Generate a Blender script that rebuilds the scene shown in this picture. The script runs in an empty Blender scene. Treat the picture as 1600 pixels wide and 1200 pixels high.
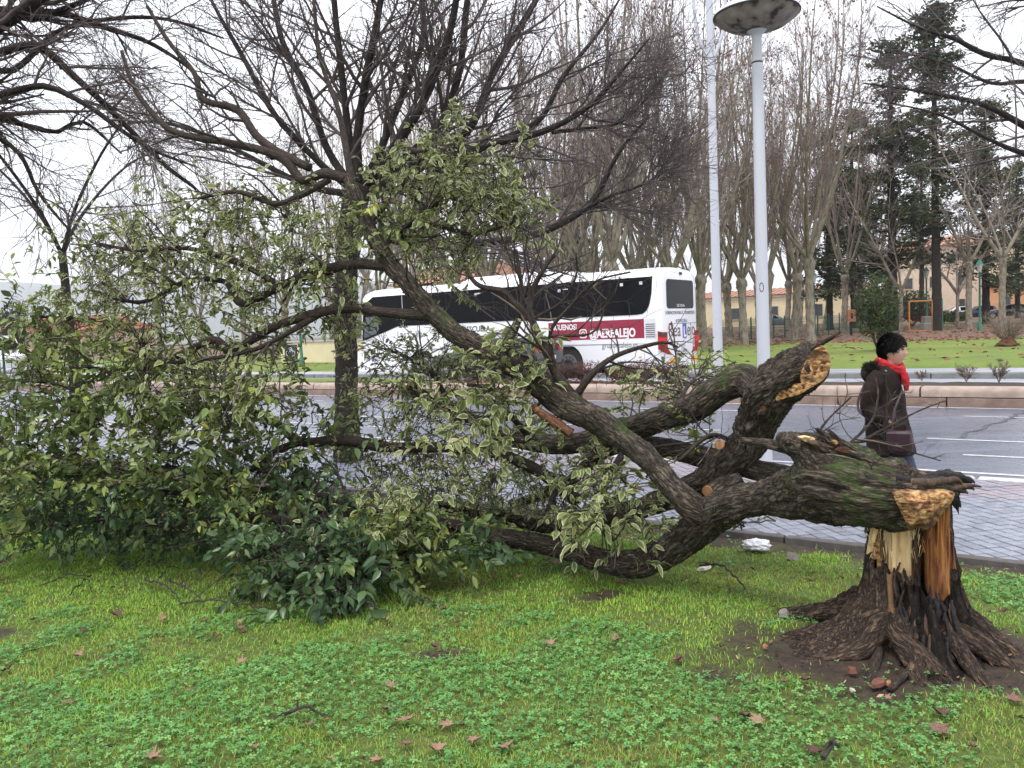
import bpy, bmesh, math, random
import numpy as np
from mathutils import Vector, Matrix

random.seed(7)
RG = np.random.default_rng(7)
SC = bpy.context.scene
COL = SC.collection

# ------------------------------------------------------------------ camera
FPX, PIT, ROLL, CAMH = 1300.0, 0.066, 0.041, 1.69
_c, _s = math.cos(PIT), math.sin(PIT)
CF = np.array([0, _c, -_s]); _U0 = np.array([0, _s, _c]); _R0 = np.array([1.0, 0, 0])
CR = _R0 * math.cos(ROLL) - _U0 * math.sin(ROLL)
CU = _R0 * math.sin(ROLL) + _U0 * math.cos(ROLL)
CAM = np.array([0, 0, CAMH])
cd = bpy.data.cameras.new('camera'); cam = bpy.data.objects.new('camera', cd); COL.objects.link(cam)
cd.sensor_width = 36; cd.sensor_fit = 'HORIZONTAL'; cd.lens = 36 * FPX / 1600
cd.clip_start = 0.05; cd.clip_end = 9000
cam.matrix_world = Matrix(((CR[0], CU[0], -CF[0], 0), (CR[1], CU[1], -CF[1], 0), (CR[2], CU[2], -CF[2], CAMH), (0, 0, 0, 1)))
SC.camera = cam

# ------------------------------------------------------------------ world, sun, exposure
SUN_EL, SUN_AZ = math.radians(66), math.radians(215)      # compass azimuth of the sun behind the cloud
w = bpy.data.worlds.new('World'); SC.world = w; w.use_nodes = True
nt = w.node_tree; nt.nodes.clear()
wo = nt.nodes.new('ShaderNodeOutputWorld'); bg = nt.nodes.new('ShaderNodeBackground')
sky = nt.nodes.new('ShaderNodeTexSky'); sky.sky_type = 'NISHITA'; sky.sun_disc = False
sky.sun_elevation = SUN_EL; sky.sun_rotation = SUN_AZ
tc = nt.nodes.new('ShaderNodeTexCoord'); mp = nt.nodes.new('ShaderNodeMapping'); mp.inputs['Scale'].default_value = (1, 1, 3)
nz = nt.nodes.new('ShaderNodeTexNoise'); nz.inputs['Scale'].default_value = 1.6; nz.inputs['Detail'].default_value = 5
cr = nt.nodes.new('ShaderNodeValToRGB')
cr.color_ramp.elements[0].position = 0.3; cr.color_ramp.elements[0].color = (0.80, 0.82, 0.93, 1)
cr.color_ramp.elements[1].position = 0.7; cr.color_ramp.elements[1].color = (0.96, 0.965, 1.0, 1)
sc_ = nt.nodes.new('ShaderNodeVectorMath'); sc_.operation = 'SCALE'; sc_.inputs['Scale'].default_value = 11.2
mx = nt.nodes.new('ShaderNodeMixRGB'); mx.inputs[0].default_value = 0.93
nt.links.new(tc.outputs['Generated'], mp.inputs[0]); nt.links.new(mp.outputs[0], nz.inputs['Vector'])
nt.links.new(nz.outputs['Fac'], cr.inputs[0]); nt.links.new(cr.outputs[0], sc_.inputs[0])
nt.links.new(sky.outputs[0], mx.inputs[1]); nt.links.new(sc_.outputs[0], mx.inputs[2])
nt.links.new(mx.outputs[0], bg.inputs[0]); bg.inputs[1].default_value = 0.1
nt.links.new(bg.outputs[0], wo.inputs[0])
sl = bpy.data.lights.new('sun', 'SUN'); sun = bpy.data.objects.new('sun', sl); COL.objects.link(sun)
sl.energy = 1.5; sl.angle = math.radians(16); sl.color = (1.0, 0.97, 0.93)
_sd = Vector((math.sin(SUN_AZ) * math.cos(SUN_EL), math.cos(SUN_AZ) * math.cos(SUN_EL), math.sin(SUN_EL)))
sun.rotation_euler = _sd.to_track_quat('Z', 'Y').to_euler()
vs = SC.view_settings; vs.view_transform = 'Standard'; vs.look = 'None'; vs.exposure = 0.75; vs.gamma = 1.0
vs.use_curve_mapping = False
SC.render.engine = 'CYCLES'
SC.cycles.use_denoising = True
SC.cycles.max_bounces = 6; SC.cycles.diffuse_bounces = 3; SC.cycles.glossy_bounces = 2
SC.cycles.transmission_bounces = 2; SC.cycles.transparent_max_bounces = 4

# ------------------------------------------------------------------ placing helpers
PSI = 0.62                                                # heading of the road
UU = np.array([-math.cos(PSI), math.sin(PSI), 0.0]); VV = np.array([math.sin(PSI), math.cos(PSI), 0.0])
def road(s, t, z=0.0): return UU * s + VV * t + np.array([0, 0, z])
def ray(x, y): return CF + CR * (x - 800) / FPX - CU * (y - 600) / FPX
def at(x, y, d): return CAM + ray(x, y) * d
def gz(x, y, z=0.0):
    r = ray(x, y); return CAM + r * ((z - CAMH) / r[2])
def place(px, d, z):
    a = (px - 800) / FPX * d
    b = (z - CAMH - CF[2] * d - CR[2] * a) / CU[2]
    return CAM + CF * d + CR * a + CU * b
def proj(P):
    p = np.asarray(P, float) - CAM; z = p @ CF
    return np.stack([800 + FPX * (p @ CR) / z, 600 - FPX * (p @ CU) / z], -1)
def park_z(t): return 0.2 + max(0.0, min(0.5, (t - 50) * 0.0115))

# ------------------------------------------------------------------ noise
_pm = np.random.default_rng(3).permutation(256); _pm = np.concatenate([_pm, _pm, _pm])
_gr = np.random.default_rng(4).normal(size=(256, 3)); _gr /= np.linalg.norm(_gr, axis=1)[:, None]
def perlin(p):
    p = np.asarray(p, float); i = np.floor(p).astype(int); f = p - i; i &= 255
    u = f * f * f * (f * (f * 6 - 15) + 10)
    def g(a, b, c):
        h = _pm[_pm[_pm[(i[..., 0] + a) & 255] + ((i[..., 1] + b) & 255)] + ((i[..., 2] + c) & 255)]
        return (_gr[h] * (f - np.array([a, b, c]))).sum(-1)
    x0 = g(0, 0, 0) * (1 - u[..., 0]) + g(1, 0, 0) * u[..., 0]; x1 = g(0, 1, 0) * (1 - u[..., 0]) + g(1, 1, 0) * u[..., 0]
    x2 = g(0, 0, 1) * (1 - u[..., 0]) + g(1, 0, 1) * u[..., 0]; x3 = g(0, 1, 1) * (1 - u[..., 0]) + g(1, 1, 1) * u[..., 0]
    y0 = x0 * (1 - u[..., 1]) + x1 * u[..., 1]; y1 = x2 * (1 - u[..., 1]) + x3 * u[..., 1]
    return (y0 * (1 - u[..., 2]) + y1 * u[..., 2]) * 1.6
def fbm(p, o=3):
    p = np.asarray(p, float); r = 0; a = 1.0; n = 0
    for k in range(o):
        r = r + a * perlin(p * 2 ** k + 17.3 * k); n += a; a *= 0.5
    return r / n
def nrm(a): return a / np.maximum(np.linalg.norm(a, axis=-1, keepdims=True), 1e-9)
def sstep(a, b, x):
    t = np.clip((x - a) / (b - a), 0, 1); return t * t * (3 - 2 * t)

# ------------------------------------------------------------------ materials
MATS = {}
def nodes(name):
    m = bpy.data.materials.new(name); m.use_nodes = True; MATS[name] = m
    t = m.node_tree; b = t.nodes['Principled BSDF']
    return m, t, b
def N(t, ty, **k):
    n = t.nodes.new(ty)
    for a, v in k.items():
        if a in n.inputs: n.inputs[a].default_value = v
        else: setattr(n, a, v)
    return n
def ramp(t, fac, stops):
    r = t.nodes.new('ShaderNodeValToRGB'); e = r.color_ramp.elements
    while len(e) < len(stops): e.new(0.5)
    for q, (p, c) in zip(e, stops):
        q.position = p; q.color = (c[0], c[1], c[2], 1) if hasattr(c, '__len__') else (c, c, c, 1)
    t.links.new(fac, r.inputs[0]); return r.outputs[0]
def coords(t, attr=None, scale=(1, 1, 1), gen='Object'):
    if attr:
        a = N(t, 'ShaderNodeAttribute', attribute_name=attr); o = a.outputs['Vector']
    else:
        a = t.nodes.new('ShaderNodeTexCoord'); o = a.outputs[gen]
    m = t.nodes.new('ShaderNodeMapping'); m.inputs['Scale'].default_value = scale
    t.links.new(o, m.inputs[0]); return m.outputs[0]
def noise_fac(t, vec, scale, detail=4, rough=0.55):
    n = N(t, 'ShaderNodeTexNoise'); n.inputs['Scale'].default_value = scale; n.inputs['Detail'].default_value = detail
    n.inputs['Roughness'].default_value = rough; t.links.new(vec, n.inputs['Vector']); return n.outputs['Fac']
def mixc(t, fac, a, b):
    m = t.nodes.new('ShaderNodeMixRGB')
    for i, x in ((0, fac), (1, a), (2, b)):
        if hasattr(x, 'is_linked'): t.links.new(x, m.inputs[i])
        elif i == 0: m.inputs[0].default_value = x
        else: m.inputs[i].default_value = (*x, 1)
    return m.outputs[0]
def math_(t, op, a, b=0.5, clamp=False):
    m = t.nodes.new('ShaderNodeMath'); m.operation = op; m.use_clamp = clamp
    for i, x in ((0, a), (1, b)):
        if hasattr(x, 'is_linked'): t.links.new(x, m.inputs[i])
        else: m.inputs[i].default_value = x
    return m.outputs[0]
def bump(t, b, h, strength=0.4, dist=0.02):
    n = t.nodes.new('ShaderNodeBump'); n.inputs['Strength'].default_value = strength; n.inputs['Distance'].default_value = dist
    t.links.new(h, n.inputs['Height']); t.links.new(n.outputs[0], b.inputs['Normal'])
def mat(name, c1, c2=None, rough=0.7, scale=6.0, bmp=0.0, bscale=None, metal=0.0, attr=None, stretch=(1, 1, 1), bdist=0.01, spec=None, gen='Object', detail=5):
    m, t, b = nodes(name)
    b.inputs['Roughness'].default_value = rough; b.inputs['Metallic'].default_value = metal
    if spec is not None: b.inputs['Specular IOR Level'].default_value = spec
    v = coords(t, attr, stretch, gen)
    if c2 is None: c2 = tuple(x * 0.82 for x in c1)
    f = noise_fac(t, v, scale, detail)
    t.links.new(ramp(t, f, [(0.32, c2), (0.68, c1)]), b.inputs['Base Color'])
    if bmp: bump(t, b, noise_fac(t, v, bscale or scale * 4, 5), bmp, bdist)
    return m

def bark_mat(name, dark, mid, light, moss=0.0, mossc=(0.040, 0.065, 0.014), zs=0.24, scale=46, bd=0.012, rough=0.85, lichen=0.0):
    m, t, b = nodes(name); b.inputs['Roughness'].default_value = rough; b.inputs['Specular IOR Level'].default_value = 0.25
    v = coords(t, 'tc', (1, 1, zs)); vf = coords(t, 'tc', (1, 1, 1))
    def ridge(vec, s, d):
        return math_(t, 'ABSOLUTE', math_(t, 'MULTIPLY', math_(t, 'SUBTRACT', noise_fac(t, vec, s, d, 0.6), 0.5), 4.0))
    r1 = ramp(t, ridge(v, scale, 3), [(0.0, 0.0), (0.55, 1.0)]); r2 = ramp(t, ridge(v, scale * 2.3, 2), [(0.0, 0.0), (0.6, 1.0)])
    f1 = noise_fac(t, vf, scale * 2.2, 6, 0.7); f2 = noise_fac(t, vf, 3.5, 3)
    h = math_(t, 'ADD', math_(t, 'ADD', math_(t, 'MULTIPLY', r1, 0.42), math_(t, 'MULTIPLY', r2, 0.24)), math_(t, 'MULTIPLY', f1, 0.40))
    col = ramp(t, h, [(0.22, dark), (0.55, mid), (0.92, light)])
    col = mixc(t, ramp(t, f2, [(0.35, 0.0), (0.7, 0.55)]), col, dark)
    lich = ramp(t, noise_fac(t, vf, 9, 5, 0.65), [(0.55, 0.0), (0.68, 0.55)])
    col = mixc(t, math_(t, 'MULTIPLY', lich, lichen), col, (0.15, 0.145, 0.115))
    if moss > 0:
        at_ = N(t, 'ShaderNodeAttribute', attribute_name='moss')
        g = t.nodes.new('ShaderNodeNewGeometry'); sx = t.nodes.new('ShaderNodeSeparateXYZ'); t.links.new(g.outputs['Normal'], sx.inputs[0])
        mf = math_(t, 'ADD', at_.outputs['Fac'], math_(t, 'MULTIPLY', sx.outputs['Z'], 0.13 * moss))
        mf = math_(t, 'MULTIPLY', mf, ramp(t, noise_fac(t, vf, 11, 6, 0.75), [(0.34, 0.1), (0.66, 1.15)]))
        mk = ramp(t, mf, [(0.27, 0.0), (0.50, 0.85)])
        mc = ramp(t, noise_fac(t, vf, 60, 3), [(0.3, tuple(x * 0.45 for x in mossc)), (0.7, tuple(x * 1.7 for x in mossc))])
        col = mixc(t, mk, col, mc)
    t.links.new(col, b.inputs['Base Color'])
    bump(t, b, h, 0.9, bd)
    return m

def leaf_mat(name, stops, cream=None, rough=0.42, back=0.25, thr=(0.55, 0.72)):
    m, t, b = nodes(name); b.inputs['Roughness'].default_value = rough; b.inputs['Specular IOR Level'].default_value = 0.35
    a = N(t, 'ShaderNodeAttribute', attribute_name='rnd')
    col = ramp(t, a.outputs['Fac'], stops)
    if cream:
        e = N(t, 'ShaderNodeAttribute', attribute_name='edge')
        v = coords(t); f = math_(t, 'ADD', e.outputs['Fac'], math_(t, 'MULTIPLY', math_(t, 'SUBTRACT', noise_fac(t, v, 45, 2), 0.5), 0.55))
        col = mixc(t, ramp(t, f, [(thr[0], 0.0), (thr[1], 1.0)]), col, cream)
    t.links.new(col, b.inputs['Base Color'])
    tr = t.nodes.new('ShaderNodeBsdfTranslucent'); t.links.new(col, tr.inputs['Color'])
    ms = t.nodes.new('ShaderNodeMixShader'); ms.inputs[0].default_value = back
    t.links.new(b.outputs[0], ms.inputs[1]); t.links.new(tr.outputs[0], ms.inputs[2])
    t.links.new(ms.outputs[0], t.nodes['Material Output'].inputs['Surface'])
    return m

# ------------------------------------------------------------------ mesh helpers
def tag(o, label=None, cat=None, group=None, kind=None):
    if label: o['label'] = label
    if cat: o['category'] = cat
    if group: o['group'] = group
    if kind: o['kind'] = kind
    return o
def link(name, me, parent=None):
    o = bpy.data.objects.new(name, me); COL.objects.link(o)
    if parent is not None: o.parent = parent
    return o
def empty(name, loc=(0, 0, 0), rz=0.0):
    o = bpy.data.objects.new(name, None); COL.objects.link(o); o.location = Vector([float(x) for x in loc]); o.rotation_euler = (0, 0, rz)
    o.empty_display_size = 0.1
    return o
def mesh_np(name, V, faces, m, smooth=False, attrs=None):
    """V (n,3); faces = list of int arrays (m,k)"""
    V = np.ascontiguousarray(V, dtype=np.float32).reshape(-1, 3)
    me = bpy.data.meshes.new(name)
    fl = [np.ascontiguousarray(f, dtype=np.int32) for f in faces if len(f)]
    loops = np.concatenate([f.ravel() for f in fl]); tot = np.concatenate([np.full(len(f), f.shape[1], np.int32) for f in fl])
    st = np.concatenate([[0], np.cumsum(tot)[:-1]]).astype(np.int32)
    me.vertices.add(len(V)); me.vertices.foreach_set('co', V.ravel())
    me.loops.add(len(loops)); me.loops.foreach_set('vertex_index', loops)
    me.polygons.add(len(tot)); me.polygons.foreach_set('loop_start', st)
    try: me.polygons.foreach_set('loop_total', tot)
    except Exception: pass
    if smooth: me.polygons.foreach_set('use_smooth', np.ones(len(tot), dtype=bool))
    if attrs:
        for k, a in attrs.items():
            a = np.asarray(a, dtype=np.float32)
            if a.ndim == 2:
                q = me.attributes.new(k, 'FLOAT_VECTOR', 'POINT'); q.data.foreach_set('vector', np.ascontiguousarray(a).ravel())
            else:
                q = me.attributes.new(k, 'FLOAT', 'POINT'); q.data.foreach_set('value', np.ascontiguousarray(a))
    if m is not None: me.materials.append(MATS[m] if isinstance(m, str) else m)
    me.update(calc_edges=True); me.validate()
    return me

class MB:
    def __init__(s): s.v = []; s.f = []
    def add(s, v, f):
        o = len(s.v); s.v += [tuple(float(c) for c in p) for p in v]; s.f += [tuple(i + o for i in q) for q in f]; return s
    def box(s, a, b):
        (x0, y0, z0), (x1, y1, z1) = a, b
        return s.add([(x0, y0, z0), (x1, y0, z0), (x1, y1, z0), (x0, y1, z0), (x0, y0, z1), (x1, y0, z1), (x1, y1, z1), (x0, y1, z1)],
                     [(0, 3, 2, 1), (4, 5, 6, 7), (0, 1, 5, 4), (1, 2, 6, 5), (2, 3, 7, 6), (3, 0, 4, 7)])
    def cbox(s, a, b, c):
        """box with chamfered top edges"""
        (x0, y0, z0), (x1, y1, z1) = a, b
        return s.add([(x0, y0, z0), (x1, y0, z0), (x1, y1, z0), (x0, y1, z0), (x0, y0, z1 - c), (x1, y0, z1 - c), (x1, y1, z1 - c), (x0, y1, z1 - c),
                      (x0 + c, y0 + c, z1), (x1 - c, y0 + c, z1), (x1 - c, y1 - c, z1), (x0 + c, y1 - c, z1)],
                     [(0, 3, 2, 1), (8, 9, 10, 11), (0, 1, 5, 4), (1, 2, 6, 5), (2, 3, 7, 6), (3, 0, 4, 7), (4, 5, 9, 8), (5, 6, 10, 9), (6, 7, 11, 10), (7, 4, 8, 11)])
    def prism(s, pts, axis, a, b):
        """extrude a 2d outline between a and b along axis"""
        def P(p, h):
            if axis == 'y': return (p[0], h, p[1])
            if axis == 'x': return (h, p[0], p[1])
            return (p[0], p[1], h)
        n = len(pts); v = [P(p, a) for p in pts] + [P(p, b) for p in pts]
        return s.add(v, [tuple(range(n))[::-1], tuple(range(n, 2 * n))] + [(i, (i + 1) % n, n + (i + 1) % n, n + i) for i in range(n)])
    def lathe(s, prof, n=20, o=(0, 0, 0), cap=True):
        v = []; f = []
        for r, z in prof:
            for i in range(n):
                a = 2 * math.pi * i / n; v.append((o[0] + r * math.cos(a), o[1] + r * math.sin(a), o[2] + z))
        for k in range(len(prof) - 1):
            for i in range(n):
                j = (i + 1) % n; f.append((k * n + i, k * n + j, (k + 1) * n + j, (k + 1) * n + i))
        if cap: f.append(tuple(range(n))[::-1]); f.append(tuple(range((len(prof) - 1) * n, len(prof) * n)))
        return s.add(v, f)
    def disc_y(s, c, r, y0, y1, n=24, r2=None):
        """cylinder with its axis along y"""
        r2 = r if r2 is None else r2
        v = [(c[0] + r * math.cos(2 * math.pi * i / n), y0, c[1] + r * math.sin(2 * math.pi * i / n)) for i in range(n)]
        v += [(c[0] + r2 * math.cos(2 * math.pi * i / n), y1, c[1] + r2 * math.sin(2 * math.pi * i / n)) for i in range(n)]
        return s.add(v, [tuple(range(n)), tuple(range(n, 2 * n))[::-1]] + [(i, n + i, n + (i + 1) % n, (i + 1) % n) for i in range(n)])
    def tube(s, pts, rad, k=10):
        pts = np.asarray(pts, float); rad = np.full(len(pts), rad) if np.isscalar(rad) else np.asarray(rad)
        V, F, _ = tubes(pts[None], np.asarray(rad)[None], k)
        o = len(s.v); s.v += [tuple(map(float, p)) for p in V]; s.f += [tuple(int(i) + o for i in q) for q in F]
        n = len(pts); s.f.append(tuple(o + i for i in range(k))[::-1]); s.f.append(tuple(o + (n - 1) * k + i for i in range(k))); return s
    def mesh(s, name, m, smooth=False):
        me = bpy.data.meshes.new(name); me.from_pydata(s.v, [], s.f)
        b = bmesh.new(); b.from_mesh(me); bmesh.ops.recalc_face_normals(b, faces=b.faces); b.to_mesh(me); b.free()
        if smooth:
            for p in me.polygons: p.use_smooth = True
            try: me.set_sharp_from_angle(angle=math.radians(38))
            except Exception: pass
        me.materials.append(MATS[m] if isinstance(m, str) else m); return me
    def build(s, name, m, parent=None, smooth=False): return link(name, s.mesh(name, m, smooth), parent)

def tubes(P, R, k):
    """P (B,N,3), R (B,N): k-sided tubes -> verts, quads, tc"""
    B, n, _ = P.shape
    T = np.empty_like(P); T[:, 1:-1] = P[:, 2:] - P[:, :-2]; T[:, 0] = P[:, 1] - P[:, 0]; T[:, -1] = P[:, -1] - P[:, -2]; T = nrm(T)
    md = nrm(P[:, -1] - P[:, 0]); ref = np.where(np.abs(md[:, 2:3]) < 0.8, np.array([[0, 0, 1.0]]), np.array([[1.0, 0, 0]]))
    ref = ref[:, None, :]; nn = nrm(ref - (ref * T).sum(-1, keepdims=True) * T); bb = np.cross(T, nn)
    a = np.arange(k) * 2 * np.pi / k
    V = P[:, :, None, :] + R[:, :, None, None] * (np.cos(a)[None, None, :, None] * nn[:, :, None, :] + np.sin(a)[None, None, :, None] * bb[:, :, None, :])
    L = np.concatenate([np.zeros((B, 1)), np.cumsum(np.linalg.norm(np.diff(P, axis=1), axis=-1), axis=1)], 1) + np.arange(B)[:, None] * 0.731
    tcv = np.stack(np.broadcast_arrays(np.cos(a)[None, None, :] * R[:, :, None], np.sin(a)[None, None, :] * R[:, :, None], L[:, :, None]), -1)
    idx = np.arange(B * n * k).reshape(B, n, k)
    i2 = np.roll(idx, -1, 2)
    F = np.stack([idx[:, :-1], i2[:, :-1], i2[:, 1:], idx[:, 1:]], -1).reshape(-1, 4)
    return V.reshape(-1, 3), F, tcv.reshape(-1, 3)

def grow(P, R, n, ln, ang, up, wob, N_=5, t0=0.2, t1=1.0, rr=0.6, taper=0.25, rmin=0.004, rng=RG, lfac=None):
    """n children on every parent path"""
    B, M, _ = P.shape; idx = np.repeat(np.arange(B), n); t = t0 + (t1 - t0) * rng.random(len(idx))
    x = t * (M - 1); i = np.minimum(x.astype(int), M - 2); fr = (x - i)[:, None]
    p = P[idx, i] * (1 - fr) + P[idx, i + 1] * fr; T = nrm(P[idx, i + 1] - P[idx, i]); r0 = (R[idx, i] * (1 - fr[:, 0]) + R[idx, i + 1] * fr[:, 0]) * rr
    rv = rng.normal(size=p.shape); pe = nrm(np.cross(T, rv)); an = np.radians(rng.uniform(ang[0], ang[1], len(idx)))[:, None]
    d = nrm(np.cos(an) * T + np.sin(an) * pe)
    L = rng.uniform(ln[0], ln[1], len(idx)) * (1.15 - 0.5 * t)
    if lfac is not None: L = L * lfac[idx]
    out = np.empty((len(idx), N_, 3)); out[:, 0] = p; st = (L / (N_ - 1))[:, None]
    for k in range(1, N_):
        d = nrm(d + np.array([0, 0, up]) / (N_ - 1) + rng.normal(size=d.shape) * wob)
        out[:, k] = out[:, k - 1] + d * st
    r0 = np.maximum(r0, rmin)
    return out, r0[:, None] * np.linspace(1, taper, N_)[None]

def catmull(pts, step):
    pts = np.asarray(pts, float); out = []
    q = np.vstack([2 * pts[0] - pts[1], pts, 2 * pts[-1] - pts[-2]])
    for i in range(1, len(q) - 2):
        L = np.linalg.norm(q[i + 1, :3] - q[i, :3]); n = max(1, int(round(L / step)))
        t = (np.arange(n) / n)[:, None]
        a, b, c, d = q[i - 1], q[i], q[i + 1], q[i + 2]
        out.append(0.5 * ((2 * b) + (-a + c) * t + (2 * a - 5 * b + 4 * c - d) * t ** 2 + (-a + 3 * b - 3 * c + d) * t ** 3))
    out.append(q[-2][None]); return np.vstack(out)

def bark_tube(path, step=0.02, k=36, rough=0.05, freq=1.0, lump=0.05, capn=True, knots=0):
    """path rows: x,y,z,r,moss -> V,F,tc,moss with ridged bark"""
    q = catmull(path, step); P = q[:, :3]; r = np.maximum(q[:, 3], 0.002); ms = q[:, 4]
    V, F, tcv = tubes(P[None], r[None], k); n = len(P)
    V = V.reshape(n, k, 3); ax = P[:, None, :]; out = nrm(V - ax); t3 = tcv.reshape(n, k, 3)
    a = np.arange(k) * 2 * np.pi / k
    cyl = np.stack(np.broadcast_arrays(np.cos(a)[None] * 1.0, np.sin(a)[None] * 1.0, t3[..., 2]), -1)
    rid = 1 - 2 * np.abs(perlin(cyl * np.array([4, 4, 6.0]) * freq + 3.1)) + 0.8 * (0.5 - 2 * np.abs(perlin(cyl * np.array([9, 9, 17]) * freq + 1.7))) + 0.4 * perlin(cyl * np.array([16, 16, 38]) * freq)
    lm = fbm(cyl * np.array([1.1, 1.1, 5]) + 9.7, 2)
    kn = 0.0; L3 = t3[..., 2]
    if knots:
        rk = np.random.default_rng(int(abs(P[0, 0]) * 1000) % 9973); ln_ = L3[-1, 0] - L3[0, 0]
        for _ in range(knots):
            s0 = L3[0, 0] + rk.uniform(.05, .95) * ln_; a0 = rk.uniform(0, 6.283); am = rk.uniform(.12, .34) * rk.choice([1, 1, -.6]); rl = np.interp(s0, L3[:, 0], r); w_ = rl * rk.uniform(.35, .8)
            da = np.abs((a[None] - a0 + np.pi) % (2 * np.pi) - np.pi) * rl
            kn = kn + am * np.exp(-((L3 - s0) / (w_ * 1.5)) ** 2 - (da / w_) ** 2) * (1 - .55 * np.exp(-((L3 - s0) / (w_ * .5)) ** 2 - (da / (w_ * .4)) ** 2))
        kn = kn[..., None]
    V = V + out * (r[:, None, None] * (rough * (rid[..., None] - 0.5) + lump * 2 * lm[..., None] + kn))
    V = V.reshape(-1, 3); faces = [F]
    if capn:
        faces.append(np.array([np.arange(k)[::-1]])); faces.append(np.array([np.arange((n - 1) * k, n * k)]))
    return V, faces, tcv, np.repeat(ms, k)
def bark_obj(name, path, m, parent, **kw):
    V, F, tcv, ms = bark_tube(path, **kw)
    return link(name, mesh_np(name, V, F, m, True, {'tc': tcv, 'moss': ms}), parent)

LEAF_T = np.array([(0, 0, 0), (.33, 0, 0), (.67, 0, 0), (1, 0, -.05), (.18, .3, .05), (.45, .46, .09), (.75, .3, .05), (.18, -.3, .05), (.45, -.46, .09), (.75, -.3, .05)])
LEAF_E = np.array([.35, 0, 0, 1.0, 1, 1, 1, 1, 1, 1])
LEAF_Q = np.array([(1, 2, 5, 4), (2, 3, 6, 5), (1, 7, 8, 2), (2, 8, 9, 3)]); LEAF_3 = np.array([(0, 1, 4), (0, 7, 1)])
def leaves(pos, axis, nor, ln, wd):
    """many folded leaf blades"""
    axis = nrm(axis); side = nrm(np.cross(nor, axis)); nor = np.cross(axis, side); n = len(pos)
    T = LEAF_T; V = pos[:, None] + T[None, :, 0:1] * (axis * ln[:, None])[:, None] + T[None, :, 1:2] * (side * wd[:, None])[:, None] + T[None, :, 2:3] * (nor * (wd + 0.3 * ln)[:, None])[:, None]
    # droop of the tip
    V = V - np.array([0, 0, 1.0]) * (T[None, :, 0:1] ** 2 * (ln * 0.18)[:, None, None])
    o = (np.arange(n) * 10)[:, None, None]
    return V.reshape(-1, 3), (LEAF_Q[None] + o).reshape(-1, 4), (LEAF_3[None] + o).reshape(-1, 3), np.tile(LEAF_E, n)

def text_obj(s, size, m, parent, M, sx=1.0, align='LEFT', shear=0.0, space=1.0, bold=0.0, name='lettering'):
    cu = bpy.data.curves.new('t', 'FONT'); cu.body = s; cu.size = size; cu.align_x = align; cu.shear = shear; cu.space_character = space
    cu.extrude = 0.002; cu.offset = bold; cu.resolution_u = 3
    o = bpy.data.objects.new('t', cu); COL.objects.link(o)
    bpy.context.view_layer.update()
    me = bpy.data.meshes.new_from_object(o.evaluated_get(bpy.context.evaluated_depsgraph_get()))
    bpy.data.objects.remove(o); bpy.data.curves.remove(cu)
    me.transform(M @ Matrix.Diagonal((sx, 1, 1, 1)))
    me.materials.clear(); me.materials.append(MATS[m])
    return link(name, me, parent)
def rectpts(x0, z0, x1, z1, r=0.0, n=4):
    if r <= 0: return [(x0, z0), (x1, z0), (x1, z1), (x0, z1)]
    o = []
    for cx, cz, a0 in ((x1 - r, z1 - r, 0), (x0 + r, z1 - r, 90), (x0 + r, z0 + r, 180), (x1 - r, z0 + r, 270)):
        for i in range(n + 1):
            a = math.radians(a0 + 90 * i / n); o.append((cx + r * math.cos(a), cz + r * math.sin(a)))
    return o
def copy_tree(o, parent=None):
    c = o.copy(); COL.objects.link(c); c.parent = parent
    for ch in list(o.children): copy_tree(ch, c)
    return c

# ================================================================== materials
mat('soil', (0.075, 0.052, 0.034), (0.03, 0.021, 0.014), 0.95, 9, 0.8, 30, bdist=0.03)
mat('far_ground', (0.10, 0.10, 0.05), (0.07, 0.055, 0.035), 0.95, 0.4)
def asphalt(name, c, rough=0.55):
    m, t, b = nodes(name); v = coords(t)
    f = noise_fac(t, v, 0.35, 5); g = noise_fac(t, v, 90, 3); st_ = noise_fac(t, coords(t, None, (0.25, 2.5, 1)), 0.8, 4)
    col = mixc(t, f, tuple(x * 0.78 for x in c), tuple(x * 1.15 for x in c))
    col = mixc(t, math_(t, 'MULTIPLY', g, 0.5), col, tuple(x * 0.55 for x in c))
    t.links.new(col, b.inputs['Base Color'])
    t.links.new(ramp(t, st_, [(0.35, rough * 0.55), (0.7, rough)]), b.inputs['Roughness'])
    b.inputs['Specular IOR Level'].default_value = 0.5
    bump(t, b, g, 0.25, 0.004); return m
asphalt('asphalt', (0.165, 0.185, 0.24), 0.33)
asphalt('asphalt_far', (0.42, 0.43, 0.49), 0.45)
mat('paint', (0.70, 0.70, 0.71), (0.38, 0.38, 0.41), 0.5, 22, detail=8)
mat('tile_grey', (0.29, 0.305, 0.365), (0.21, 0.225, 0.275), 0.33, 3.0, 0.2, 60, gen='Object')
mat('tile_grey_dark', (0.23, 0.245, 0.295), (0.16, 0.17, 0.21), 0.33, 3.0, 0.2, 60)
mat('tile_pink', (0.33, 0.285, 0.32), (0.25, 0.22, 0.25), 0.4, 3.0, 0.2, 60)
mat('joint', (0.11, 0.11, 0.12), (0.06, 0.06, 0.068), 0.7, 20)
mat('edging', (0.13, 0.12, 0.115), (0.07, 0.062, 0.055), 0.8, 6, 0.3, 40)
mat('granite_pink', (0.43, 0.335, 0.275), (0.31, 0.23, 0.185), 0.65, 5, 0.2, 70)
mat('granite_brown', (0.31, 0.215, 0.165), (0.16, 0.105, 0.082), 0.7, 3, 0.2, 70)
mat('kerb_grey', (0.22, 0.23, 0.22), (0.13, 0.14, 0.135), 0.7, 3, 0.2, 50)
mat('kerb_white', (0.62, 0.62, 0.63), (0.45, 0.45, 0.46), 0.7, 5, 0.2, 50)
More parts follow.
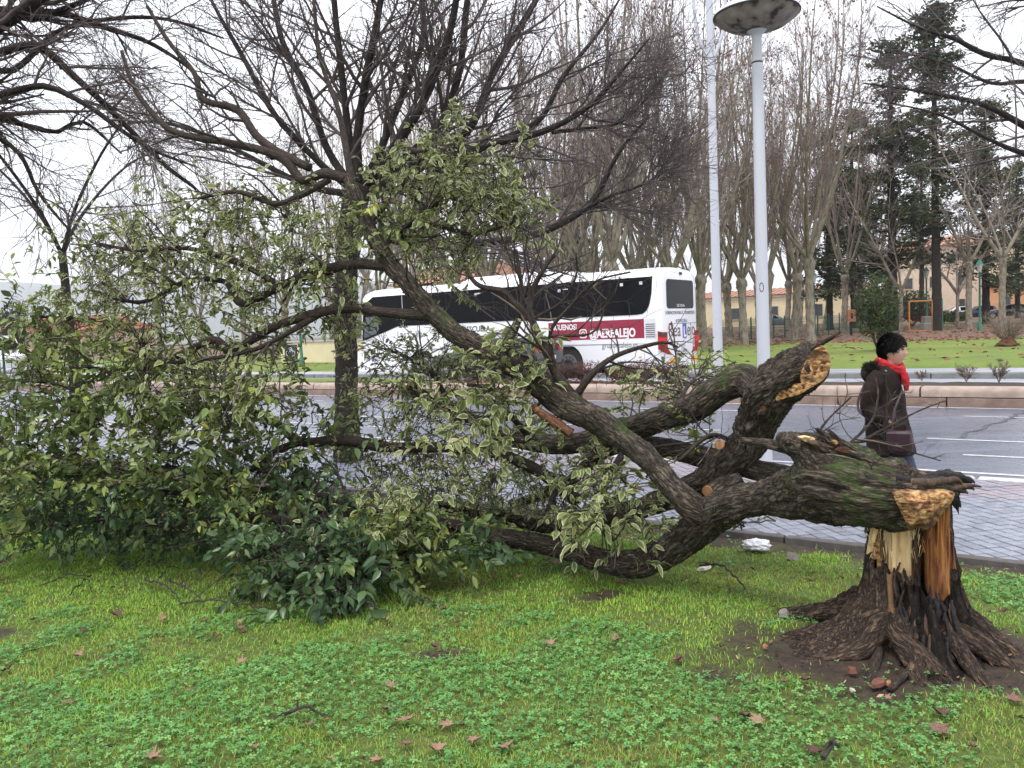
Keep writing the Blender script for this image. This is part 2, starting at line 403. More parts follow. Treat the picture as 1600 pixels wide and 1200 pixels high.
mat('concrete', (0.42, 0.42, 0.44), (0.33, 0.33, 0.35), 0.6, 4, 0.2, 40)
m, t, b = nodes('lawn'); v = coords(t); b.inputs['Roughness'].default_value = 0.9
c = ramp(t, noise_fac(t, v, 0.35, 5, 0.65), [(0.33, (0.10, 0.155, 0.022)), (0.5, (0.17, 0.225, 0.033)), (0.68, (0.25, 0.28, 0.045))]); c = mixc(t, ramp(t, noise_fac(t, v, 9, 6, 0.7), [(0.35, 0.0), (0.7, 0.8)]), c, (0.09, 0.15, 0.02)); t.links.new(c, b.inputs['Base Color'])
bump(t, b, noise_fac(t, v, 40, 3), 0.6, 0.05)
m, t, b = nodes('litter_ground'); v = coords(t); b.inputs['Roughness'].default_value = 0.95
c = ramp(t, noise_fac(t, v, 3.0, 6, 0.7), [(0.3, (0.05, 0.035, 0.025)), (0.5, (0.15, 0.085, 0.06)), (0.7, (0.24, 0.13, 0.09))])
c = mixc(t, ramp(t, noise_fac(t, v, 0.18, 3), [(0.5, 0.0), (0.62, 0.8)]), c, (0.10, 0.13, 0.04)); t.links.new(c, b.inputs['Base Color'])
m, t, b = nodes('verge_soil'); v = coords(t); b.inputs['Roughness'].default_value = 0.95
dirt = ramp(t, noise_fac(t, v, 16, 7, 0.7), [(0.3, (0.022, 0.014, 0.010)), (0.5, (0.055, 0.035, 0.024)), (0.75, (0.11, 0.075, 0.05))])
gr = ramp(t, noise_fac(t, v, 30, 5, 0.7), [(0.3, (0.05, 0.085, 0.016)), (0.7, (0.17, 0.22, 0.04))])
a_ = N(t, 'ShaderNodeAttribute', attribute_name='dirt'); t.links.new(mixc(t, a_.outputs['Fac'], gr, dirt), b.inputs['Base Color'])
bump(t, b, noise_fac(t, v, 40, 6, 0.7), 0.9, 0.03)
def blade_mat(name, stops, rough=0.5, tr_=0.3):
    m, t, b = nodes(name); b.inputs['Roughness'].default_value = rough; b.inputs['Specular IOR Level'].default_value = 0.3
    a = N(t, 'ShaderNodeAttribute', attribute_name='rnd'); col = ramp(t, a.outputs['Fac'], stops); t.links.new(col, b.inputs['Base Color'])
    tr = t.nodes.new('ShaderNodeBsdfTranslucent'); t.links.new(col, tr.inputs['Color']); ms = t.nodes.new('ShaderNodeMixShader'); ms.inputs[0].default_value = tr_
    t.links.new(b.outputs[0], ms.inputs[1]); t.links.new(tr.outputs[0], ms.inputs[2]); t.links.new(ms.outputs[0], t.nodes['Material Output'].inputs['Surface'])
blade_mat('grass_blade', [(0.0, (0.30, 0.24, 0.10)), (0.10, (0.40, 0.38, 0.08)), (0.35, (0.20, 0.43, 0.06)), (0.7, (0.29, 0.52, 0.065)), (1.0, (0.50, 0.63, 0.08))])
blade_mat('clover', [(0.0, (0.08, 0.21, 0.058)), (0.5, (0.145, 0.35, 0.10)), (0.85, (0.235, 0.48, 0.145)), (1.0, (0.36, 0.58, 0.18))], 0.55)
bark_mat('bark_fallen', (0.010, 0.008, 0.0065), (0.075, 0.058, 0.044), (0.25, 0.20, 0.15), moss=1.0, lichen=.8)
bark_mat('bark_dark', (0.016, 0.012, 0.010), (0.055, 0.041, 0.033), (0.115, 0.088, 0.07), moss=0.6, scale=80, bd=0.005)
bark_mat('bark_torn', (0.07, 0.03, 0.018), (0.20, 0.095, 0.055), (0.36, 0.20, 0.12), scale=80, bd=0.005)
bark_mat('bark_stump', (0.010, 0.007, 0.006), (0.06, 0.04, 0.029), (0.23, 0.155, 0.10), moss=0.35, lichen=.3)
bark_mat('bark_street', (0.012, 0.010, 0.009), (0.038, 0.030, 0.027), (0.085, 0.068, 0.06), scale=34)
mat('twig_dark', (0.045, 0.033, 0.028), (0.022, 0.017, 0.015), 0.8, 20)
mat('twig_street', (0.115, 0.088, 0.084), (0.06, 0.046, 0.044), 0.8, 8)
mat('twig_pale', (0.24, 0.19, 0.14), (0.12, 0.09, 0.07), 0.8, 20)
m, t, b = nodes('bark_plane'); v = coords(t, 'tc', (1, 1, 0.45)); b.inputs['Roughness'].default_value = 0.85
c = ramp(t, noise_fac(t, v, 6, 4, 0.6), [(0.3, (0.065, 0.05, 0.036)), (0.45, (0.19, 0.16, 0.12)), (0.6, (0.29, 0.255, 0.195)), (0.72, (0.15, 0.125, 0.085))])
t.links.new(c, b.inputs['Base Color']); bump(t, b, noise_fac(t, v, 20, 4), 0.5, 0.03)
mat('twig_plane', (0.29, 0.24, 0.215), (0.17, 0.135, 0.12), 0.85, 1.5)
mat('leaf_dead_far', (0.30, 0.13, 0.075), (0.16, 0.07, 0.045), 0.9, 3)
mat('bark_conifer', (0.035, 0.026, 0.022), (0.015, 0.012, 0.011), 0.9, 5, 0.6, 20, bdist=0.05)
blade_mat('needles', [(0.0, (0.025, 0.034, 0.02)), (0.6, (0.062, 0.078, 0.042)), (1.0, (0.14, 0.135, 0.07))], 0.7, 0.15)
blade_mat('evergreen', [(0.0, (0.02, 0.035, 0.014)), (0.6, (0.05, 0.085, 0.028)), (0.92, (0.09, 0.13, 0.045)), (1.0, (0.20, 0.11, 0.05))], 0.5, 0.2)
blade_mat('red_shrub', [(0.0, (0.05, 0.025, 0.02)), (0.7, (0.15, 0.06, 0.045)), (1.0, (0.26, 0.12, 0.07))], 0.8, 0.2)
leaf_mat('leaf_variegated', [(0.0, (0.08, 0.115, 0.038)), (0.5, (0.15, 0.195, 0.068)), (0.85, (0.24, 0.275, 0.10)), (1.0, (0.36, 0.33, 0.11))], (0.60, 0.60, 0.33), thr=(0.50, 1.0))
leaf_mat('leaf_green', [(0.0, (0.06, 0.10, 0.032)), (0.35, (0.14, 0.19, 0.06)), (0.75, (0.25, 0.305, 0.09)), (0.95, (0.32, 0.35, 0.075)), (1.0, (0.45, 0.40, 0.07))], None, 0.36)
leaf_mat('leaf_dark', [(0.0, (0.035, 0.07, 0.034)), (0.5, (0.08, 0.14, 0.06)), (0.9, (0.14, 0.215, 0.085)), (1.0, (0.25, 0.31, 0.09))], None, 0.3)
mat('dead_leaf', (0.38, 0.235, 0.155), (0.22, 0.125, 0.08), 0.7, 18, 0.4, 60)
mat('dead_leaf_dark', (0.15, 0.07, 0.05), (0.07, 0.035, 0.028), 0.7, 18, 0.4, 60)
mat('dead_leaf_red', (0.24, 0.12, 0.095), (0.14, 0.065, 0.052), 0.55, 18, 0.4, 60)
def wood_mat(name, stops, stretch, scale=40, bd=0.01, rough=0.75):
    m, t, b = nodes(name); b.inputs['Roughness'].default_value = rough; v = coords(t, None, stretch)
    f = noise_fac(t, v, scale, 6, 0.65); big = noise_fac(t, v, scale * 0.22, 3, 0.6); cc = mixc(t, ramp(t, big, [(0.38, 0.75), (0.55, 0.0)]), ramp(t, f, stops), stops[0][1] if name != 'wood_fresh' else stops[2][1]); t.links.new(cc, b.inputs['Base Color']); bump(t, b, f, 1.0, bd)
wood_mat('wood_fresh', [(0.30, (0.20, 0.08, 0.025)), (0.38, (0.56, 0.33, 0.13)), (0.50, (0.76, 0.55, 0.29)), (0.75, (0.86, 0.70, 0.45))], (1, 1, 0.09), 60)
wood_mat('wood_torn', [(0.34, (0.045, 0.016, 0.006)), (0.43, (0.22, 0.085, 0.028)), (0.52, (0.50, 0.275, 0.095)), (0.64, (0.68, 0.47, 0.22)), (0.8, (0.80, 0.64, 0.38))], (1, 1, 2.2), 30, 0.02)
wood_mat('wood_rotten', [(0.28, (0.03, 0.012, 0.007)), (0.43, (0.15, 0.048, 0.015)), (0.58, (0.36, 0.145, 0.034)), (0.78, (0.55, 0.29, 0.09))], (1, 1, 0.13), 30, 0.014)
wood_mat('wood_brown', [(0.3, (0.02, 0.012, 0.009)), (0.5, (0.085, 0.046, 0.027)), (0.75, (0.22, 0.125, 0.07))], (1, 1, 0.12), 40, 0.012)
wood_mat('wood_char', [(0.35, (0.004, 0.004, 0.004)), (0.55, (0.018, 0.013, 0.011)), (0.72, (0.07, 0.045, 0.03)), (0.85, (0.16, 0.10, 0.06))], (1, 1, 1), 34, 0.02)
wood_mat('wood_cut', [(0.3, (0.20, 0.085, 0.035)), (0.55, (0.36, 0.18, 0.075)), (0.8, (0.46, 0.27, 0.12))], (1, 1, 1), 20, 0.004)
def painted(name, c, rough=0.3, coat=0.4, dirt=0.12, z=None):
    m, t, b = nodes(name); b.inputs['Roughness'].default_value = rough; b.inputs['Coat Weight'].default_value = coat
    v = coords(t, None, (1, 1, 0.5)); f = noise_fac(t, v, 1.5, 5); t.links.new(mixc(t, math_(t, 'MULTIPLY', f, dirt * 2), c, tuple(x * 0.6 for x in c)), b.inputs['Base Color'])
painted('bus_white', (0.83, 0.83, 0.86), 0.3, 0.4, 0.06)
painted('bus_trim', (0.72, 0.72, 0.75), 0.4, 0.2, 0.1)
painted('bus_red', (0.30, 0.012, 0.045), 0.4, 0.2, 0.05)
painted('bus_black', (0.008, 0.008, 0.009), 0.3, 0.3, 0.05)
mat('ink_black', (0.02, 0.02, 0.022), None, 0.5); mat('ink_grey', (0.16, 0.15, 0.15), None, 0.5); mat('ink_white', (0.88, 0.88, 0.88), None, 0.5)
mat('ink_blue', (0.09, 0.10, 0.40), None, 0.5); mat('ink_red', (0.50, 0.04, 0.05), None, 0.5); mat('ink_brown', (0.12, 0.07, 0.05), None, 0.5)
mat('tail_red', (0.42, 0.012, 0.02), (0.25, 0.008, 0.012), 0.15, 6); mat('tail_bright', (0.75, 0.03, 0.04), None, 0.15); mat('tail_dark', (0.10, 0.03, 0.035), None, 0.15)
mat('orange_plate', (0.85, 0.42, 0.02), (0.75, 0.35, 0.02), 0.4, 5)
mat('tyre', (0.02, 0.02, 0.02), (0.035, 0.032, 0.03), 0.85, 20); mat('rim', (0.35, 0.35, 0.36), (0.22, 0.2, 0.19), 0.4, 8, metal=0.5)
m, t, b = nodes('glass_dark'); b.inputs['Base Color'].default_value = (0.006, 0.006, 0.007, 1); b.inputs['Roughness'].default_value = 0.08; b.inputs['Specular IOR Level'].default_value = 0.10
m, t, b = nodes('glass_tint'); b.inputs['Base Color'].default_value = (0.05, 0.075, 0.08, 1); b.inputs['Roughness'].default_value = 0.05; b.inputs['Specular IOR Level'].default_value = 0.8
mat('seat_dark', (0.03, 0.028, 0.03), (0.015, 0.014, 0.015), 0.9, 5)
painted('lamp_white', (0.56, 0.58, 0.63), 0.45, 0.1, 0.1); painted('pole_white', (0.58, 0.60, 0.65), 0.5, 0.1, 0.12)
m, t, b = nodes('lamp_under'); b.inputs['Roughness'].default_value = 0.6; v = coords(t)
c = ramp(t, noise_fac(t, v, 7, 4, 0.5), [(0.38, (0.03, 0.02, 0.015)), (0.46, (0.20, 0.17, 0.14)), (0.7, (0.34, 0.31, 0.28))]); t.links.new(c, b.inputs['Base Color'])
mat('rubber', (0.012, 0.012, 0.013), None, 0.6)
mat('rust', (0.10, 0.06, 0.045), (0.04, 0.03, 0.025), 0.8, 20)
painted('green_metal', (0.02, 0.17, 0.10), 0.45, 0.2, 0.2); painted('green_dark', (0.015, 0.07, 0.05), 0.5, 0.1, 0.2); mat('lantern_glass', (0.50, 0.58, 0.54), (0.4, 0.48, 0.45), 0.25, 8)
painted('goal_orange', (0.55, 0.22, 0.05), 0.5, 0.1, 0.3)
mat('wood_box', (0.40, 0.17, 0.08), (0.28, 0.11, 0.05), 0.7, 8)
mat('wall_orange', (0.72, 0.40, 0.20), (0.62, 0.33, 0.16), 0.85, 1.2); mat('wall_cream', (0.72, 0.62, 0.40), (0.62, 0.53, 0.34), 0.85, 0.8); mat('wall_pale', (0.66, 0.54, 0.42), (0.58, 0.46, 0.36), 0.85, 0.8)
mat('wall_pink', (0.52, 0.38, 0.29), (0.45, 0.32, 0.24), 0.85, 0.8); mat('wall_white', (0.72, 0.70, 0.62), (0.60, 0.58, 0.50), 0.85, 0.8)
mat('roof_tile', (0.42, 0.17, 0.10), (0.28, 0.11, 0.07), 0.85, 3.0, 0.6, 8, bdist=0.1); mat('roof_light', (0.46, 0.25, 0.17), (0.33, 0.17, 0.12), 0.85, 2.0, 0.6, 8, bdist=0.1)
mat('pane_far', (0.06, 0.065, 0.075), (0.03, 0.033, 0.04), 0.2, 1.0); mat('frame_far', (0.40, 0.36, 0.32), None, 0.6)
mat('board_black', (0.025, 0.03, 0.035), (0.015, 0.018, 0.02), 0.6, 4); mat('chalk', (0.62, 0.68, 0.72), None, 0.7)
mat('hill', (0.05, 0.065, 0.05), (0.03, 0.04, 0.03), 0.95, 0.01)
mat('bag_white', (0.80, 0.80, 0.84), (0.62, 0.63, 0.68), 0.4, 10, 0.3, 30); mat('bag_print', (0.62, 0.10, 0.10), None, 0.5)
mat('brick_red', (0.20, 0.075, 0.05), (0.10, 0.045, 0.032), 0.85, 20, 0.5, 60)
mat('stone', (0.30, 0.28, 0.25), (0.19, 0.17, 0.15), 0.85, 15, 0.5, 60)
mat('paper', (0.60, 0.56, 0.48), (0.45, 0.40, 0.33), 0.7, 15)
# person
m, t, b = nodes('skin'); b.inputs['Base Color'].default_value = (0.56, 0.33, 0.25, 1); b.inputs['Roughness'].default_value = 0.5; b.inputs['Subsurface Weight'].default_value = 0.1; b.inputs['Subsurface Radius'].default_value = (0.01, 0.004, 0.002)
mat('hair', (0.008, 0.007, 0.007), (0.003, 0.003, 0.003), 0.5, spec=0.12, scale=60, bmp=0.8, bscale=160, stretch=(1, 1, 0.25), bdist=0.006)
mat('parka', (0.034, 0.024, 0.020), (0.016, 0.011, 0.010), 0.85, 9, 0.5, 25, bdist=0.015, spec=0.15)
mat('fur', (0.04, 0.028, 0.022), (0.012, 0.009, 0.008), 0.95, 50, 1.0, 120, bdist=0.02)
m, t, b = nodes('scarf'); b.inputs['Roughness'].default_value = 0.85; v = coords(t)
f = noise_fac(t, v, 20, 2); c = ramp(t, f, [(0.0, (0.30, 0.006, 0.012)), (0.67, (0.44, 0.010, 0.018)), (0.70, (0.66, 0.52, 0.46))]); t.links.new(c, b.inputs['Base Color']); bump(t, b, noise_fac(t, v, 120, 3), 0.5, 0.005)
mat('jeans', (0.075, 0.095, 0.155), (0.04, 0.05, 0.09), 0.85, 12, 0.4, 80); mat('handbag', (0.042, 0.014, 0.026), (0.025, 0.009, 0.017), 0.5, 12, 0.3, 40); mat('shoe', (0.02, 0.018, 0.018), None, 0.5)
mat('metal', (0.6, 0.6, 0.62), None, 0.3, metal=1.0); mat('eye', (0.03, 0.02, 0.018), None, 0.2); mat('lips', (0.38, 0.16, 0.14), None, 0.5)
painted('car_dark', (0.012, 0.014, 0.018), 0.2, 0.8, 0.05); painted('car_red', (0.45, 0.02, 0.02), 0.25, 0.8, 0.05); painted('car_white', (0.75, 0.76, 0.78), 0.25, 0.8, 0.05)
painted('car_navy', (0.02, 0.025, 0.05), 0.2, 0.8, 0.05); painted('car_grey', (0.16, 0.18, 0.21), 0.25, 0.8, 0.05); mat('plastic_black', (0.02, 0.02, 0.022), None, 0.6)
mat('headlamp', (0.6, 0.65, 0.7), None, 0.1)

# ================================================================== setting
def strip(name, s0, s1, t0, t1, z, m, kind='structure', ds=4.0, zf=None, nt_=1):
    ns = max(1, int((s1 - s0) / ds)); S = np.linspace(s0, s1, ns + 1); T = np.linspace(t0, t1, nt_ + 1)
    g = np.array([[road(s, t_, z if zf is None else zf(t_)) for t_ in T] for s in S]).reshape(-1, 3)
    i = np.arange((ns + 1) * (nt_ + 1)).reshape(ns + 1, nt_ + 1)
    F = np.stack([i[:-1, :-1], i[:-1, 1:], i[1:, 1:], i[1:, :-1]], -1).reshape(-1, 4)
    o = link(name, mesh_np(name, g, [F[:, ::-1]], m)); o['kind'] = kind; return o
g_ = MB(); g_.add([(-6000, -3000, -0.35), (6000, -3000, -0.35), (6000, 8000, -0.35), (-6000, 8000, -0.35)], [(0, 1, 2, 3)])
tag(g_.build('ground', 'far_ground'), kind='structure')

# grass verge with soil round the stump
STUMP = place(1424, 4.22, 0.0)
def dirt_mask(X, Y):
    p = np.stack([X * 1.3, Y * 1.3, np.zeros_like(X)], -1); n = fbm(p * 2.2, 4)
    d = np.hypot((X - STUMP[0] + 0.12) / 1.08, (Y - STUMP[1] + 0.10) / 0.58) + 0.55 * n
    a = 1 - sstep(0.62, 1.0, d)
    tt = X * VV[0] + Y * VV[1]
    a = np.maximum(a, sstep(5.75, 6.2, tt + 0.5 * n))                       # worn strip along the paving
    a = np.maximum(a, 0.9 * sstep(0.30, 0.42, fbm(np.stack([X * 1.1 + 40, Y * 1.6, 0 * X + 5], -1), 4)))   # bare spots
    return a
def verge_z(X, Y):
    p = np.stack([X, Y, np.zeros_like(X)], -1)
    d = np.hypot(X - STUMP[0], (Y - STUMP[1]))
    return 0.025 * fbm(p * 1.2, 3) + 0.012 * fbm(p * 6, 2) + 0.07 * np.exp(-(d / 0.75) ** 2) - 0.02
S = np.arange(-9, 24.01, 0.09); T = np.arange(-4, 6.28, 0.07)
SS, TT = np.meshgrid(S, T, indexing='ij'); X = UU[0] * SS + VV[0] * TT; Y = UU[1] * SS + VV[1] * TT
Z = verge_z(X, Y); i = np.arange(X.size).reshape(X.shape)
F = np.stack([i[:-1, :-1], i[1:, :-1], i[1:, 1:], i[:-1, 1:]], -1).reshape(-1, 4)[:, ::-1]
tag(link('grass_verge', mesh_np('grass_verge', np.stack([X, Y, Z], -1), [F], 'verge_soil', True, {'dirt': dirt_mask(X, Y).ravel()})), kind='structure')

# concrete edging pieces between verge and paving, then small square paving tiles
edg = empty('path_edging'); tag(edg, kind='structure')
for k in range(26):
    s0 = -5 + k * 1.0; mb = MB(); mb.cbox((0, 0, -0.1), (0.985, 0.075, 0.018), 0.008)
    o = mb.build('edging_slab', 'edging', edg); M = Matrix(((UU[0], VV[0], 0, road(s0, 6.29)[0]), (UU[1], VV[1], 0, road(s0, 6.29)[1]), (0, 0, 1, 0), (0, 0, 0, 1))); o.matrix_world = M
pav = strip('pavement', -40, 90, 6.37, 9.42, -0.012, 'joint')
TS = 0.105
cells = []
for a in range(-270, 330):
    for b_ in range(-270, 330):
        s, t_ = (a + b_) * TS * .7071, 6.375 + (b_ - a) * TS * .7071
        if not (6.44 < t_ < 9.36) or not (-9 < s < 22): continue
        P = road(s, t_); 
        if P[1] < 1.5 or P[1] > 20: continue
        x, y = proj(P)
        if -300 < x < 2600: cells.append((P[1], s, t_, b_, x))
cells.sort(key=lambda c: c[0] + (0 if 1080 < c[4] < 1620 else 6))
protos = []
for mm in ('tile_grey', 'tile_grey_dark', 'tile_pink'):
    mb = MB(); h = TS / 2 - 0.006; mb.cbox((-h, -h, -0.03), (h, h, 0.0), 0.004); protos.append(mb.mesh('tile', mm))
rest = {0: MB(), 1: MB(), 2: MB()}
for n, (d, s, t_, b_, x) in enumerate(cells):
    k = 2 if t_ + .9 * float(fbm(np.array([s * 1.2, t_ * 1.2, 2.0]), 3)) > 8.35 and random.random() < .8 else (1 if random.random() < 0.3 else 0)
    z = random.uniform(-0.003, 0.003); P = road(s, t_, z)
    if n < 290:
        o = link('tile', protos[k], pav); o.location = Vector(P); o.rotation_euler = (random.uniform(-.012, .012), random.uniform(-.012, .012), math.atan2(-UU[1], -UU[0]) + math.pi / 4 + random.uniform(-.01, .01))
    else:
        h = TS / 2 - 0.006; e = [P + (UU * a + VV * c) * h * 1.4142 for a, c in ((-1, 0), (0, -1), (1, 0), (0, 1))]
        lo = [q - np.array([0, 0, 0.03]) for q in e]; rest[k].add(lo + e, [(7, 6, 5, 4), (0, 1, 5, 4), (1, 2, 6, 5), (2, 3, 7, 6), (3, 0, 4, 7)])
for k, mm in ((0, 'tile_grey'), (1, 'tile_grey_dark'), (2, 'tile_pink')):
    if rest[k].v: tag(rest[k].build('far_tiles', mm, pav), kind='stuff')
kb = empty('pavement_kerb'); tag(kb, kind='structure')
ZROT = math.atan2(-UU[1], -UU[0])
def kerb_run(parent, name, s0, s1, t0, t1, z0, z1, L, m, ch=0.02, off=0.0, jit=0.0):
    me = {}
    s = s0 + off
    while s < s1:
        l = L * random.uniform(0.96, 1.04); mb = MB(); mb.cbox((0, 0, z0), (l - 0.03, t1 - t0, z1 + random.uniform(-jit, jit)), ch)
        o = mb.build(name, m, parent); P = road(s + l, t0); o.location = (P[0], P[1], 0); o.rotation_euler = (0, 0, ZROT); s += l
kerb_run(kb, 'kerbstone', -6, 30, 9.42, 9.56, -0.15, 0.004, 1.0, 'kerb_white', 0.02)
strip('road', -120, 300, 9.56, 17.6, -0.12, 'asphalt', ds=10)
def line(s0, s1, t_, w_=0.12, z=-0.116, m='paint', name='lane_marking'):
    mb = MB(); a = [road(s0, t_ - w_ / 2, z), road(s1, t_ - w_ / 2, z), road(s1, t_ + w_ / 2, z), road(s0, t_ + w_ / 2, z)]
    mb.add(a, [(0, 1, 2, 3)]); return tag(mb.build(name, m), kind='structure')
line(-40, 120, 10.42, 0.09); line(-60, 200, 17.38, 0.10)
for t_, offs in ((11.7, 1.44), (13.07, 2.06), (16.02, 1.95)):
    for k in range(-4, 14): line(offs - 3.4 + k * 6.5 - (1.0 if t_ > 14 and t_ < 15 else 0), offs + k * 6.5, t_, 0.085)
# arrow head painted beside the pavement
mb = MB(); mb.add([road(2.6, 9.75, -.116), road(1.5, 10.30, -.116), road(0.65, 9.75, -.116)], [(0, 1, 2)]); tag(mb.build('arrow_marking', 'paint'), kind='structure')
# crack in the asphalt
mb = MB(); p0 = gz(1605, 642, -.115); p1 = gz(1500, 683, -.115); n = 26
ctr = [p0 + (p1 - p0) * k / n + np.array([random.uniform(-.05, .05), random.uniform(-.12, .12), 0]) for k in range(n + 1)]
for k in range(n):
    w0 = 0.025 + 0.02 * random.random(); d = nrm((ctr[k + 1] - ctr[k])[None])[0]; q = np.array([-d[1], d[0], 0]) * w0
    mb.add([ctr[k] - q, ctr[k + 1] - q, ctr[k + 1] + q, ctr[k] + q], [(0, 1, 2, 3)])
tag(mb.build('asphalt_crack', 'joint'), kind='structure')

# median: two courses of pink granite, planting soil
med = empty('median_kerb'); tag(med, kind='structure')
kerb_run(med, 'kerbstone', -10, 62, 17.56, 17.80, -0.16, 0.045, 2.0, 'granite_brown', 0.006, 0.3)
def bull(parent, s0, s1, t0):
    s = s0
    prof = [(0.02, 0.064)] + [(0.10 - 0.10 * math.cos(a) if False else 0.02 + 0.10 * (1 - math.cos(a)), 0.14 + 0.11 * math.sin(a)) for a in np.linspace(0, math.pi / 2, 6)] + [(0.36, 0.25), (0.36, 0.064)]
    while s < s1:
        l = 2.15 * random.uniform(0.97, 1.03); mb = MB(); mb.prism([(p[0], p[1]) for p in prof], 'x', 0, l - 0.035)
        o = mb.build('kerbstone', 'granite_pink', parent, True); P = road(s + l, t0); o.location = (P[0], P[1], 0); o.rotation_euler = (0, 0, ZROT); s += l
bull(med, -10, 62, 17.56)
def soil_z(S, T): return 0.20 + 0.035 * fbm(np.stack([S * 3, T * 3, 0 * S], -1), 3)
S = np.arange(-12, 70, 0.25); T = np.linspace(17.9, 19.55, 9); SS, TT = np.meshgrid(S, T, indexing='ij')
g = UU[None, None] * SS[..., None] + VV[None, None] * TT[..., None]; g[..., 2] = soil_z(SS, TT); i = np.arange(SS.size).reshape(SS.shape)
F = np.stack([i[:-1, :-1], i[1:, :-1], i[1:, 1:], i[:-1, 1:]], -1).reshape(-1, 4)[:, ::-1]
tag(link('median_soil', mesh_np('median_soil', g, [F], 'soil', True)), kind='structure')
mb = MB(); mb.add([road(-10, 17.70, .0), road(62, 17.70, .0), road(62, 17.70, .2), road(-10, 17.70, .2)], [(0, 1, 2, 3)]); tag(mb.build('mortar_bed', 'joint'), kind='structure')
strip('median_grass', 17, 70, 17.94, 19.5, 0.262, 'lawn')
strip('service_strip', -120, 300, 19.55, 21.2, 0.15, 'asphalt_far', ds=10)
fk = empty('far_kerb'); tag(fk, kind='structure')
kerb_run(fk, 'kerbstone', -12, 70, 21.2, 21.42, -0.05, 0.29, 1.9, 'kerb_grey', 0.02)
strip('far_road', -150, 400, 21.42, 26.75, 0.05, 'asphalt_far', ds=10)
strip('lawn', -150, 60, 26.75, 50, 0.2, 'lawn', ds=6, nt_=12, zf=lambda t_: 0.045 if t_ < 27 else 0.2)
strip('far_pavement', 60, 400, 26.75, 34, 0.16, 'concrete', ds=10, nt_=6, zf=lambda t_: .045 if t_ < 27 else .19)
strip('park_ground', -200, 400, 50, 240, 0.2, 'litter_ground', ds=20, nt_=40, zf=park_z)
strip('far_lawn', 60, 400, 34, 50, 0.195, 'lawn', ds=20)
# hill beyond the town
xs = np.linspace(-1, 1, 90); ys = np.linspace(0, 1, 24); XX, YY = np.meshgrid(xs, ys, indexing='ij')
base = place(60, 4200, 0)
hx = base[0] + XX * 3300; hy = base[1] + YY * 2400
hz = (1 - (2 * YY - 1) ** 2) * (400 + 90 * fbm(np.stack([XX * 3, YY * 3, 0 * XX], -1), 4) - 140 * XX) * np.clip((1 - np.abs(XX)) * 3, 0, 1) - 3
i = np.arange(XX.size).reshape(XX.shape); F = np.stack([i[:-1, :-1], i[1:, :-1], i[1:, 1:], i[:-1, 1:]], -1).reshape(-1, 4)
tag(link('hill', mesh_np('hill', np.stack([hx, hy, hz], -1), [F], 'hill', True)), kind='structure')

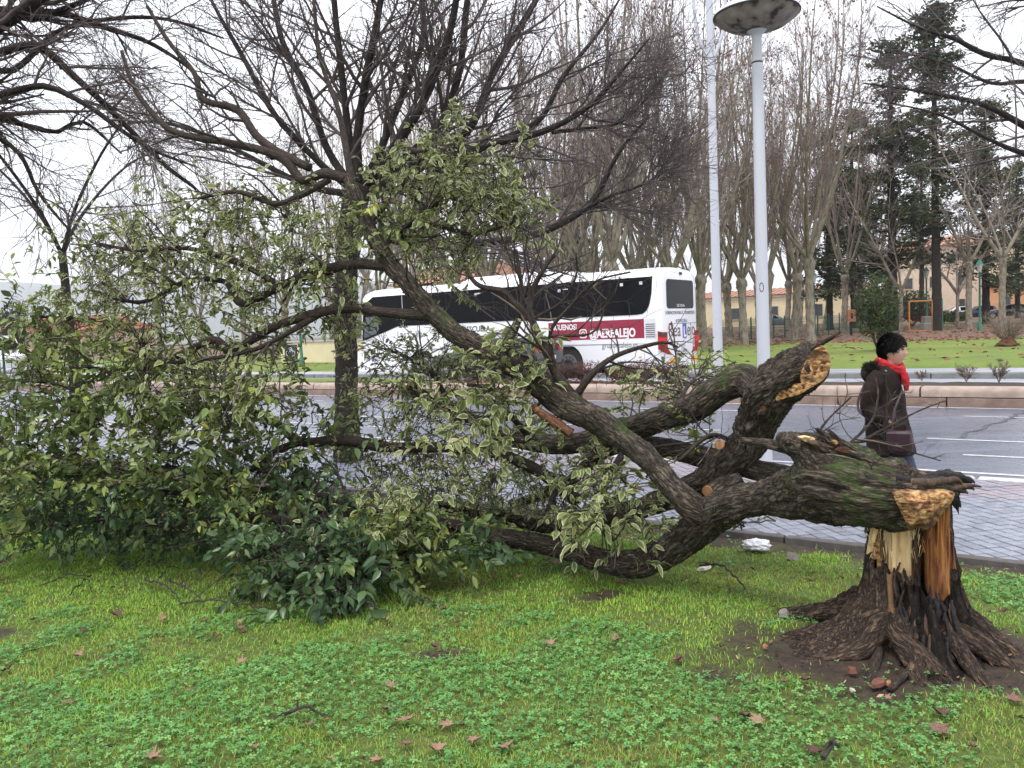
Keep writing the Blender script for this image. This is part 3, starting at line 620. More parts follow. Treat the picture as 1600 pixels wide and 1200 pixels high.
# leafy clumps of the fallen crown: x, y, depth, half width, half height (photo scale), half depth, shoots, kind, leaf length
CLUSTERS = [
 # high clump on the leaning limb
 (700, 255, 6.0, 55, 40, .25, 46, 'v', .075), (770, 290, 5.95, 60, 45, .25, 52, 'v', .075), (650, 300, 6.05, 60, 60, .25, 46, 'v', .07), (720, 330, 5.9, 80, 50, .25, 56, 'v', .075), (620, 370, 6.0, 50, 50, .2, 26, 'g', .075),
 (800, 345, 5.9, 45, 40, .2, 24, 'v', .075), (690, 400, 5.9, 70, 25, .2, 22, 'v', .075), (560, 360, 6.1, 50, 50, .2, 26, 'v', .07),
 # thin upper left
 (480, 340, 6.2, 80, 50, .3, 44, 'v', .07), (380, 340, 6.3, 80, 45, .3, 46, 'v', .07), (290, 350, 6.4, 80, 50, .3, 46, 'v', .07), (200, 370, 6.6, 70, 50, .3, 36, 'v', .07), (450, 410, 6.15, 80, 40, .3, 36, 'v', .07), (340, 420, 6.25, 80, 50, .3, 50, 'v', .07), (230, 430, 6.5, 80, 50, .35, 50, 'v', .07), (140, 430, 6.6, 60, 50, .35, 38, 'v', .07),
 (520, 450, 6.05, 50, 70, .2, 36, 'v', .075), (545, 520, 6.0, 35, 40, .15, 12, 'v', .075), (440, 480, 6.1, 60, 40, .25, 20, 'v', .07), (330, 500, 6.2, 80, 40, .3, 44, 'v', .07), (230, 510, 6.3, 80, 45, .35, 48, 'v', .07), (120, 490, 6.5, 80, 50, .35, 46, 'v', .07), (40, 500, 6.6, 50, 40, .3, 18, 'g', .08),
 # middle left, greener
 (415, 555, 6.1, 60, 40, .3, 22, 'v', .075), (340, 590, 6.1, 80, 45, .3, 48, 'v', .075), (240, 570, 6.2, 80, 50, .35, 46, 'g', .08), (140, 570, 6.3, 80, 50, .35, 46, 'g', .08), (50, 580, 6.4, 70, 50, .35, 40, 'g', .08), (440, 640, 6.1, 60, 45, .3, 34, 'g', .08), (340, 660, 6.0, 80, 50, .35, 50, 'g', .085), (230, 640, 6.1, 80, 50, .35, 54, 'g', .085), (120, 650, 6.2, 80, 50, .35, 54, 'g', .085), (20, 660, 6.3, 70, 50, .35, 46, 'g', .085),
 (300, 620, 5.8, 90, 50, .2, 28, 'v', .09), (410, 605, 5.8, 50, 40, .2, 12, 'v', .085),
 # lower left, dense
 (480, 730, 6.2, 60, 50, .3, 44, 'd', .085), (380, 730, 6.0, 80, 50, .3, 52, 'g', .085), (270, 720, 6.0, 80, 50, .35, 56, 'g', .09), (160, 720, 6.1, 80, 50, .35, 56, 'g', .09), (50, 730, 6.2, 80, 50, .35, 54, 'g', .09), (-30, 720, 6.3, 50, 60, .3, 26, 'g', .09), (450, 790, 6.2, 80, 35, .3, 44, 'd', .08), (330, 790, 6.2, 90, 35, .3, 48, 'd', .08), (210, 790, 6.2, 90, 40, .35, 50, 'd', .085), (90, 790, 6.3, 90, 40, .35, 50, 'd', .085), (20, 820, 6.3, 70, 30, .3, 26, 'g', .085), (150, 830, 6.4, 90, 22, .25, 28, 'd', .08), (280, 830, 6.5, 90, 22, .25, 26, 'd', .08), (540, 700, 6.3, 50, 60, .2, 24, 'g', .085),
 # centre, small variegated leaves
 (640, 570, 6.5, 60, 40, .3, 60, 'v', .05), (700, 590, 6.4, 60, 45, .3, 60, 'v', .05), (640, 640, 6.5, 70, 45, .3, 60, 'v', .05), (720, 660, 6.4, 60, 40, .3, 50, 'v', .055), (620, 730, 6.4, 70, 45, .3, 66, 'v', .055), (710, 740, 6.3, 70, 45, .3, 66, 'v', .055), (790, 750, 6.2, 60, 45, .3, 56, 'v', .055), (640, 790, 6.2, 70, 35, .25, 50, 'v', .06), (740, 790, 6.2, 70, 35, .25, 50, 'v', .06), (850, 770, 6.2, 60, 45, .3, 46, 'v', .055), (910, 760, 6.1, 50, 40, .3, 30, 'v', .06), (570, 620, 6.4, 30, 40, .2, 16, 'v', .05),
 (830, 660, 6.5, 60, 30, .2, 30, 'v', .05), (680, 520, 6.6, 50, 25, .2, 14, 'v', .05),
 # bright sprays in front of the leaning limb
 (770, 620, 5.45, 60, 48, .15, 20, 'v', .10, 3, (-.1, -.3, -.2)), (740, 660, 5.5, 55, 40, .15, 15, 'v', .10, 3, (-.3, -.3, -.2)), (815, 580, 5.4, 28, 35, .1, 11, 'v', .095, 2, (0, -.3, .2)), (800, 680, 5.5, 35, 30, .12, 8, 'v', .095, 2, (0, -.2, -.5)), (790, 530, 5.5, 22, 35, .1, 5, 'v', .09, 2, (0, 0, .4)),
 (950, 770, 5.35, 55, 45, .15, 22, 'v', .095, 3, (-.1, -.3, -.3)), (990, 800, 5.3, 30, 55, .12, 13, 'v', .095, 3, (0, -.2, -.6)), (880, 790, 5.5, 45, 30, .15, 14, 'v', .09, 2, (-.2, -.3, -.2)), (930, 720, 5.5, 40, 25, .15, 11, 'v', .09, 2, (-.2, -.3, .1)), (1030, 790, 5.5, 25, 30, .12, 6, 'v', .085, 2, (0, 0, -.3)),
 # sprays beyond, over the road
 (1040, 610, 6.0, 45, 22, .2, 16, 'v', .08), (1100, 600, 6.1, 30, 18, .15, 9, 'v', .08), (990, 630, 6.1, 40, 18, .15, 10, 'v', .075), (1080, 670, 5.6, 35, 22, .15, 8, 'g', .075), (1130, 560, 6.4, 14, 22, .1, 4, 'v', .08), (700, 440, 6.0, 60, 25, .15, 9, 'v', .07), (1190, 820, 5.0, 45, 14, .1, 3, 'g', .07),
 # dark glossy sprays pressed on the grass in front
 (560, 870, 5.45, 70, 50, .2, 54, 'd', .095, 4, (-.2, -.5, .1)), (500, 890, 5.35, 70, 40, .2, 44, 'd', .095, 4, (-.2, -.5, 0)), (430, 860, 5.5, 70, 35, .2, 36, 'd', .09, 4, (-.3, -.4, 0)), (640, 850, 5.5, 60, 45, .2, 40, 'g', .095, 4, (0, -.4, .2)), (600, 830, 5.5, 60, 40, .2, 30, 'v', .085, 3, (0, -.3, .4)), (700, 840, 5.6, 50, 40, .15, 18, 'd', .09, 3, (.2, -.4, .1)), (760, 850, 5.6, 30, 30, .12, 8, 'd', .085, 3, (.3, -.4, .1)), (540, 915, 5.25, 60, 22, .15, 26, 'd', .095, 3, (-.1, -.5, 0)), (400, 830, 5.8, 60, 35, .2, 22, 'g', .09),
 # leaves and twigs down on the ground under the far part of the crown
 (30, 838, 6.8, 80, 26, .3, 20, 'd', .075, 7), (120, 842, 6.8, 80, 26, .3, 21, 'd', .075, 7), (210, 842, 6.7, 80, 26, .3, 21, 'd', .075, 7), (300, 842, 6.6, 80, 26, .3, 21, 'd', .075, 7), (380, 838, 6.4, 70, 26, .3, 18, 'd', .075, 7), (60, 800, 6.9, 90, 30, .3, 18, 'g', .075, 6), (180, 805, 6.9, 90, 30, .3, 18, 'd', .075, 6), (300, 805, 6.8, 90, 30, .3, 18, 'd', .075, 6), (420, 800, 6.7, 80, 30, .3, 18, 'd', .075, 6), (500, 830, 6.3, 60, 26, .25, 26, 'd', .085, 4),
]

# ================================================================== stump
def wparent(o, p):
    o.parent = p; o.matrix_parent_inverse = Matrix.LocRotScale(p.location, p.rotation_euler.to_quaternion(), None).inverted(); return o
# burnt patch and torn pale streak for the stump bark
m = MATS['bark_stump']; t = m.node_tree; b = t.nodes['Principled BSDF']; src = b.inputs['Base Color'].links[0].from_socket
a1 = N(t, 'ShaderNodeAttribute', attribute_name='char'); a2 = N(t, 'ShaderNodeAttribute', attribute_name='bare')
v = coords(t, 'tc', (1, 1, .3)); fz = noise_fac(t, v, 26, 5, .7)
c = mixc(t, ramp(t, math_(t, 'MULTIPLY', a2.outputs['Fac'], math_(t, 'ADD', fz, .45)), [(.35, 0.0), (.6, .9)]), src, (0.27, 0.155, 0.08))
c = mixc(t, ramp(t, math_(t, 'MULTIPLY', a1.outputs['Fac'], math_(t, 'ADD', fz, .45)), [(.3, 0.0), (.5, .97)]), c, ramp(t, noise_fac(t, coords(t, 'tc', (1, 1, .6)), 30, 6, .75), [(.42, (0.005, 0.0045, 0.004)), (.58, (0.02, 0.014, 0.011)), (.7, (0.09, 0.055, 0.035))])); t.links.new(c, b.inputs['Base Color'])

AZ = math.atan2(STUMP[0], STUMP[1])
stump = empty('tree_stump', STUMP, -AZ)
tag(stump, 'splintered tree stump with blackened hollow and flaring roots on bare soil', 'stump')
K, NZ = 200, 90
th = np.arange(K) * 2 * np.pi / K - np.pi
def angd(a, c): return np.abs((a - c + np.pi) % (2 * np.pi) - np.pi)
fr = 1 - sstep(np.radians(38), np.radians(72), angd(th, np.radians(-97)))
hh = 0.60 + 0.14 * (1 - sstep(.3, 1.0, angd(th, 0.0))) + 0.05 * (1 - sstep(.2, .8, angd(th, np.pi)))
hh = hh * (1 - fr) + (0.435 - 0.20 * np.exp(-((th + np.radians(62)) / np.radians(17)) ** 2)) * fr + 0.05 * perlin(np.stack([np.cos(th) * 7, np.sin(th) * 7, 0 * th], -1)) + 0.03 * perlin(np.stack([np.cos(th) * 21, np.sin(th) * 21, 0 * th + 4], -1))
u = np.linspace(0, 1, NZ); zz = -0.10 + u[:, None] * (hh[None] + 0.10); TH = np.broadcast_to(th[None], zz.shape)
lob = 0.74 + 0.26 * np.cos(3 * TH + 2.5) * 0.6 + 0.22 * np.cos(5 * TH + 0.6) + 0.16 * perlin(np.stack([np.cos(TH) * 3, np.sin(TH) * 3, zz * 2], -1))
lob = lob * (1 - .22 * np.clip(np.cos(TH), 0, 1))
r = 0.172 + 0.46 * np.exp(-np.maximum(zz, -0.05) / 0.20) * lob
cy = np.stack([np.cos(TH) * 6, np.sin(TH) * 6, zz * 2.2], -1)
r = r * (1 + 0.075 * (0.5 - 2 * np.abs(perlin(cy))) + 0.035 * (0.5 - 2 * np.abs(perlin(cy * 2.7 + 5))) + 0.03 * perlin(cy * 5))
xl = r * np.cos(TH)
front = (np.sin(TH) < 0.1)
char = sstep(-.10, .0, xl + .06 * perlin(cy)) * (1 - sstep(.26, .40, xl)) * sstep(0.015, .07, zz) * (1 - sstep(.34, .42, zz)) * front
char = np.maximum(char, 0.75 * sstep(.02, .14, xl) * front * (1 - sstep(.34, .42, zz)) * sstep(0.0, 0.05, zz))
r = r * (1 - 0.20 * char * (0.75 + fbm(cy * 1.2 + 2, 3) * 1.6))
bare = (.45 + .9 * np.clip(perlin(cy * 2.2 + 7) + .3, 0, 1)) * np.exp(-((xl + .10 + .05 * (.3 - zz)) / .022) ** 2) * front * sstep(.02, .1, zz) + np.exp(-((xl - .24) / .02) ** 2) * front * sstep(.1, .2, zz) * .8 + np.exp(-((xl - .05) / .012) ** 2) * front * sstep(.1, .15, zz) * (1 - sstep(.24, .3, zz))
cx = 0.03 * np.clip(1 - zz / .5, 0, 1)
V = np.stack([r * np.cos(TH) + cx, r * np.sin(TH), zz], -1); i = np.arange(NZ * K).reshape(NZ, K); i2 = np.roll(i, -1, 1)
F = np.stack([i[:-1], i2[:-1], i2[1:], i[1:]], -1).reshape(-1, 4)
tcv = np.stack([np.cos(TH) * r, np.sin(TH) * r, zz], -1)
link('bark_shell', mesh_np('bark_shell', V, [F], 'bark_stump', True, {'tc': tcv.reshape(-1, 3), 'moss': 0.25 * np.clip(-np.cos(TH), 0, 1).ravel() * (zz.ravel() > .1), 'char': char.ravel(), 'bare': bare.ravel()}), stump)
# inside of the hollow
ri = r * np.where(u[:, None] > 0.97, 0.94, 0.80); Vi = np.stack([ri * np.cos(TH) + cx, ri * np.sin(TH), zz], -1)[NZ // 3:]
n2 = NZ - NZ // 3; i = np.arange(n2 * K).reshape(n2, K); i2 = np.roll(i, -1, 1); Fi = np.stack([i[:-1], i[1:], i2[1:], i2[:-1]], -1).reshape(-1, 4)
rim = Vi[-1]; top = V[-1]; Vr = np.concatenate([Vi.reshape(-1, 3), top]); o_ = n2 * K; kk = np.arange(K); kn = (kk + 1) % K
Fr = np.stack([(n2 - 1) * K + kk, o_ + kk, o_ + kn, (n2 - 1) * K + kn], -1)
link('hollow', mesh_np('hollow', Vr, [Fi, Fr], 'wood_brown', False), stump)
def fibre_slab(name, x0, x1, zb, zt, y, thick, m, seed, nx=26, nz=40, curve=0.0, rough=0.010, lean=0.0, jag=0.035, zj=None):
    xs = np.linspace(0, 1, nx); X_ = x0 + (x1 - x0) * xs
    s3 = lambda f_, q: perlin(np.stack([X_ * f_, 0 * X_ + seed, 0 * X_ + q], -1))
    zb_ = np.interp(xs, np.linspace(0, 1, len(zb)), zb) + jag * s3(60, 1) * .5; zt_ = np.interp(xs, np.linspace(0, 1, len(zt)), zt) + jag * (s3(50, 7) + .6 * s3(120, 3))
    q = np.linspace(0, 1, nz)[:, None]; Z_ = zb_[None] * (1 - q) + zt_[None] * q; XX = np.broadcast_to(X_[None], Z_.shape) + lean * (Z_ - zb[0])
    fz = rough * (1.2 * perlin(np.stack([XX * 90, 0 * XX + seed, Z_ * 6], -1)) + 1.0 * perlin(np.stack([XX * 35, 0 * XX + seed + 3, Z_ * 4], -1)))
    yf = y + curve * (XX - (x0 + x1) / 2) ** 2 + fz
    edge = np.minimum(np.minimum(xs, 1 - xs)[None] * 10, 1); yf = yf + (1 - edge) * thick * .45
    Vf = np.stack([XX, yf, Z_], -1).reshape(-1, 3); Vb = np.stack([XX, yf * 0 + y + thick + curve * (XX - (x0 + x1) / 2) ** 2, Z_], -1).reshape(-1, 3)
    i = np.arange(nx * nz).reshape(nz, nx); Fq = np.stack([i[:-1, :-1], i[:-1, 1:], i[1:, 1:], i[1:, :-1]], -1).reshape(-1, 4); n_ = nx * nz
    ring = np.concatenate([i[0, :], i[1:, -1], i[-1, -2::-1], i[-2:0:-1, 0]]); rn = np.roll(ring, -1)
    Fs = np.stack([ring, ring + n_, rn + n_, rn], -1)
    return link(name, mesh_np(name, np.concatenate([Vf, Vb]), [Fq, Fq[:, ::-1] + n_, Fs], m, False), stump)
# pale freshly torn wood, its splinters, then the rotten shell beyond the gap
fibre_slab('torn_wood', -0.155, 0.02, [.40, .37, .38], [.73, .76, .74, .73], -0.135, 0.09, 'wood_fresh', 1.3, 40, 50, 1.4, .011)
for k, (xa, xb, z0, z1, y, ln, mm) in enumerate([(-.200, -.165, .50, .74, -.15, .16, 'wood_fresh'), (-.175, -.150, .47, .72, -.165, .10, 'wood_torn'), (-.185, -.160, .56, .73, -.18, .25, 'wood_fresh'), (-.150, -.128, .43, .66, -.165, -.05, 'wood_torn'), (-.12, -.108, .46, .66, -.165, -.06, 'wood_brown'), (-.085, -.062, .42, .70, -.158, .02, 'wood_fresh'), (.012, .032, .42, .72, -.14, .02, 'wood_brown'), (.036, .050, .46, .66, -.11, 0, 'wood_brown')]):
    fibre_slab('splinter', xa, xb, [z0, z0 + .02], [z1, z1 - .03], y, .03, mm, 3.7 * k + 2, 8, 26, 0, .006, ln, .03)
fibre_slab('splinter', .008, .046, [.38, .34], [.70, .66], -0.10, .05, 'wood_rotten', 31, 14, 40, 0, .01, 0, .03)
fibre_slab('rotten_wood', .062, .172, [.36, .29, .34], [.66, .74, .80], -0.185, .09, 'wood_rotten', 12, 34, 50, 3.0, .016, 0.0, .04)
fibre_slab('rotten_wood', .15, .205, [.36, .34], [.80, .74], -0.06, .10, 'wood_brown', 17, 18, 46, 2.0, .016, -.06, .06)
fibre_slab('splinter', .165, .20, [.45, .43], [.68, .60], -0.085, .04, 'wood_rotten', 22, 12, 36, 0, .012, -.10, .04)
fibre_slab('splinter', .125, .165, [.62, .60], [.83, .78], -0.03, .05, 'wood_brown', 27, 12, 36, 0, .012, -.04, .06)
# fine pale fibres standing off the torn faces
rng = np.random.default_rng(14); nf = 150; fx = rng.uniform(-.19, .17, nf); fz0 = rng.uniform(.50, .70, nf); fy = -.165 + .02 * rng.normal(size=nf) + .35 * (fx + .02) ** 2; Lf = rng.uniform(.02, .07, nf); wf = rng.uniform(.0008, .0026, nf)
b0 = np.stack([fx, fy, fz0], -1); tp_ = b0 + np.stack([rng.normal(size=nf) * .012, -np.abs(rng.normal(size=nf)) * .015, Lf * rng.choice([1, 1, -1], nf)], -1); sx = np.stack([wf, 0 * wf, 0 * wf], -1); md_ = (b0 + tp_) / 2 + np.stack([0 * wf, -.004 + 0 * wf, 0 * wf], -1)
V = np.stack([b0 - sx, b0 + sx, md_ + sx * .8, md_ - sx * .8, tp_], 1).reshape(-1, 3); ob = (np.arange(nf) * 5)[:, None]
pale = fx < .045
for nm, sel, mm in (('fibres', pale, 'wood_fresh'), ('fibres', ~pale, 'wood_rotten')):
    idx = np.nonzero(sel)[0]; vv = V.reshape(-1, 5, 3)[idx].reshape(-1, 3); ob = (np.arange(len(idx)) * 5)[:, None]
    link(nm, mesh_np(nm, vv, [np.array([[0, 1, 2, 3]]) + ob, np.array([[3, 2, 4]]) + ob], mm), stump)['kind'] = 'stuff'
# roots
def lroot(pts, **kw):
    p0 = pts[0]; pts = [(p0[0] * .35, p0[1] * .35, p0[2] + .10, p0[3] * .9)] + list(pts)
    V, F, tcv, ms = bark_tube([(x, y, z, r_, 0) for x, y, z, r_ in pts], step=.016, k=24, rough=.16, lump=.22, **kw)
    link('root', mesh_np('root', V, F, 'bark_stump', True, {'tc': tcv, 'moss': ms, 'char': 0 * ms, 'bare': ms * 0 + .35}), stump)
lroot([(-.20, -.12, .20, .08), (-.34, -.14, .09, .065), (-.46, -.12, .04, .05), (-.56, -.10, .01, .035), (-.64, -.12, -.03, .02)])
lroot([(-.15, -.22, .14, .06), (-.24, -.31, .06, .055), (-.36, -.35, .02, .036), (-.48, -.36, -.0, .028), (-.56, -.38, -.03, .02)])
lroot([(-.02, -.30, .12, .05), (.03, -.40, .06, .045), (.02, -.48, .03, .04), (.06, -.56, -.03, .03)])
lroot([(-.06, -.28, .16, .04), (.04, -.36, .11, .035), (.10, -.42, .05, .04), (.16, -.46, 0, .03)])
lroot([(.20, -.26, .12, .035), (.27, -.38, .04, .03), (.34, -.46, -.02, .02)])
lroot([(.30, -.14, .09, .05), (.40, -.18, .03, .035), (.48, -.20, -.02, .02)])
lroot([(.26, .05, .12, .07), (.40, .02, .04, .05), (.52, -.02, -.03, .03)])
lroot([(-.25, .1, .14, .09), (-.45, .2, .05, .06), (-.7, .3, -.03, .04)])
lroot([(.0, .25, .14, .09), (.1, .45, .03, .06), (.1, .6, -.03, .04)])

rng = np.random.default_rng(88)
for k in range(34):
    x = rng.uniform(-.06, .20); z0 = rng.uniform(.03, .34); y = -np.sqrt(max(.02, (.19 + .40 * np.exp(-z0 / .2)) ** 2 * .62 - x * x * .6)) + .03; L = rng.uniform(.05, .16)
    pts = [(x, y + .03, z0 - L * .4, .010, 0), (x + rng.normal() * .012, y - .004, z0, rng.uniform(.006, .017), 0), (x * .93 + rng.normal() * .015, y + .012, z0 + L * .5, rng.uniform(.005, .013), 0), (x * .88, y + .05, z0 + L, .006, 0)]
    V, F, tcv, ms = bark_tube(pts, step=.014, k=7, rough=.55, lump=.45); link('charred_knot', mesh_np('charred_knot', V, F, 'wood_char' if k % 4 else 'wood_brown', False, {'tc': tcv}), stump)

# ================================================================== fallen tree
FT = empty('fallen_tree', gz(960, 903)); tag(FT, 'broken mossy tree lying across the grass with its leafy crown', 'tree')
RSC = .86
def pxpath(rows, moss=None):
    out = []
    for k, row in enumerate(rows):
        x, y, r_, d = row[:4]; P = at(x, y, d); out.append((*P, r_ * RSC * d / FPX, row[4] if len(row) > 4 else 0.0))
    return out
BR = []      # polylines twigs may start from
def limb(name, rows, m='bark_fallen', keep=True, fat=0, **kw):
    p = pxpath([(x[0], x[1], x[2] * (1.2 if i < fat else (1.1 if i == fat else 1.0)), *x[3:]) for i, x in enumerate(rows)]); o = bark_obj(name, p, m, None, **kw); wparent(o, FT)
    if keep: BR.append(catmull(p, 0.06))
    return o
trunk = limb('trunk', [(1478, 772, 20, 4.0), (1455, 774, 33, 4.02), (1430, 776, 44, 4.04), (1405, 775, 51, 4.06, .3), (1360, 768, 56, 4.1, .62), (1310, 755, 60, 4.2, .40), (1262, 766, 48, 4.4, .38), (1205, 776, 33, 4.65, .3), (1150, 788, 32, 4.85, .25), (1108, 810, 34, 5.05, .1), (1068, 843, 29, 5.25), (1030, 868, 27, 5.4), (985, 882, 25, 5.5), (940, 876, 21, 5.6, .1), (900, 862, 19, 5.7, .2), (850, 851, 17, 5.8, .3), (800, 842, 16, 5.9, .3), (730, 832, 15, 6.05, .35), (660, 820, 13, 6.2, .3), (590, 808, 11, 6.4, .2), (520, 800, 9, 6.6), (440, 797, 7, 6.8), (360, 802, 5, 7.0), (280, 797, 3, 7.1)], step=.012, k=96, rough=.095, lump=.09, knots=26, fat=6)
limb('limb', [(x, y, r_ * .87, *q) for x, y, r_, *q in [(1112, 812, 30, 5.05), (1085, 795, 30, 5.02), (1050, 760, 24, 5.08), (1010, 715, 23, 5.18), (970, 685, 24, 5.28, .5), (930, 657, 27, 5.38, .1), (890, 635, 31, 5.45, .35), (850, 608, 28, 5.55), (810, 575, 25, 5.62), (770, 551, 22, 5.68), (730, 533, 20, 5.72, .3), (690, 503, 20, 5.78, .4), (655, 465, 19, 5.82, .3), (630, 435, 18, 5.86), (605, 405, 17, 5.9), (583, 370, 15, 5.95), (568, 335, 14, 6.0), (553, 300, 13, 6.05), (541, 276, 9, 6.1)]], step=.014, k=64, rough=.085, lump=.07, knots=18)
limb('limb', [(1274, 562, 30, 4.80), (1262, 569, 33, 4.84), (1240, 583, 36, 4.92), (1212, 606, 38, 5.04), (1190, 645, 35, 5.2), (1175, 685, 33, 5.32), (1140, 722, 28, 5.42), (1095, 755, 24, 5.55), (1040, 780, 20, 5.7), (980, 800, 17, 5.85), (920, 815, 14, 6.05), (850, 822, 12, 6.2), (770, 805, 10, 6.4), (680, 790, 8, 6.5)], step=.014, k=64, rough=.12, lump=.08, knots=14, fat=4)
limb('limb', [(1196, 622, 24, 5.18), (1168, 597, 28, 5.32, .3), (1130, 606, 26, 5.42, .5), (1090, 632, 25, 5.52, .2), (1040, 652, 23, 5.65, .3), (985, 670, 22, 5.8, .5), (920, 690, 20, 5.95, .3), (860, 694, 17, 6.1), (800, 685, 14, 6.2), (750, 662, 12, 6.3), (705, 643, 11, 6.35, .3), (665, 620, 10, 6.4), (642, 604, 9, 6.42)], step=.016, k=56, rough=.08, lump=.07, knots=14)
limb('limb', [(1245, 744, 15, 5.2), (1190, 736, 19, 5.35), (1140, 722, 20, 5.5), (1090, 712, 19, 5.65), (1040, 700, 18, 5.8), (985, 692, 14, 6.0), (930, 715, 12, 6.2), (880, 760, 10, 6.4), (800, 790, 8, 6.6)], step=.02, k=40, rough=.07)
limb('limb', [(1150, 745, 18, 5.4), (1125, 762, 17, 5.36), (1108, 770, 15, 5.32)], 'bark_fallen', False, step=.02, k=32, rough=.07)
limb('broken_stub', [(1322, 742, 40, 4.16), (1285, 716, 34, 4.2), (1255, 700, 24, 4.24), (1228, 687, 14, 4.27), (1214, 680, 5, 4.28)], 'bark_fallen', False, step=.012, k=48, rough=.16, lump=.12, fat=5)
limb('branch', [(1262, 712, 16, 4.24), (1228, 700, 11, 4.3), (1190, 692, 8, 4.36), (1158, 688, 6, 4.4)], 'bark_fallen', False, step=.015, k=24, rough=.1)
limb('torn_branch', [(830, 634, 5, 5.45), (845, 645, 8, 5.44), (870, 662, 9, 5.42), (893, 678, 9, 5.4)], 'bark_torn', False, step=.012, k=20, rough=.1)
# smaller branches, dark and mostly bare
def br(rows, m='bark_dark', k=12): return limb('branch', rows, m, True, step=.035, k=k, rough=.05, lump=.09)
br([(618, 418, 9, 5.88), (560, 413, 9, 5.95), (500, 423, 9, 6.05), (440, 447, 8, 6.15), (378, 474, 7, 6.2), (350, 440, 5, 6.3), (290, 440, 5, 6.4), (230, 470, 4, 6.5), (190, 470, 3, 6.6)])
br([(440, 447, 6, 6.15), (400, 425, 5, 6.2), (350, 402, 5, 6.25), (290, 388, 4, 6.3), (220, 392, 3, 6.4), (150, 380, 2.5, 6.5)])
br([(672, 494, 9, 5.8), (600, 488, 9, 5.85), (540, 481, 9, 5.9), (480, 494, 9, 5.95), (430, 510, 8, 6.0), (395, 530, 8, 6.05), (362, 549, 8, 6.05), (335, 531, 7, 6.1), (290, 550, 6, 6.15), (235, 575, 5, 6.2), (195, 592, 5, 6.25), (150, 575, 3, 6.4), (90, 575, 2.5, 6.5), (30, 540, 2, 6.6)])
br([(500, 490, 6, 5.95), (450, 520, 5, 5.9), (400, 545, 4, 5.9), (330, 560, 3.5, 5.9), (260, 565, 3, 6.0), (200, 545, 2.5, 6.1)])
br([(235, 575, 4, 6.2), (210, 520, 3.5, 6.3), (150, 500, 3, 6.4), (60, 495, 2.5, 6.5)])
br([(195, 592, 4, 6.25), (150, 620, 3.5, 6.2), (90, 600, 3, 6.2), (30, 595, 2, 6.2), (-30, 585, 2, 6.3)])
br([(543, 280, 9, 6.1), (506, 271, 9, 6.15), (472, 281, 8, 6.2), (439, 246, 8, 6.25), (371, 226, 7, 6.35), (280, 209, 6, 6.5), (243, 182, 5, 6.6), (209, 135, 4, 6.7), (190, 80, 3, 6.8)])
br([(484, 262, 7, 6.2), (432, 236, 8, 6.3), (398, 209, 7, 6.4), (371, 172, 7, 6.5), (317, 155, 6, 6.6), (304, 115, 5, 6.7), (263, 64, 4, 6.8), (230, 10, 3, 6.9)])
br([(515, 280, 6, 6.15), (470, 305, 6, 6.1), (430, 318, 5, 6.1), (370, 300, 4, 6.2), (310, 310, 3, 6.3)])
br([(552, 300, 7, 6.05), (540, 230, 6, 6.2), (528, 170, 5, 6.3), (500, 90, 4, 6.5), (490, 0, 3, 6.6)])
br([(590, 398, 6, 5.93), (620, 365, 5, 5.95), (650, 344, 5, 5.95), (688, 312, 4, 5.95), (700, 270, 3, 5.95), (720, 235, 2, 5.95)])
br([(648, 345, 4, 5.95), (690, 355, 3, 5.9), (740, 365, 3, 5.9), (800, 350, 2, 5.9)])
br([(576, 350, 5, 5.97), (620, 300, 4, 6.05), (650, 260, 3, 6.1), (670, 225, 2, 6.1)])
br([(898, 622, 9, 5.45), (868, 582, 8, 5.45), (847, 535, 7, 5.5), (827, 495, 6, 5.55), (800, 470, 6, 5.6), (787, 455, 5, 5.6), (750, 447, 5, 5.65), (728, 425, 3, 5.7)])
br([(800, 560, 9, 5.6), (792, 540, 9, 5.6), (803, 515, 8, 5.62), (813, 490, 6, 5.65), (816, 455, 4, 5.7), (806, 390, 3, 5.75)])
br([(827, 495, 5, 5.55), (832, 455, 5, 5.6), (850, 420, 4, 5.6), (868, 395, 3, 5.65)])
br([(900, 618, 7, 5.45), (925, 585, 6, 5.4), (952, 562, 5, 5.4), (986, 547, 4, 5.4), (1036, 535, 3, 5.4), (1060, 543, 2, 5.4)])
br([(868, 582, 4, 5.45), (860, 520, 3.5, 5.4), (890, 480, 3, 5.35), (930, 440, 2, 5.3), (985, 425, 1.6, 5.3)])
br([(830, 500, 3, 5.55), (880, 470, 2.5, 5.5), (900, 430, 2, 5.45), (900, 395, 1.6, 5.4)])
br([(860, 525, 3, 5.4), (925, 520, 2, 5.35), (945, 480, 1.8, 5.35), (955, 445, 1.5, 5.3)])
br([(905, 785, 12, 6.0), (840, 735, 11, 6.1), (766, 706, 10, 6.2), (690, 700, 9, 6.25), (600, 698, 10, 6.3), (540, 688, 10, 6.3), (470, 690, 9, 6.35), (430, 660, 7, 6.4), (380, 640, 6, 6.5), (300, 640, 4, 6.6), (220, 660, 3, 6.6)])
br([(470, 690, 7, 6.3), (430, 705, 6, 6.2), (400, 730, 6, 6.1), (340, 740, 5, 6.1), (260, 730, 4, 6.2), (180, 740, 3, 6.3), (100, 745, 2.5, 6.4)])
br([(760, 835, 10, 6.0), (690, 815, 9, 5.9), (620, 800, 8, 5.9), (560, 790, 7, 6.0), (480, 770, 7, 6.1), (400, 765, 6, 6.2), (300, 770, 5, 6.3), (200, 765, 4, 6.4), (100, 760, 3, 6.5), (20, 750, 2, 6.6)])
br([(620, 808, 8, 6.3), (540, 805, 8, 6.1), (460, 815, 8, 5.95), (400, 805, 7, 5.95), (330, 812, 6, 6.1), (250, 820, 5, 6.3), (160, 815, 4, 6.5), (60, 825, 3, 6.7)])
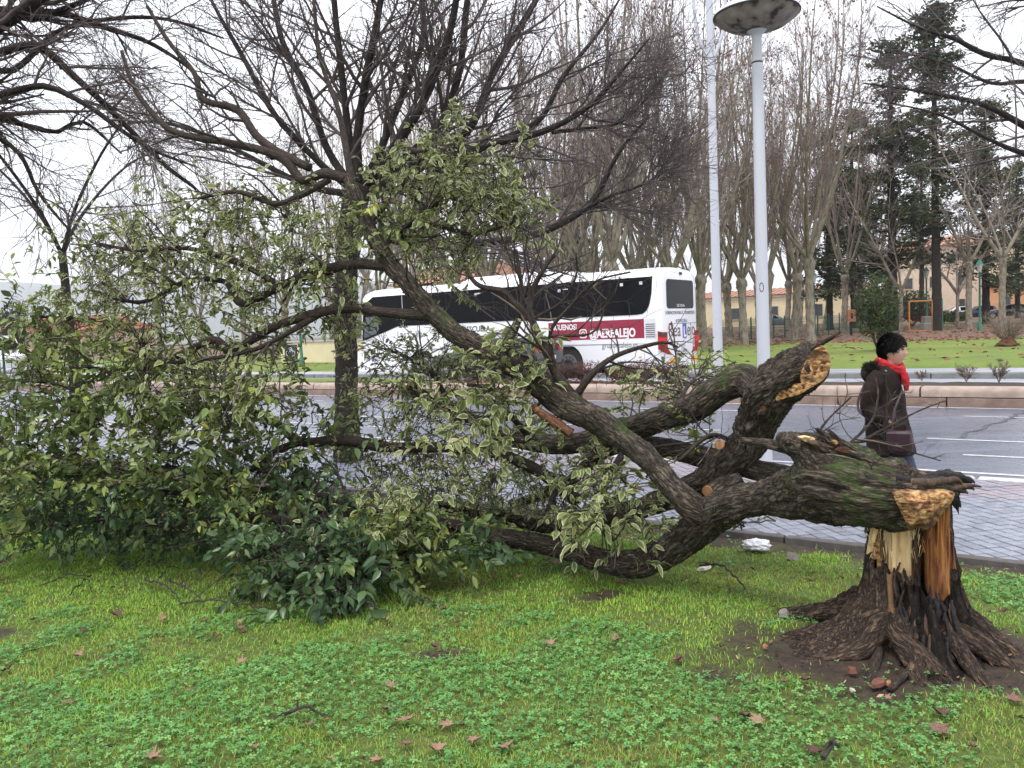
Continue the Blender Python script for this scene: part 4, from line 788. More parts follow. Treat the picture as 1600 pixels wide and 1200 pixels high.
br([(540, 805, 7, 6.1), (500, 830, 6, 5.8), (440, 850, 5, 5.6), (400, 870, 4, 5.5), (360, 880, 3, 5.45)])
br([(620, 812, 7, 5.95), (580, 840, 6, 5.6), (540, 875, 5, 5.45), (500, 900, 4, 5.35)])
br([(670, 822, 6, 6.1), (650, 850, 5, 5.75), (600, 885, 4, 5.45), (570, 910, 3, 5.35)])
br([(985, 690, 7, 5.8), (960, 730, 6, 5.6), (940, 770, 5, 5.5), (930, 800, 4, 5.45), (960, 845, 3, 5.4)])
br([(880, 745, 6, 5.9), (860, 790, 5, 5.7), (870, 830, 4, 5.6)])
br([(835, 690, 7, 6.1), (790, 640, 5, 5.8), (770, 610, 4, 5.6), (730, 600, 3, 5.5)])
br([(705, 643, 5, 6.35), (680, 590, 4, 6.4), (640, 560, 3, 6.5), (600, 545, 2, 6.5)])
br([(1060, 645, 5, 5.6), (1070, 610, 4, 5.8), (1090, 590, 3, 6.0)])
br([(1155, 660, 6, 5.35), (1150, 690, 5, 5.4), (1110, 680, 4, 5.3), (1060, 720, 3, 5.2)])
# bare twiggy spray standing up behind the log, in front of the walker
br([(1245, 700, 4, 4.5), (1290, 702, 3, 4.7), (1345, 690, 2.6, 4.8), (1380, 690, 2, 4.9), (1420, 705, 1.6, 5.0), (1470, 720, 1, 5.1)])
br([(1320, 700, 2.5, 4.6), (1360, 660, 2.2, 4.7), (1372, 620, 1.8, 4.75), (1368, 590, 1.2, 4.8)])
br([(1345, 690, 2.5, 4.8), (1400, 660, 2, 4.9), (1440, 640, 1.5, 5.0), (1480, 625, 1, 5.1)])
br([(1270, 695, 2.5, 4.6), (1290, 660, 2, 4.7), (1330, 620, 1.5, 4.8)])
br([(1380, 690, 2.4, 4.9), (1385, 640, 1.8, 4.9), (1400, 610, 1.2, 4.9)])
# exposed wood at the breaks
def lumpy(name, outline, d, bulge, m, back=0.14, seed=0.0, rings=16, amp=0.02, fr_=22, slope=0.0):
    c = np.mean(np.array(outline), 0); q = np.array(outline, float); n = len(q)
    q2 = catmull(np.c_[np.vstack([q, q[:1]]), np.zeros((n + 1, 1))], 4)[:-1, :2]; n = len(q2)
    V = []
    for k in range(rings + 1):
        f_ = k / rings
        for p in c + (q2 - c) * f_: V.append(at(p[0], p[1], d + slope * (p[0] - c[0]) - bulge * (1 - f_ ** 2)))
    V = np.array(V); nz_ = fbm(V * fr_ + seed, 4); edge = np.repeat(np.linspace(1, .35, rings + 1), n)
    V = V - CF * (nz_ * amp * 2 * edge)[:, None] + CU * (fbm(V * fr_ * 1.5 + 50 + seed, 3) * amp * .6 * edge)[:, None]
    Bk = np.array([at(p[0], p[1], d + slope * (p[0] - c[0]) + back) for p in c + (q2 - c) * .7]); V = np.concatenate([V, Bk])
    i = np.arange((rings + 2) * n).reshape(rings + 2, n); i2 = np.roll(i, -1, 1); F = np.stack([i[:-1], i2[:-1], i2[1:], i[1:]], -1).reshape(-1, 4)
    return wparent(link(name, mesh_np(name, V, [F, i[-1][None]], m, False)), FT)
lumpy('torn_wood', [(1394, 770), (1412, 764), (1440, 766), (1470, 764), (1491, 770), (1488, 784), (1474, 800), (1462, 818), (1448, 828), (1434, 824), (1420, 827), (1414, 812), (1404, 794)], 3.885, .05, 'wood_torn', .12, 2.0, amp=.022)
def spiky(name, rows, m, seed, jag=.5, k=40, flat=1.0):
    q = catmull(pxpath(rows), .012); n = len(q); V, F, tcv = tubes(q[None, :, :3], q[None, :, 3], k); V = V.reshape(n, k, 3)
    a = np.arange(k); cyl = np.stack([np.broadcast_to(np.cos(a * 2 * np.pi / k) * 4, (n, k)), np.broadcast_to(np.sin(a * 2 * np.pi / k) * 4, (n, k)), np.broadcast_to(np.arange(n)[:, None] * .05, (n, k))], -1)
    s_ = 1 + jag * (1.2 * perlin(cyl + seed) + .8 * perlin(cyl * 2.6 + seed))
    tip = sstep(.72, 1.0, np.arange(n) / (n - 1))[:, None]
    T_ = nrm(np.gradient(q[:, :3], axis=0)); off = perlin(np.stack([cyl[..., 0] * 1.6, cyl[..., 1] * 1.6, 0 * cyl[..., 0] + seed], -1))
    V = q[:, None, :3] + (V - q[:, None, :3]) * s_[..., None] * np.array([1, 1, flat]) + T_[:, None] * (tip * off * .10)[..., None]
    return wparent(link(name, mesh_np(name, V.reshape(-1, 3), [F, np.arange(k)[None, ::-1], np.arange((n - 1) * k, n * k)[None]], m, False, {'tc': tcv, 'moss': np.zeros(n * k)})), FT)
rng = np.random.default_rng(61)
for k in range(46):                                   # ragged dark shards at the end of the log
    f_ = rng.random(); y0 = 744 + 34 * f_ + rng.normal() * 2; x0 = 1388 + 46 * rng.random(); y1 = 750 + 26 * f_ + rng.normal() * 4; x1 = min(1534, x0 + rng.uniform(40, 95) + (18 if .25 < f_ < .75 else 0)); d0 = rng.uniform(3.93, 4.06) - .03 * (1 - abs(2 * f_ - 1)); r0 = rng.uniform(4, 10)
    xm, ym = (x0 + x1) / 2, (y0 + y1) / 2 + rng.normal() * 3
    V, F, tcv, ms = bark_tube(pxpath([(x0, y0, r0, d0), (xm, ym, r0 * .85, d0 - .01), (x1 - 8, y1, r0 * .5, d0 - .015), (x1, y1 + rng.normal() * 4, .8, d0 - .015)]), step=.012, k=6, rough=.5, lump=.4)
    wparent(link('splinter', mesh_np('splinter', V, F, ('wood_char', 'wood_char', 'wood_brown', 'wood_char', 'bark_fallen')[k % 5], False, {'tc': tcv, 'moss': ms})), FT)
for k in range(7):
    x0 = 1462 + 30 * rng.random(); V, F, tcv, ms = bark_tube(pxpath([(x0, 768, 6, 3.97), (x0 + 6, 784, 5, 3.96), (x0 + 8 + 4 * rng.random(), 790 + 16 * rng.random(), .8, 3.96)]), step=.012, k=6, rough=.5, lump=.4)
    wparent(link('splinter', mesh_np('splinter', V, F, 'wood_char', False, {'tc': tcv, 'moss': ms})), FT)
for k, (x, y, w_, h, d, mm) in enumerate([(1262, 686, 14, 5, 4.13, 'wood_fresh'), (1308, 693, 11, 5, 4.09, 'wood_torn'), (1290, 699, 30, 8, 4.10, 'wood_brown'), (1230, 690, 12, 5, 4.2, 'wood_brown'), (1330, 708, 22, 8, 4.06, 'bark_torn')]):
    a = np.linspace(0, 2 * np.pi, 9)[:-1]; lumpy('wood_flake', [(x + w_ * math.cos(t_) * random.uniform(.7, 1.2), y + h * math.sin(t_) * random.uniform(.7, 1.2) + .3 * w_ * math.cos(t_)) for t_ in a], d, .008, mm, .06, k * 3.0, 6, .022, 34)
for rows, sd in (([(1322, 706, 14, 4.12), (1300, 690, 10, 4.12), (1278, 672, 3, 4.14)], 3.0), ([(1360, 724, 14, 4.08), (1325, 700, 9, 4.08), (1303, 680, 2, 4.1)], 4.0), ([(1400, 742, 10, 4.0), (1360, 722, 8, 4.02), (1320, 704, 3, 4.06)], 6.0)): spiky('splinter', rows, 'bark_fallen', sd, .4, 20)
# break of the rearing limb: hollow orange wood and a long bark splinter
lumpy('torn_wood', [(1252, 600), (1250, 588), (1258, 566), (1272, 546), (1286, 540), (1295, 552), (1297, 572), (1290, 590), (1278, 600), (1264, 606)], 4.715, -.015, 'wood_torn', .12, 7.0, amp=.02, fr_=26)
lumpy('torn_wood', [(1180, 640), (1190, 628), (1208, 614), (1234, 602), (1256, 598), (1268, 604), (1250, 616), (1222, 624), (1198, 638), (1186, 646)], 4.88, .004, 'wood_torn', .08, 11.0, 10, .010, 36, -.0042)
spiky('broken_edge', [(1225, 574, 18, 4.96), (1255, 553, 13, 4.88), (1275, 541, 7, 4.82), (1292, 532, 3, 4.79), (1302, 526, 1, 4.77)], 'bark_fallen', 12.0, .3, 24)
# sawn branch ends
def sawn(x, y, r_, d, facing):
    mb = MB(); R_ = r_ * d / FPX; mb.lathe([(R_ * .98, -.015), (R_, 0), (R_ * .9, .004), (R_ * .05, .006)], 18); o = mb.build('sawn_end', 'wood_cut', None)
    o.matrix_world = Matrix.Translation(Vector(at(x, y, d))) @ Vector(facing).to_track_quat('Z', 'Y').to_matrix().to_4x4()
    me = o.data; me.transform(o.matrix_world); o.matrix_world = Matrix.Identity(4); wparent(o, FT)
sawn(1124, 695, 8, 5.30, (-.5, -.8, .35)); sawn(1106, 768, 9, 5.30, (-.45, -.85, -.1)); sawn(642, 604, 9, 6.41, (-.4, -.8, .4)); sawn(838, 640, 4, 5.42, (-.6, -.8, .1))

# ------------------------------------------------------------------ foliage of the fallen tree
LP = {'v': [], 'g': [], 'd': []}; TWP = []; TWR = []
pts_all = np.vstack(BR)[:, :3]
def cluster(cx, cy, d, rx, ry, rd, n, kind, ls=.075, conn=4, bias=(-.35, 0.0, .12)):
    global TWP, TWR
    C = at(cx, cy, d); sx, sy = rx * d / FPX, ry * d / FPX
    q = RG.normal(size=(n * 2, 3)) * .62; P0 = C + q[:, :1] * CR * sx + q[:, 1:2] * CU * sy + q[:, 2:] * CF * rd
    P0 = P0[P0[:, 2] > .05][:n]; n = len(P0)
    if n == 0: return
    # carrying twigs from the nearest limb into the clump
    hub = []
    for k in range(conn):
        tgt = P0[RG.integers(n)]; dd = np.linalg.norm(pts_all - tgt, axis=1) + RG.random(len(pts_all)) * .25; st_ = pts_all[np.argmin(dd)]
        L = np.linalg.norm(tgt - st_); s_ = np.linspace(0, 1, 6)[:, None]
        path = st_ + (tgt - st_) * s_ + np.array([0, 0, 1]) * (np.sin(s_ * np.pi) * L * RG.uniform(-.1, .25)) + RG.normal(size=(6, 3)) * .02 * L * np.sin(s_ * np.pi)
        path[:, 2] = np.maximum(path[:, 2], .02)
        TWP.append(path); TWR.append(np.linspace(.0065, .003, 6)); s5 = np.linspace(0, 1, 14)
        hub.append(np.stack([np.interp(s5, s_[:, 0], path[:, a]) for a in range(3)], -1))
    hub = np.vstack(hub)
    dirs = nrm(RG.normal(size=(n, 3)) + np.array(bias) * 1.3); L = RG.uniform(.14, .32, n) * (ls / .075) ** .5
    A = [P0]; d_ = dirs.copy()
    for k in range(4):
        d_ = nrm(d_ + RG.normal(size=d_.shape) * .13 + np.array([0, 0, .05])); A.append(A[-1] + d_ * (L / 4)[:, None])
    S_ = np.stack(A, 1); S_[..., 2] = np.maximum(S_[..., 2], .015)
    nh = hub[np.argmin(((P0[:, None] - hub[None]) ** 2).sum(-1), 1)]; s_ = np.linspace(0, 1, 6)
    cpath = nh[:, None] * (1 - s_)[None, :, None] + P0[:, None] * s_[None, :, None] + RG.normal(size=(n, 6, 3)) * .012
    sel = RG.random(n) < .6
    for k in np.nonzero(sel)[0]: TWP.append(cpath[k]); TWR.append(np.linspace(.003, .002, 6))
    S6 = np.concatenate([S_, S_[:, -1:] + d_[:, None] * .01], 1)
    for k in range(n): TWP.append(S6[k]); TWR.append(np.linspace(.0028, .0012, 6))
    m_ = 13
    t_ = np.tile(np.linspace(.12, 1, m_), (n, 1)) + RG.normal(size=(n, m_)) * .04; x = np.clip(t_, 0, .999) * 4; i = x.astype(int); f_ = (x - i)[..., None]
    a = np.arange(n)[:, None]; pos = S_[a, i] * (1 - f_) + S_[a, i + 1] * f_; T_ = nrm(S_[a, i + 1] - S_[a, i])
    sd = nrm(np.cross(T_, RG.normal(size=(n, 1, 3)) * .5 + np.array([0, 0, 1.0]))) * np.where(np.arange(m_) % 2, 1, -1)[None, :, None]
    wilt = (RG.random((n, 1, 1)) < .25) * RG.uniform(.2, .9, (n, 1, 1)); ax = nrm(T_ * .65 + sd * .9 + RG.normal(size=T_.shape) * .42 + np.array([0, 0, -.10]) - wilt * np.array([0, 0, 1.0])); no = nrm(np.array([0, 0, 1.0]) + RG.normal(size=T_.shape) * .75)
    ln = ls * .9 * RG.uniform(.45, 1.2, (n, m_)) * RG.uniform(.8, 1.1, (n, 1)); ln[:, -1] *= .7; ln[:, 0] *= .8
    keep = (RG.random((n, m_)) < .9) & (pos[..., 2] > .012)
    rn = np.clip(RG.random((n, 1)) * .55 + RG.random((n, m_)) * .5 - .02, 0, 1)
    LP[kind].append((pos[keep], ax[keep], no[keep], ln[keep], ln[keep] * RG.uniform(.42, .60, keep.sum()), rn[keep]))
for row in CLUSTERS:
    row = list(row); row[6] = int(row[6] * (1.1 if row[7] == 'v' else 1.0)); row[8] *= 1.0 if row[7] == 'v' else 1.08; cluster(*row)
leafobjs = []
for kind, mm in (('v', 'leaf_variegated'), ('g', 'leaf_green'), ('d', 'leaf_dark')):
    A = [np.concatenate([c[j] for c in LP[kind]]) for j in range(6)]; pos, ax, no, ln, wd, rn = A
    dep = (pos - CAM) @ CF; order = np.argsort(dep / ln); pick = order[:260:2] if kind != 'd' else order[:120:2]
    rest_ = np.ones(len(pos), bool); rest_[pick] = False
    V, Q, T3, E_ = leaves(pos[rest_], ax[rest_], no[rest_], ln[rest_], wd[rest_])
    o = wparent(link('foliage', mesh_np('foliage', V, [Q, T3], mm, True, {'edge': E_, 'rnd': np.repeat(rn[rest_], 10)})), FT); o['kind'] = 'stuff'
    pr = []
    for q in range(6):
        V, Q, T3, E_ = leaves(np.zeros((1, 3)), np.array([[1.0, 0, 0]]), np.array([[0, 0, 1.0]]), np.ones(1), np.ones(1) * (.44 + .03 * q))
        pr.append(mesh_np('leaf', V, [Q, T3], mm, True, {'edge': E_, 'rnd': np.full(10, (q + .5) / 6.5)}))
    for j in pick:
        a = nrm(ax[j][None])[0]; s_ = nrm(np.cross(no[j], a)[None])[0]; n_ = np.cross(a, s_); o = link('leaf', pr[int(rn[j] * 5.99)])
        M = Matrix(((a[0], s_[0], n_[0], 0), (a[1], s_[1], n_[1], 0), (a[2], s_[2], n_[2], 0), (0, 0, 0, 1))) @ Matrix.Scale(float(ln[j]), 4)
        M.translation = Vector(pos[j]); o.parent = FT; o.matrix_parent_inverse = Matrix.Translation(-FT.location); o.matrix_basis = M
# bare twigs of the branches
tp = [np.stack([np.interp(np.linspace(0, 1, 6), np.linspace(0, 1, len(b_)), b_[:, a]) for a in range(4)], -1) for b_ in BR]
PB = np.stack([q[:, :3] for q in tp]); RB = np.stack([q[:, 3] for q in tp])
spray = np.arange(len(BR)) >= len(BR) - 5; small = (RB[:, 0] < .05) & ~spray
P1, R1 = grow(PB[small], RB[small], 8, (.25, .75), (25, 70), .1, .16, 6, .15, 1, .45, .3, .0022)
P1[..., 2] = np.maximum(P1[..., 2], .02)
P2, R2 = grow(P1, R1, 3, (.10, .32), (25, 65), .1, .15, 6, .2, 1, .6, .4, .0014)
P2[..., 2] = np.maximum(P2[..., 2], .02)
P3, R3 = grow(PB[spray], RB[spray], 8, (.10, .26), (30, 75), .3, .2, 6, .1, 1, .5, .35, .0011); P4, R4 = grow(P3, R3, 2, (.05, .14), (30, 70), .3, .2, 6, .3, 1, .7, .5, .001)
PT = np.concatenate([np.stack(TWP), P1, P2, P3, P4]); RT = np.concatenate([np.stack(TWR), R1, R2, R3, R4])
V, F, tcv = tubes(PT, RT, 4)
o = wparent(link('twigs', mesh_np('twigs', V, [F], 'twig_dark', True)), FT); o['kind'] = 'stuff'
sel = RG.random(len(PT)) < .12
V, F, tcv = tubes(PT[sel] + .004, RT[sel], 4)
o = wparent(link('pale_twigs', mesh_np('pale_twigs', V, [F], 'twig_pale', True)), FT); o['kind'] = 'stuff'

# ================================================================== bare street trees
def street_tree(name, label, trunk_rows, limbs, seed, n1=13, n2=8, n3=5, up=.25, group='bare street trees', l1=(.9, 2.0), l2=(.4, .95), l3=(.16, .45), tw='twig_street', droop=0.0):
    rng = np.random.default_rng(seed)
    root = empty(name, trunk_rows[0][:3]); tag(root, label, 'tree', group)
    o = bark_obj('trunk', trunk_rows, 'bark_street', None, step=.08, k=22, rough=.07); wparent(o, root)
    PS, RS = [], []
    for L in limbs:
        o = bark_obj('limb', L, 'bark_street', None, step=.12, k=10, rough=.05); wparent(o, root)
        q = catmull(L, .1); s_ = np.linspace(0, 1, len(q)); x = np.linspace(0, 1, 9)
        PS.append(np.stack([np.interp(x, s_, q[:, a]) for a in range(3)], -1)); RS.append(np.interp(x, s_, q[:, 3]))
    P0, R0 = np.stack(PS), np.stack(RS); lf = np.linalg.norm(P0[:, -1] - P0[:, 0], axis=1); lf = np.clip(lf / 4, .5, 1.3)
    P1, R1 = grow(P0, R0, n1, l1, (22, 60), up, .11, 7, .12, 1, .5, .3, .009, rng, lf)
    P2, R2 = grow(P1, R1, n2, l2, (22, 60), up - droop, .13, 5, .12, 1, .55, .35, .0048, rng)
    P3, R3 = grow(P2, R2, n3, l3, (20, 60), up - droop, .15, 4, .15, 1, .65, .5, .0032, rng)
    Va, Fa, _ = tubes(P1, R1, 6); Vb, Fb, _ = tubes(P2, R2, 4); Vc, Fc, _ = tubes(P3, R3, 3)
    V = np.concatenate([Va, Vb, Vc]); F = np.concatenate([Fa, Fb + len(Va), Fc + len(Va) + len(Vb)])
    o = wparent(link('crown', mesh_np('crown', V, [F], tw, True)), root); o['kind'] = 'stuff'
    return root
def wp(rows, k=.64): return [(*at(x, y, d), r_ * k * d / FPX, 0) for x, y, r_, d in rows]
base = place(545, 11.3, 0.0)
# tree A, right behind the fallen crown
tr = [(*(base + [0, 0, -.1]), .21, 0), (*(base + [0, 0, .5]), .165, 0), (*at(541, 560, 11.3), .15, 0), (*at(540, 450, 11.3), .15, 0), (*at(548, 350, 11.3), .16, 0), (*at(562, 290, 11.3), .17, 0)]
A = [
 [(560, 300, 13, 11.3), (550, 250, 11, 11.3), (540, 170, 9, 11.3), (530, 80, 8, 11.3), (522, 0, 7, 11.3), (515, -110, 5, 11.3), (500, -230, 2, 11.3)],
 [(562, 295, 13, 11.3), (558, 220, 11, 11.2), (572, 120, 10, 11.1), (588, 40, 9, 11.0), (602, -60, 6, 10.9), (610, -200, 2, 10.9)],
 [(566, 290, 12, 11.3), (590, 245, 10, 11.5), (612, 190, 9, 11.7), (640, 120, 8, 11.9), (662, 50, 7, 12), (655, -60, 5, 12.2), (660, -180, 2, 12.4)],
 [(568, 292, 13, 11.3), (605, 245, 12, 11.1), (650, 180, 11, 10.9), (682, 110, 10, 10.7), (705, 40, 9, 10.6), (722, -60, 6, 10.4), (740, -200, 2, 10.3)],
 [(570, 292, 12, 11.3), (630, 250, 11, 11.3), (690, 190, 10, 11.3), (718, 110, 9, 11.3), (728, 20, 8, 11.3), (740, -80, 5, 11.3), (760, -200, 2, 11.3)],
 [(572, 296, 12, 11.3), (640, 262, 11, 11.6), (730, 205, 10, 12), (770, 115, 9, 12.2), (820, 30, 8, 12.4), (870, -60, 5, 12.6), (900, -160, 2, 12.7)],
 [(574, 300, 11, 11.3), (660, 260, 10, 11), (765, 226, 9, 10.8), (850, 205, 8, 10.7), (930, 165, 6, 10.5), (1000, 110, 4, 10.4), (1060, 60, 2, 10.3)],
 [(570, 310, 10, 11.3), (650, 285, 9, 11.8), (760, 228, 8, 12.2), (840, 190, 7, 12.4), (880, 120, 6, 12.5), (950, 50, 4, 12.7), (1010, -20, 2, 12.8)],
 [(560, 345, 9, 11.2), (624, 378, 9, 10.9), (726, 381, 9, 10.7), (817, 371, 9, 10.6), (867, 354, 8.5, 10.5), (918, 327, 8, 10.5), (952, 297, 7, 10.5), (979, 256, 5, 10.5), (1010, 222, 4, 10.5), (1060, 180, 2, 10.5)],
 [(918, 327, 5, 10.5), (980, 305, 4, 10.3), (1040, 290, 3, 10.2), (1090, 270, 1.6, 10.1)],
 [(556, 300, 11, 11.3), (510, 230, 9, 11.6), (480, 140, 8, 11.8), (440, 60, 7, 12), (420, -50, 5, 12.2), (400, -160, 2, 12.3)],
 [(556, 300, 10, 11.3), (500, 255, 8, 11.2), (430, 180, 7, 11.2), (380, 90, 6, 11.2), (330, 0, 4, 11.2), (290, -90, 2, 11.2)],
 [(555, 305, 9, 11.3), (480, 290, 8, 11.8), (400, 250, 6, 12), (320, 210, 5, 12.2), (240, 190, 4, 12.4), (160, 200, 2, 12.5)],
 [(862, 207, 5, 10.7), (930, 200, 4, 10.6), (1000, 190, 3, 10.6), (1060, 150, 1.6, 10.6)],
]
street_tree('street_tree', 'bare spreading street tree whose trunk rises behind the fallen crown', tr, [wp([(x if x < 900 else 900 + (x - 900) * .72, y, r_, d) for x, y, r_, d in L]) for L in A], 11, 15, 9, 6)
# tree B, limbs arching in from beyond the frame
bb = place(-190, 8.6, 0.0)
tr = [(*(bb + [0, 0, -.1]), .26, 0), (*(bb + [0.02, 0, .8]), .2, 0), (*(bb + [.02, 0, 2.0]), .19, 0), (*(bb + [.05, 0, 2.9]), .2, 0)]
T0 = bb + [.05, 0, 2.85]
def frm(rows): return [(*T0, .09, 0)] + wp(rows, .68)
B_ = [
 frm([(-60, 90, 17, 8.6), (0, 40, 15, 8.6), (60, 0, 12, 8.6), (120, -70, 8, 8.6), (170, -160, 3, 8.6)]),
 frm([(-70, 110, 12, 8.4), (0, 82, 10, 8.4), (50, 70, 9, 8.4), (78, 84, 9, 8.4), (111, 115, 8, 8.4), (152, 152, 7, 8.4), (205, 205, 6, 8.5), (262, 262, 5, 8.6), (300, 290, 4, 8.7), (340, 330, 2, 8.8)]),
 frm([(-60, 165, 9, 8.2), (0, 148, 8, 8.2), (67, 134, 7, 8.2), (110, 150, 6, 8.2), (152, 175, 6, 8.2), (189, 203, 5, 8.2), (240, 235, 4, 8.3), (310, 262, 2, 8.4)]),
 frm([(-50, 60, 10, 9), (10, 25, 9, 9), (90, 20, 8, 9), (170, 45, 6, 9.1), (240, 70, 5, 9.2), (310, 120, 3, 9.3), (360, 190, 2, 9.4)]),
 frm([(-60, 190, 8, 9), (0, 186, 7, 9), (51, 199, 6, 9), (91, 206, 5, 9), (130, 190, 4, 9), (190, 240, 2, 9)]),
 frm([(-60, 40, 10, 8.9), (0, 15, 9, 8.9), (50, 30, 8, 8.9), (110, 10, 6, 8.9), (190, -20, 4, 8.9), (280, -20, 2, 8.9)]),
 frm([(-80, 220, 7, 8.6), (-20, 210, 6, 8.6), (30, 240, 5, 8.6), (60, 300, 4, 8.6), (100, 350, 3, 8.6), (130, 380, 2, 8.6)]),
 frm([(-100, 20, 12, 8.6), (-40, -40, 10, 8.6), (40, -110, 7, 8.6), (120, -200, 3, 8.6)]),
 frm([(-60, 120, 8, 9.3), (20, 110, 7, 9.4), (90, 50, 6, 9.5), (170, 30, 5, 9.6), (260, 30, 4, 9.7), (350, 60, 2, 9.8)]),
]
street_tree('street_tree', 'dark bare tree whose arching limbs reach in over the upper corner by the hill', tr, B_, 23, 11, 8, 4, .05, l1=(.6, 1.5), l2=(.3, .8), droop=.35)
# tree C farther along the row, trunk thin and dark behind the foliage
cb = place(122, 17.0, 0.0)
tr = [(*(cb + [0, 0, -.1]), .13, 0), (*(cb + [0, 0, 1.5]), .095, 0), (*(cb + [-.05, 0, 3.6]), .075, 0)]
C0 = cb + [-.05, 0, 3.55]; C_ = []
for k in range(4):
    a = k * 2 * math.pi / 4 + random.uniform(-.5, .5); d_ = np.array([math.cos(a), math.sin(a), 0]) * random.uniform(.6, 1.1); h = random.uniform(1.6, 4.4)
    C_.append([(*C0, .042, 0), (*(C0 + d_ * .5 + [0, 0, h * .3]), .034, 0), (*(C0 + d_ * 1.4 + [0, 0, h * .65]), .026, 0), (*(C0 + d_ * 2.3 + [0, 0, h * .9]), .02, 0), (*(C0 + d_ * 3.1 + [0, 0, h]), .01, 0)])
street_tree('street_tree', 'bare street tree with a thin dark trunk, farther down the row of trees', tr, C_, 31, 7, 6, 4, .2)
# tree R, right of the frame
rb = place(1830, 11.5, 0.0)
tr = [(*(rb + [0, 0, -.1]), .2, 0), (*(rb + [0, 0, 1.2]), .15, 0), (*(rb + [0, 0, 2.9]), .15, 0)]
T0 = rb + [0, 0, 2.85]
R_ = [
 frm([(1720, 260, 10, 11.2), (1600, 196, 8, 11), (1540, 165, 6, 11), (1480, 150, 5, 11), (1420, 140, 3, 11), (1350, 130, 1.6, 11)]),
 frm([(1720, 150, 9, 11.4), (1600, 100, 7, 11.3), (1540, 85, 6, 11.2), (1490, 60, 5, 11.2), (1440, 45, 3, 11.2), (1370, 10, 1.6, 11.2)]),
 frm([(1730, 280, 7, 10.8), (1600, 240, 6, 10.6), (1540, 215, 4, 10.5), (1470, 180, 3, 10.5), (1390, 160, 1.5, 10.5)]),
 frm([(1740, 60, 9, 11.4), (1650, 10, 7, 11.4), (1560, -10, 5, 11.4), (1480, -30, 2, 11.4)]),
 frm([(1740, 180, 7, 12), (1620, 130, 6, 12.2), (1550, 130, 4, 12.4), (1480, 100, 3, 12.5), (1400, 80, 1.5, 12.6)]),
 frm([(1760, 0, 9, 11.4), (1720, -120, 6, 11.4), (1680, -220, 2, 11.4)]),
]
street_tree('street_tree', 'bare tree whose fine dark twigs reach in high above the orange building', tr, R_, 47, 9, 8, 5, .05, l1=(.6, 1.5), l2=(.3, .8), droop=.15)

# ================================================================== pollarded plane trees in the park
def plane_proto(seed, h=3.3, nl=7, spread=38, L=(9, 14), tall=1.0):
    rng = np.random.default_rng(seed); root = empty('plane_tree')
    x = rng.normal(size=2) * .12
    V, F, tcv, ms = bark_tube([(0, 0, -.2, .34, 0), (0, 0, .25, .26, 0), (x[0], x[1], h * .5, .22, 0), (x[0] * 1.5, x[1] * 1.5, h * .85, .23, 0), (x[0] * 1.6, x[1] * 1.6, h, .33, 0), (x[0] * 1.6, x[1] * 1.6, h + .25, .26, 0), (x[0] * 1.6, x[1] * 1.6, h + .4, .1, 0)], step=.12, k=14, rough=.09, lump=.16)
    link('trunk', mesh_np('trunk', V, F, 'bark_plane', True, {'tc': tcv}), root)
    top = np.array([x[0] * 1.6, x[1] * 1.6, h + .1]); n = nl
    az = np.arange(n) * 2 * np.pi / n + rng.normal(size=n) * .25; an = np.radians(rng.uniform(spread * .5, spread * 1.35, n))
    d = np.stack([np.cos(az) * np.sin(an), np.sin(az) * np.sin(an), np.cos(an)], -1); P = [np.broadcast_to(top, (n, 3)) + d * .1]; ln = rng.uniform(L[0], L[1], n)
    for k in range(9):
        d = nrm(d + np.array([0, 0, .16]) + rng.normal(size=d.shape) * .05); P.append(P[-1] + d * (ln / 9)[:, None])
    P0 = np.stack(P, 1); R0 = rng.uniform(.08, .125, n)[:, None] * np.linspace(1, .16, 10)[None] ** 1.1
    P1, R1 = grow(P0, R0, 12, (1.5, 4.0), (14, 44), .35, .07, 6, .12, .98, .5, .3, .018, rng)
    P2, R2 = grow(P1, R1, 6, (.7, 1.9), (18, 52), .22, .10, 4, .15, 1, .55, .4, .010, rng)
    P3, R3 = grow(P2, R2, 3, (.35, .9), (20, 55), .1, .12, 3, .2, 1, .7, .6, .009, rng)
    Va, Fa, tca = tubes(P0, R0, 9); link('limbs', mesh_np('limbs', Va, [Fa], 'bark_plane', True, {'tc': tca}), root)['kind'] = 'stuff'
    Vb, Fb, _ = tubes(P1, R1, 5); Vc, Fc, _ = tubes(P2, R2, 3); Vd, Fd, _ = tubes(P3, R3, 3)
    V = np.concatenate([Vb, Vc, Vd]); F = np.concatenate([Fb, Fc + len(Vb), Fd + len(Vb) + len(Vc)])
    link('crown', mesh_np('crown', V, [F], 'twig_plane', True), root)['kind'] = 'stuff'
    # last dead leaves and seed balls
    q = P3.reshape(-1, 3); q = q[rng.random(len(q)) < .11]; nn = len(q); a = nrm(rng.normal(size=(nn, 3))) * .07; c_ = nrm(np.cross(a, rng.normal(size=(nn, 3)))) * .06
    V = np.stack([q - a, q + c_, q + a, q - c_], 1).reshape(-1, 3); F = np.arange(nn * 4).reshape(-1, 4)
    link('dead_leaves', mesh_np('dead_leaves', V, [F], 'leaf_dead_far'), root)['kind'] = 'stuff'
    return root
PL = [plane_proto(101, 3.2, 7, 34), plane_proto(102, 3.5, 8, 40), plane_proto(103, 3.0, 6, 30), plane_proto(104, 3.4, 8, 30, (11, 15))]
used = set()
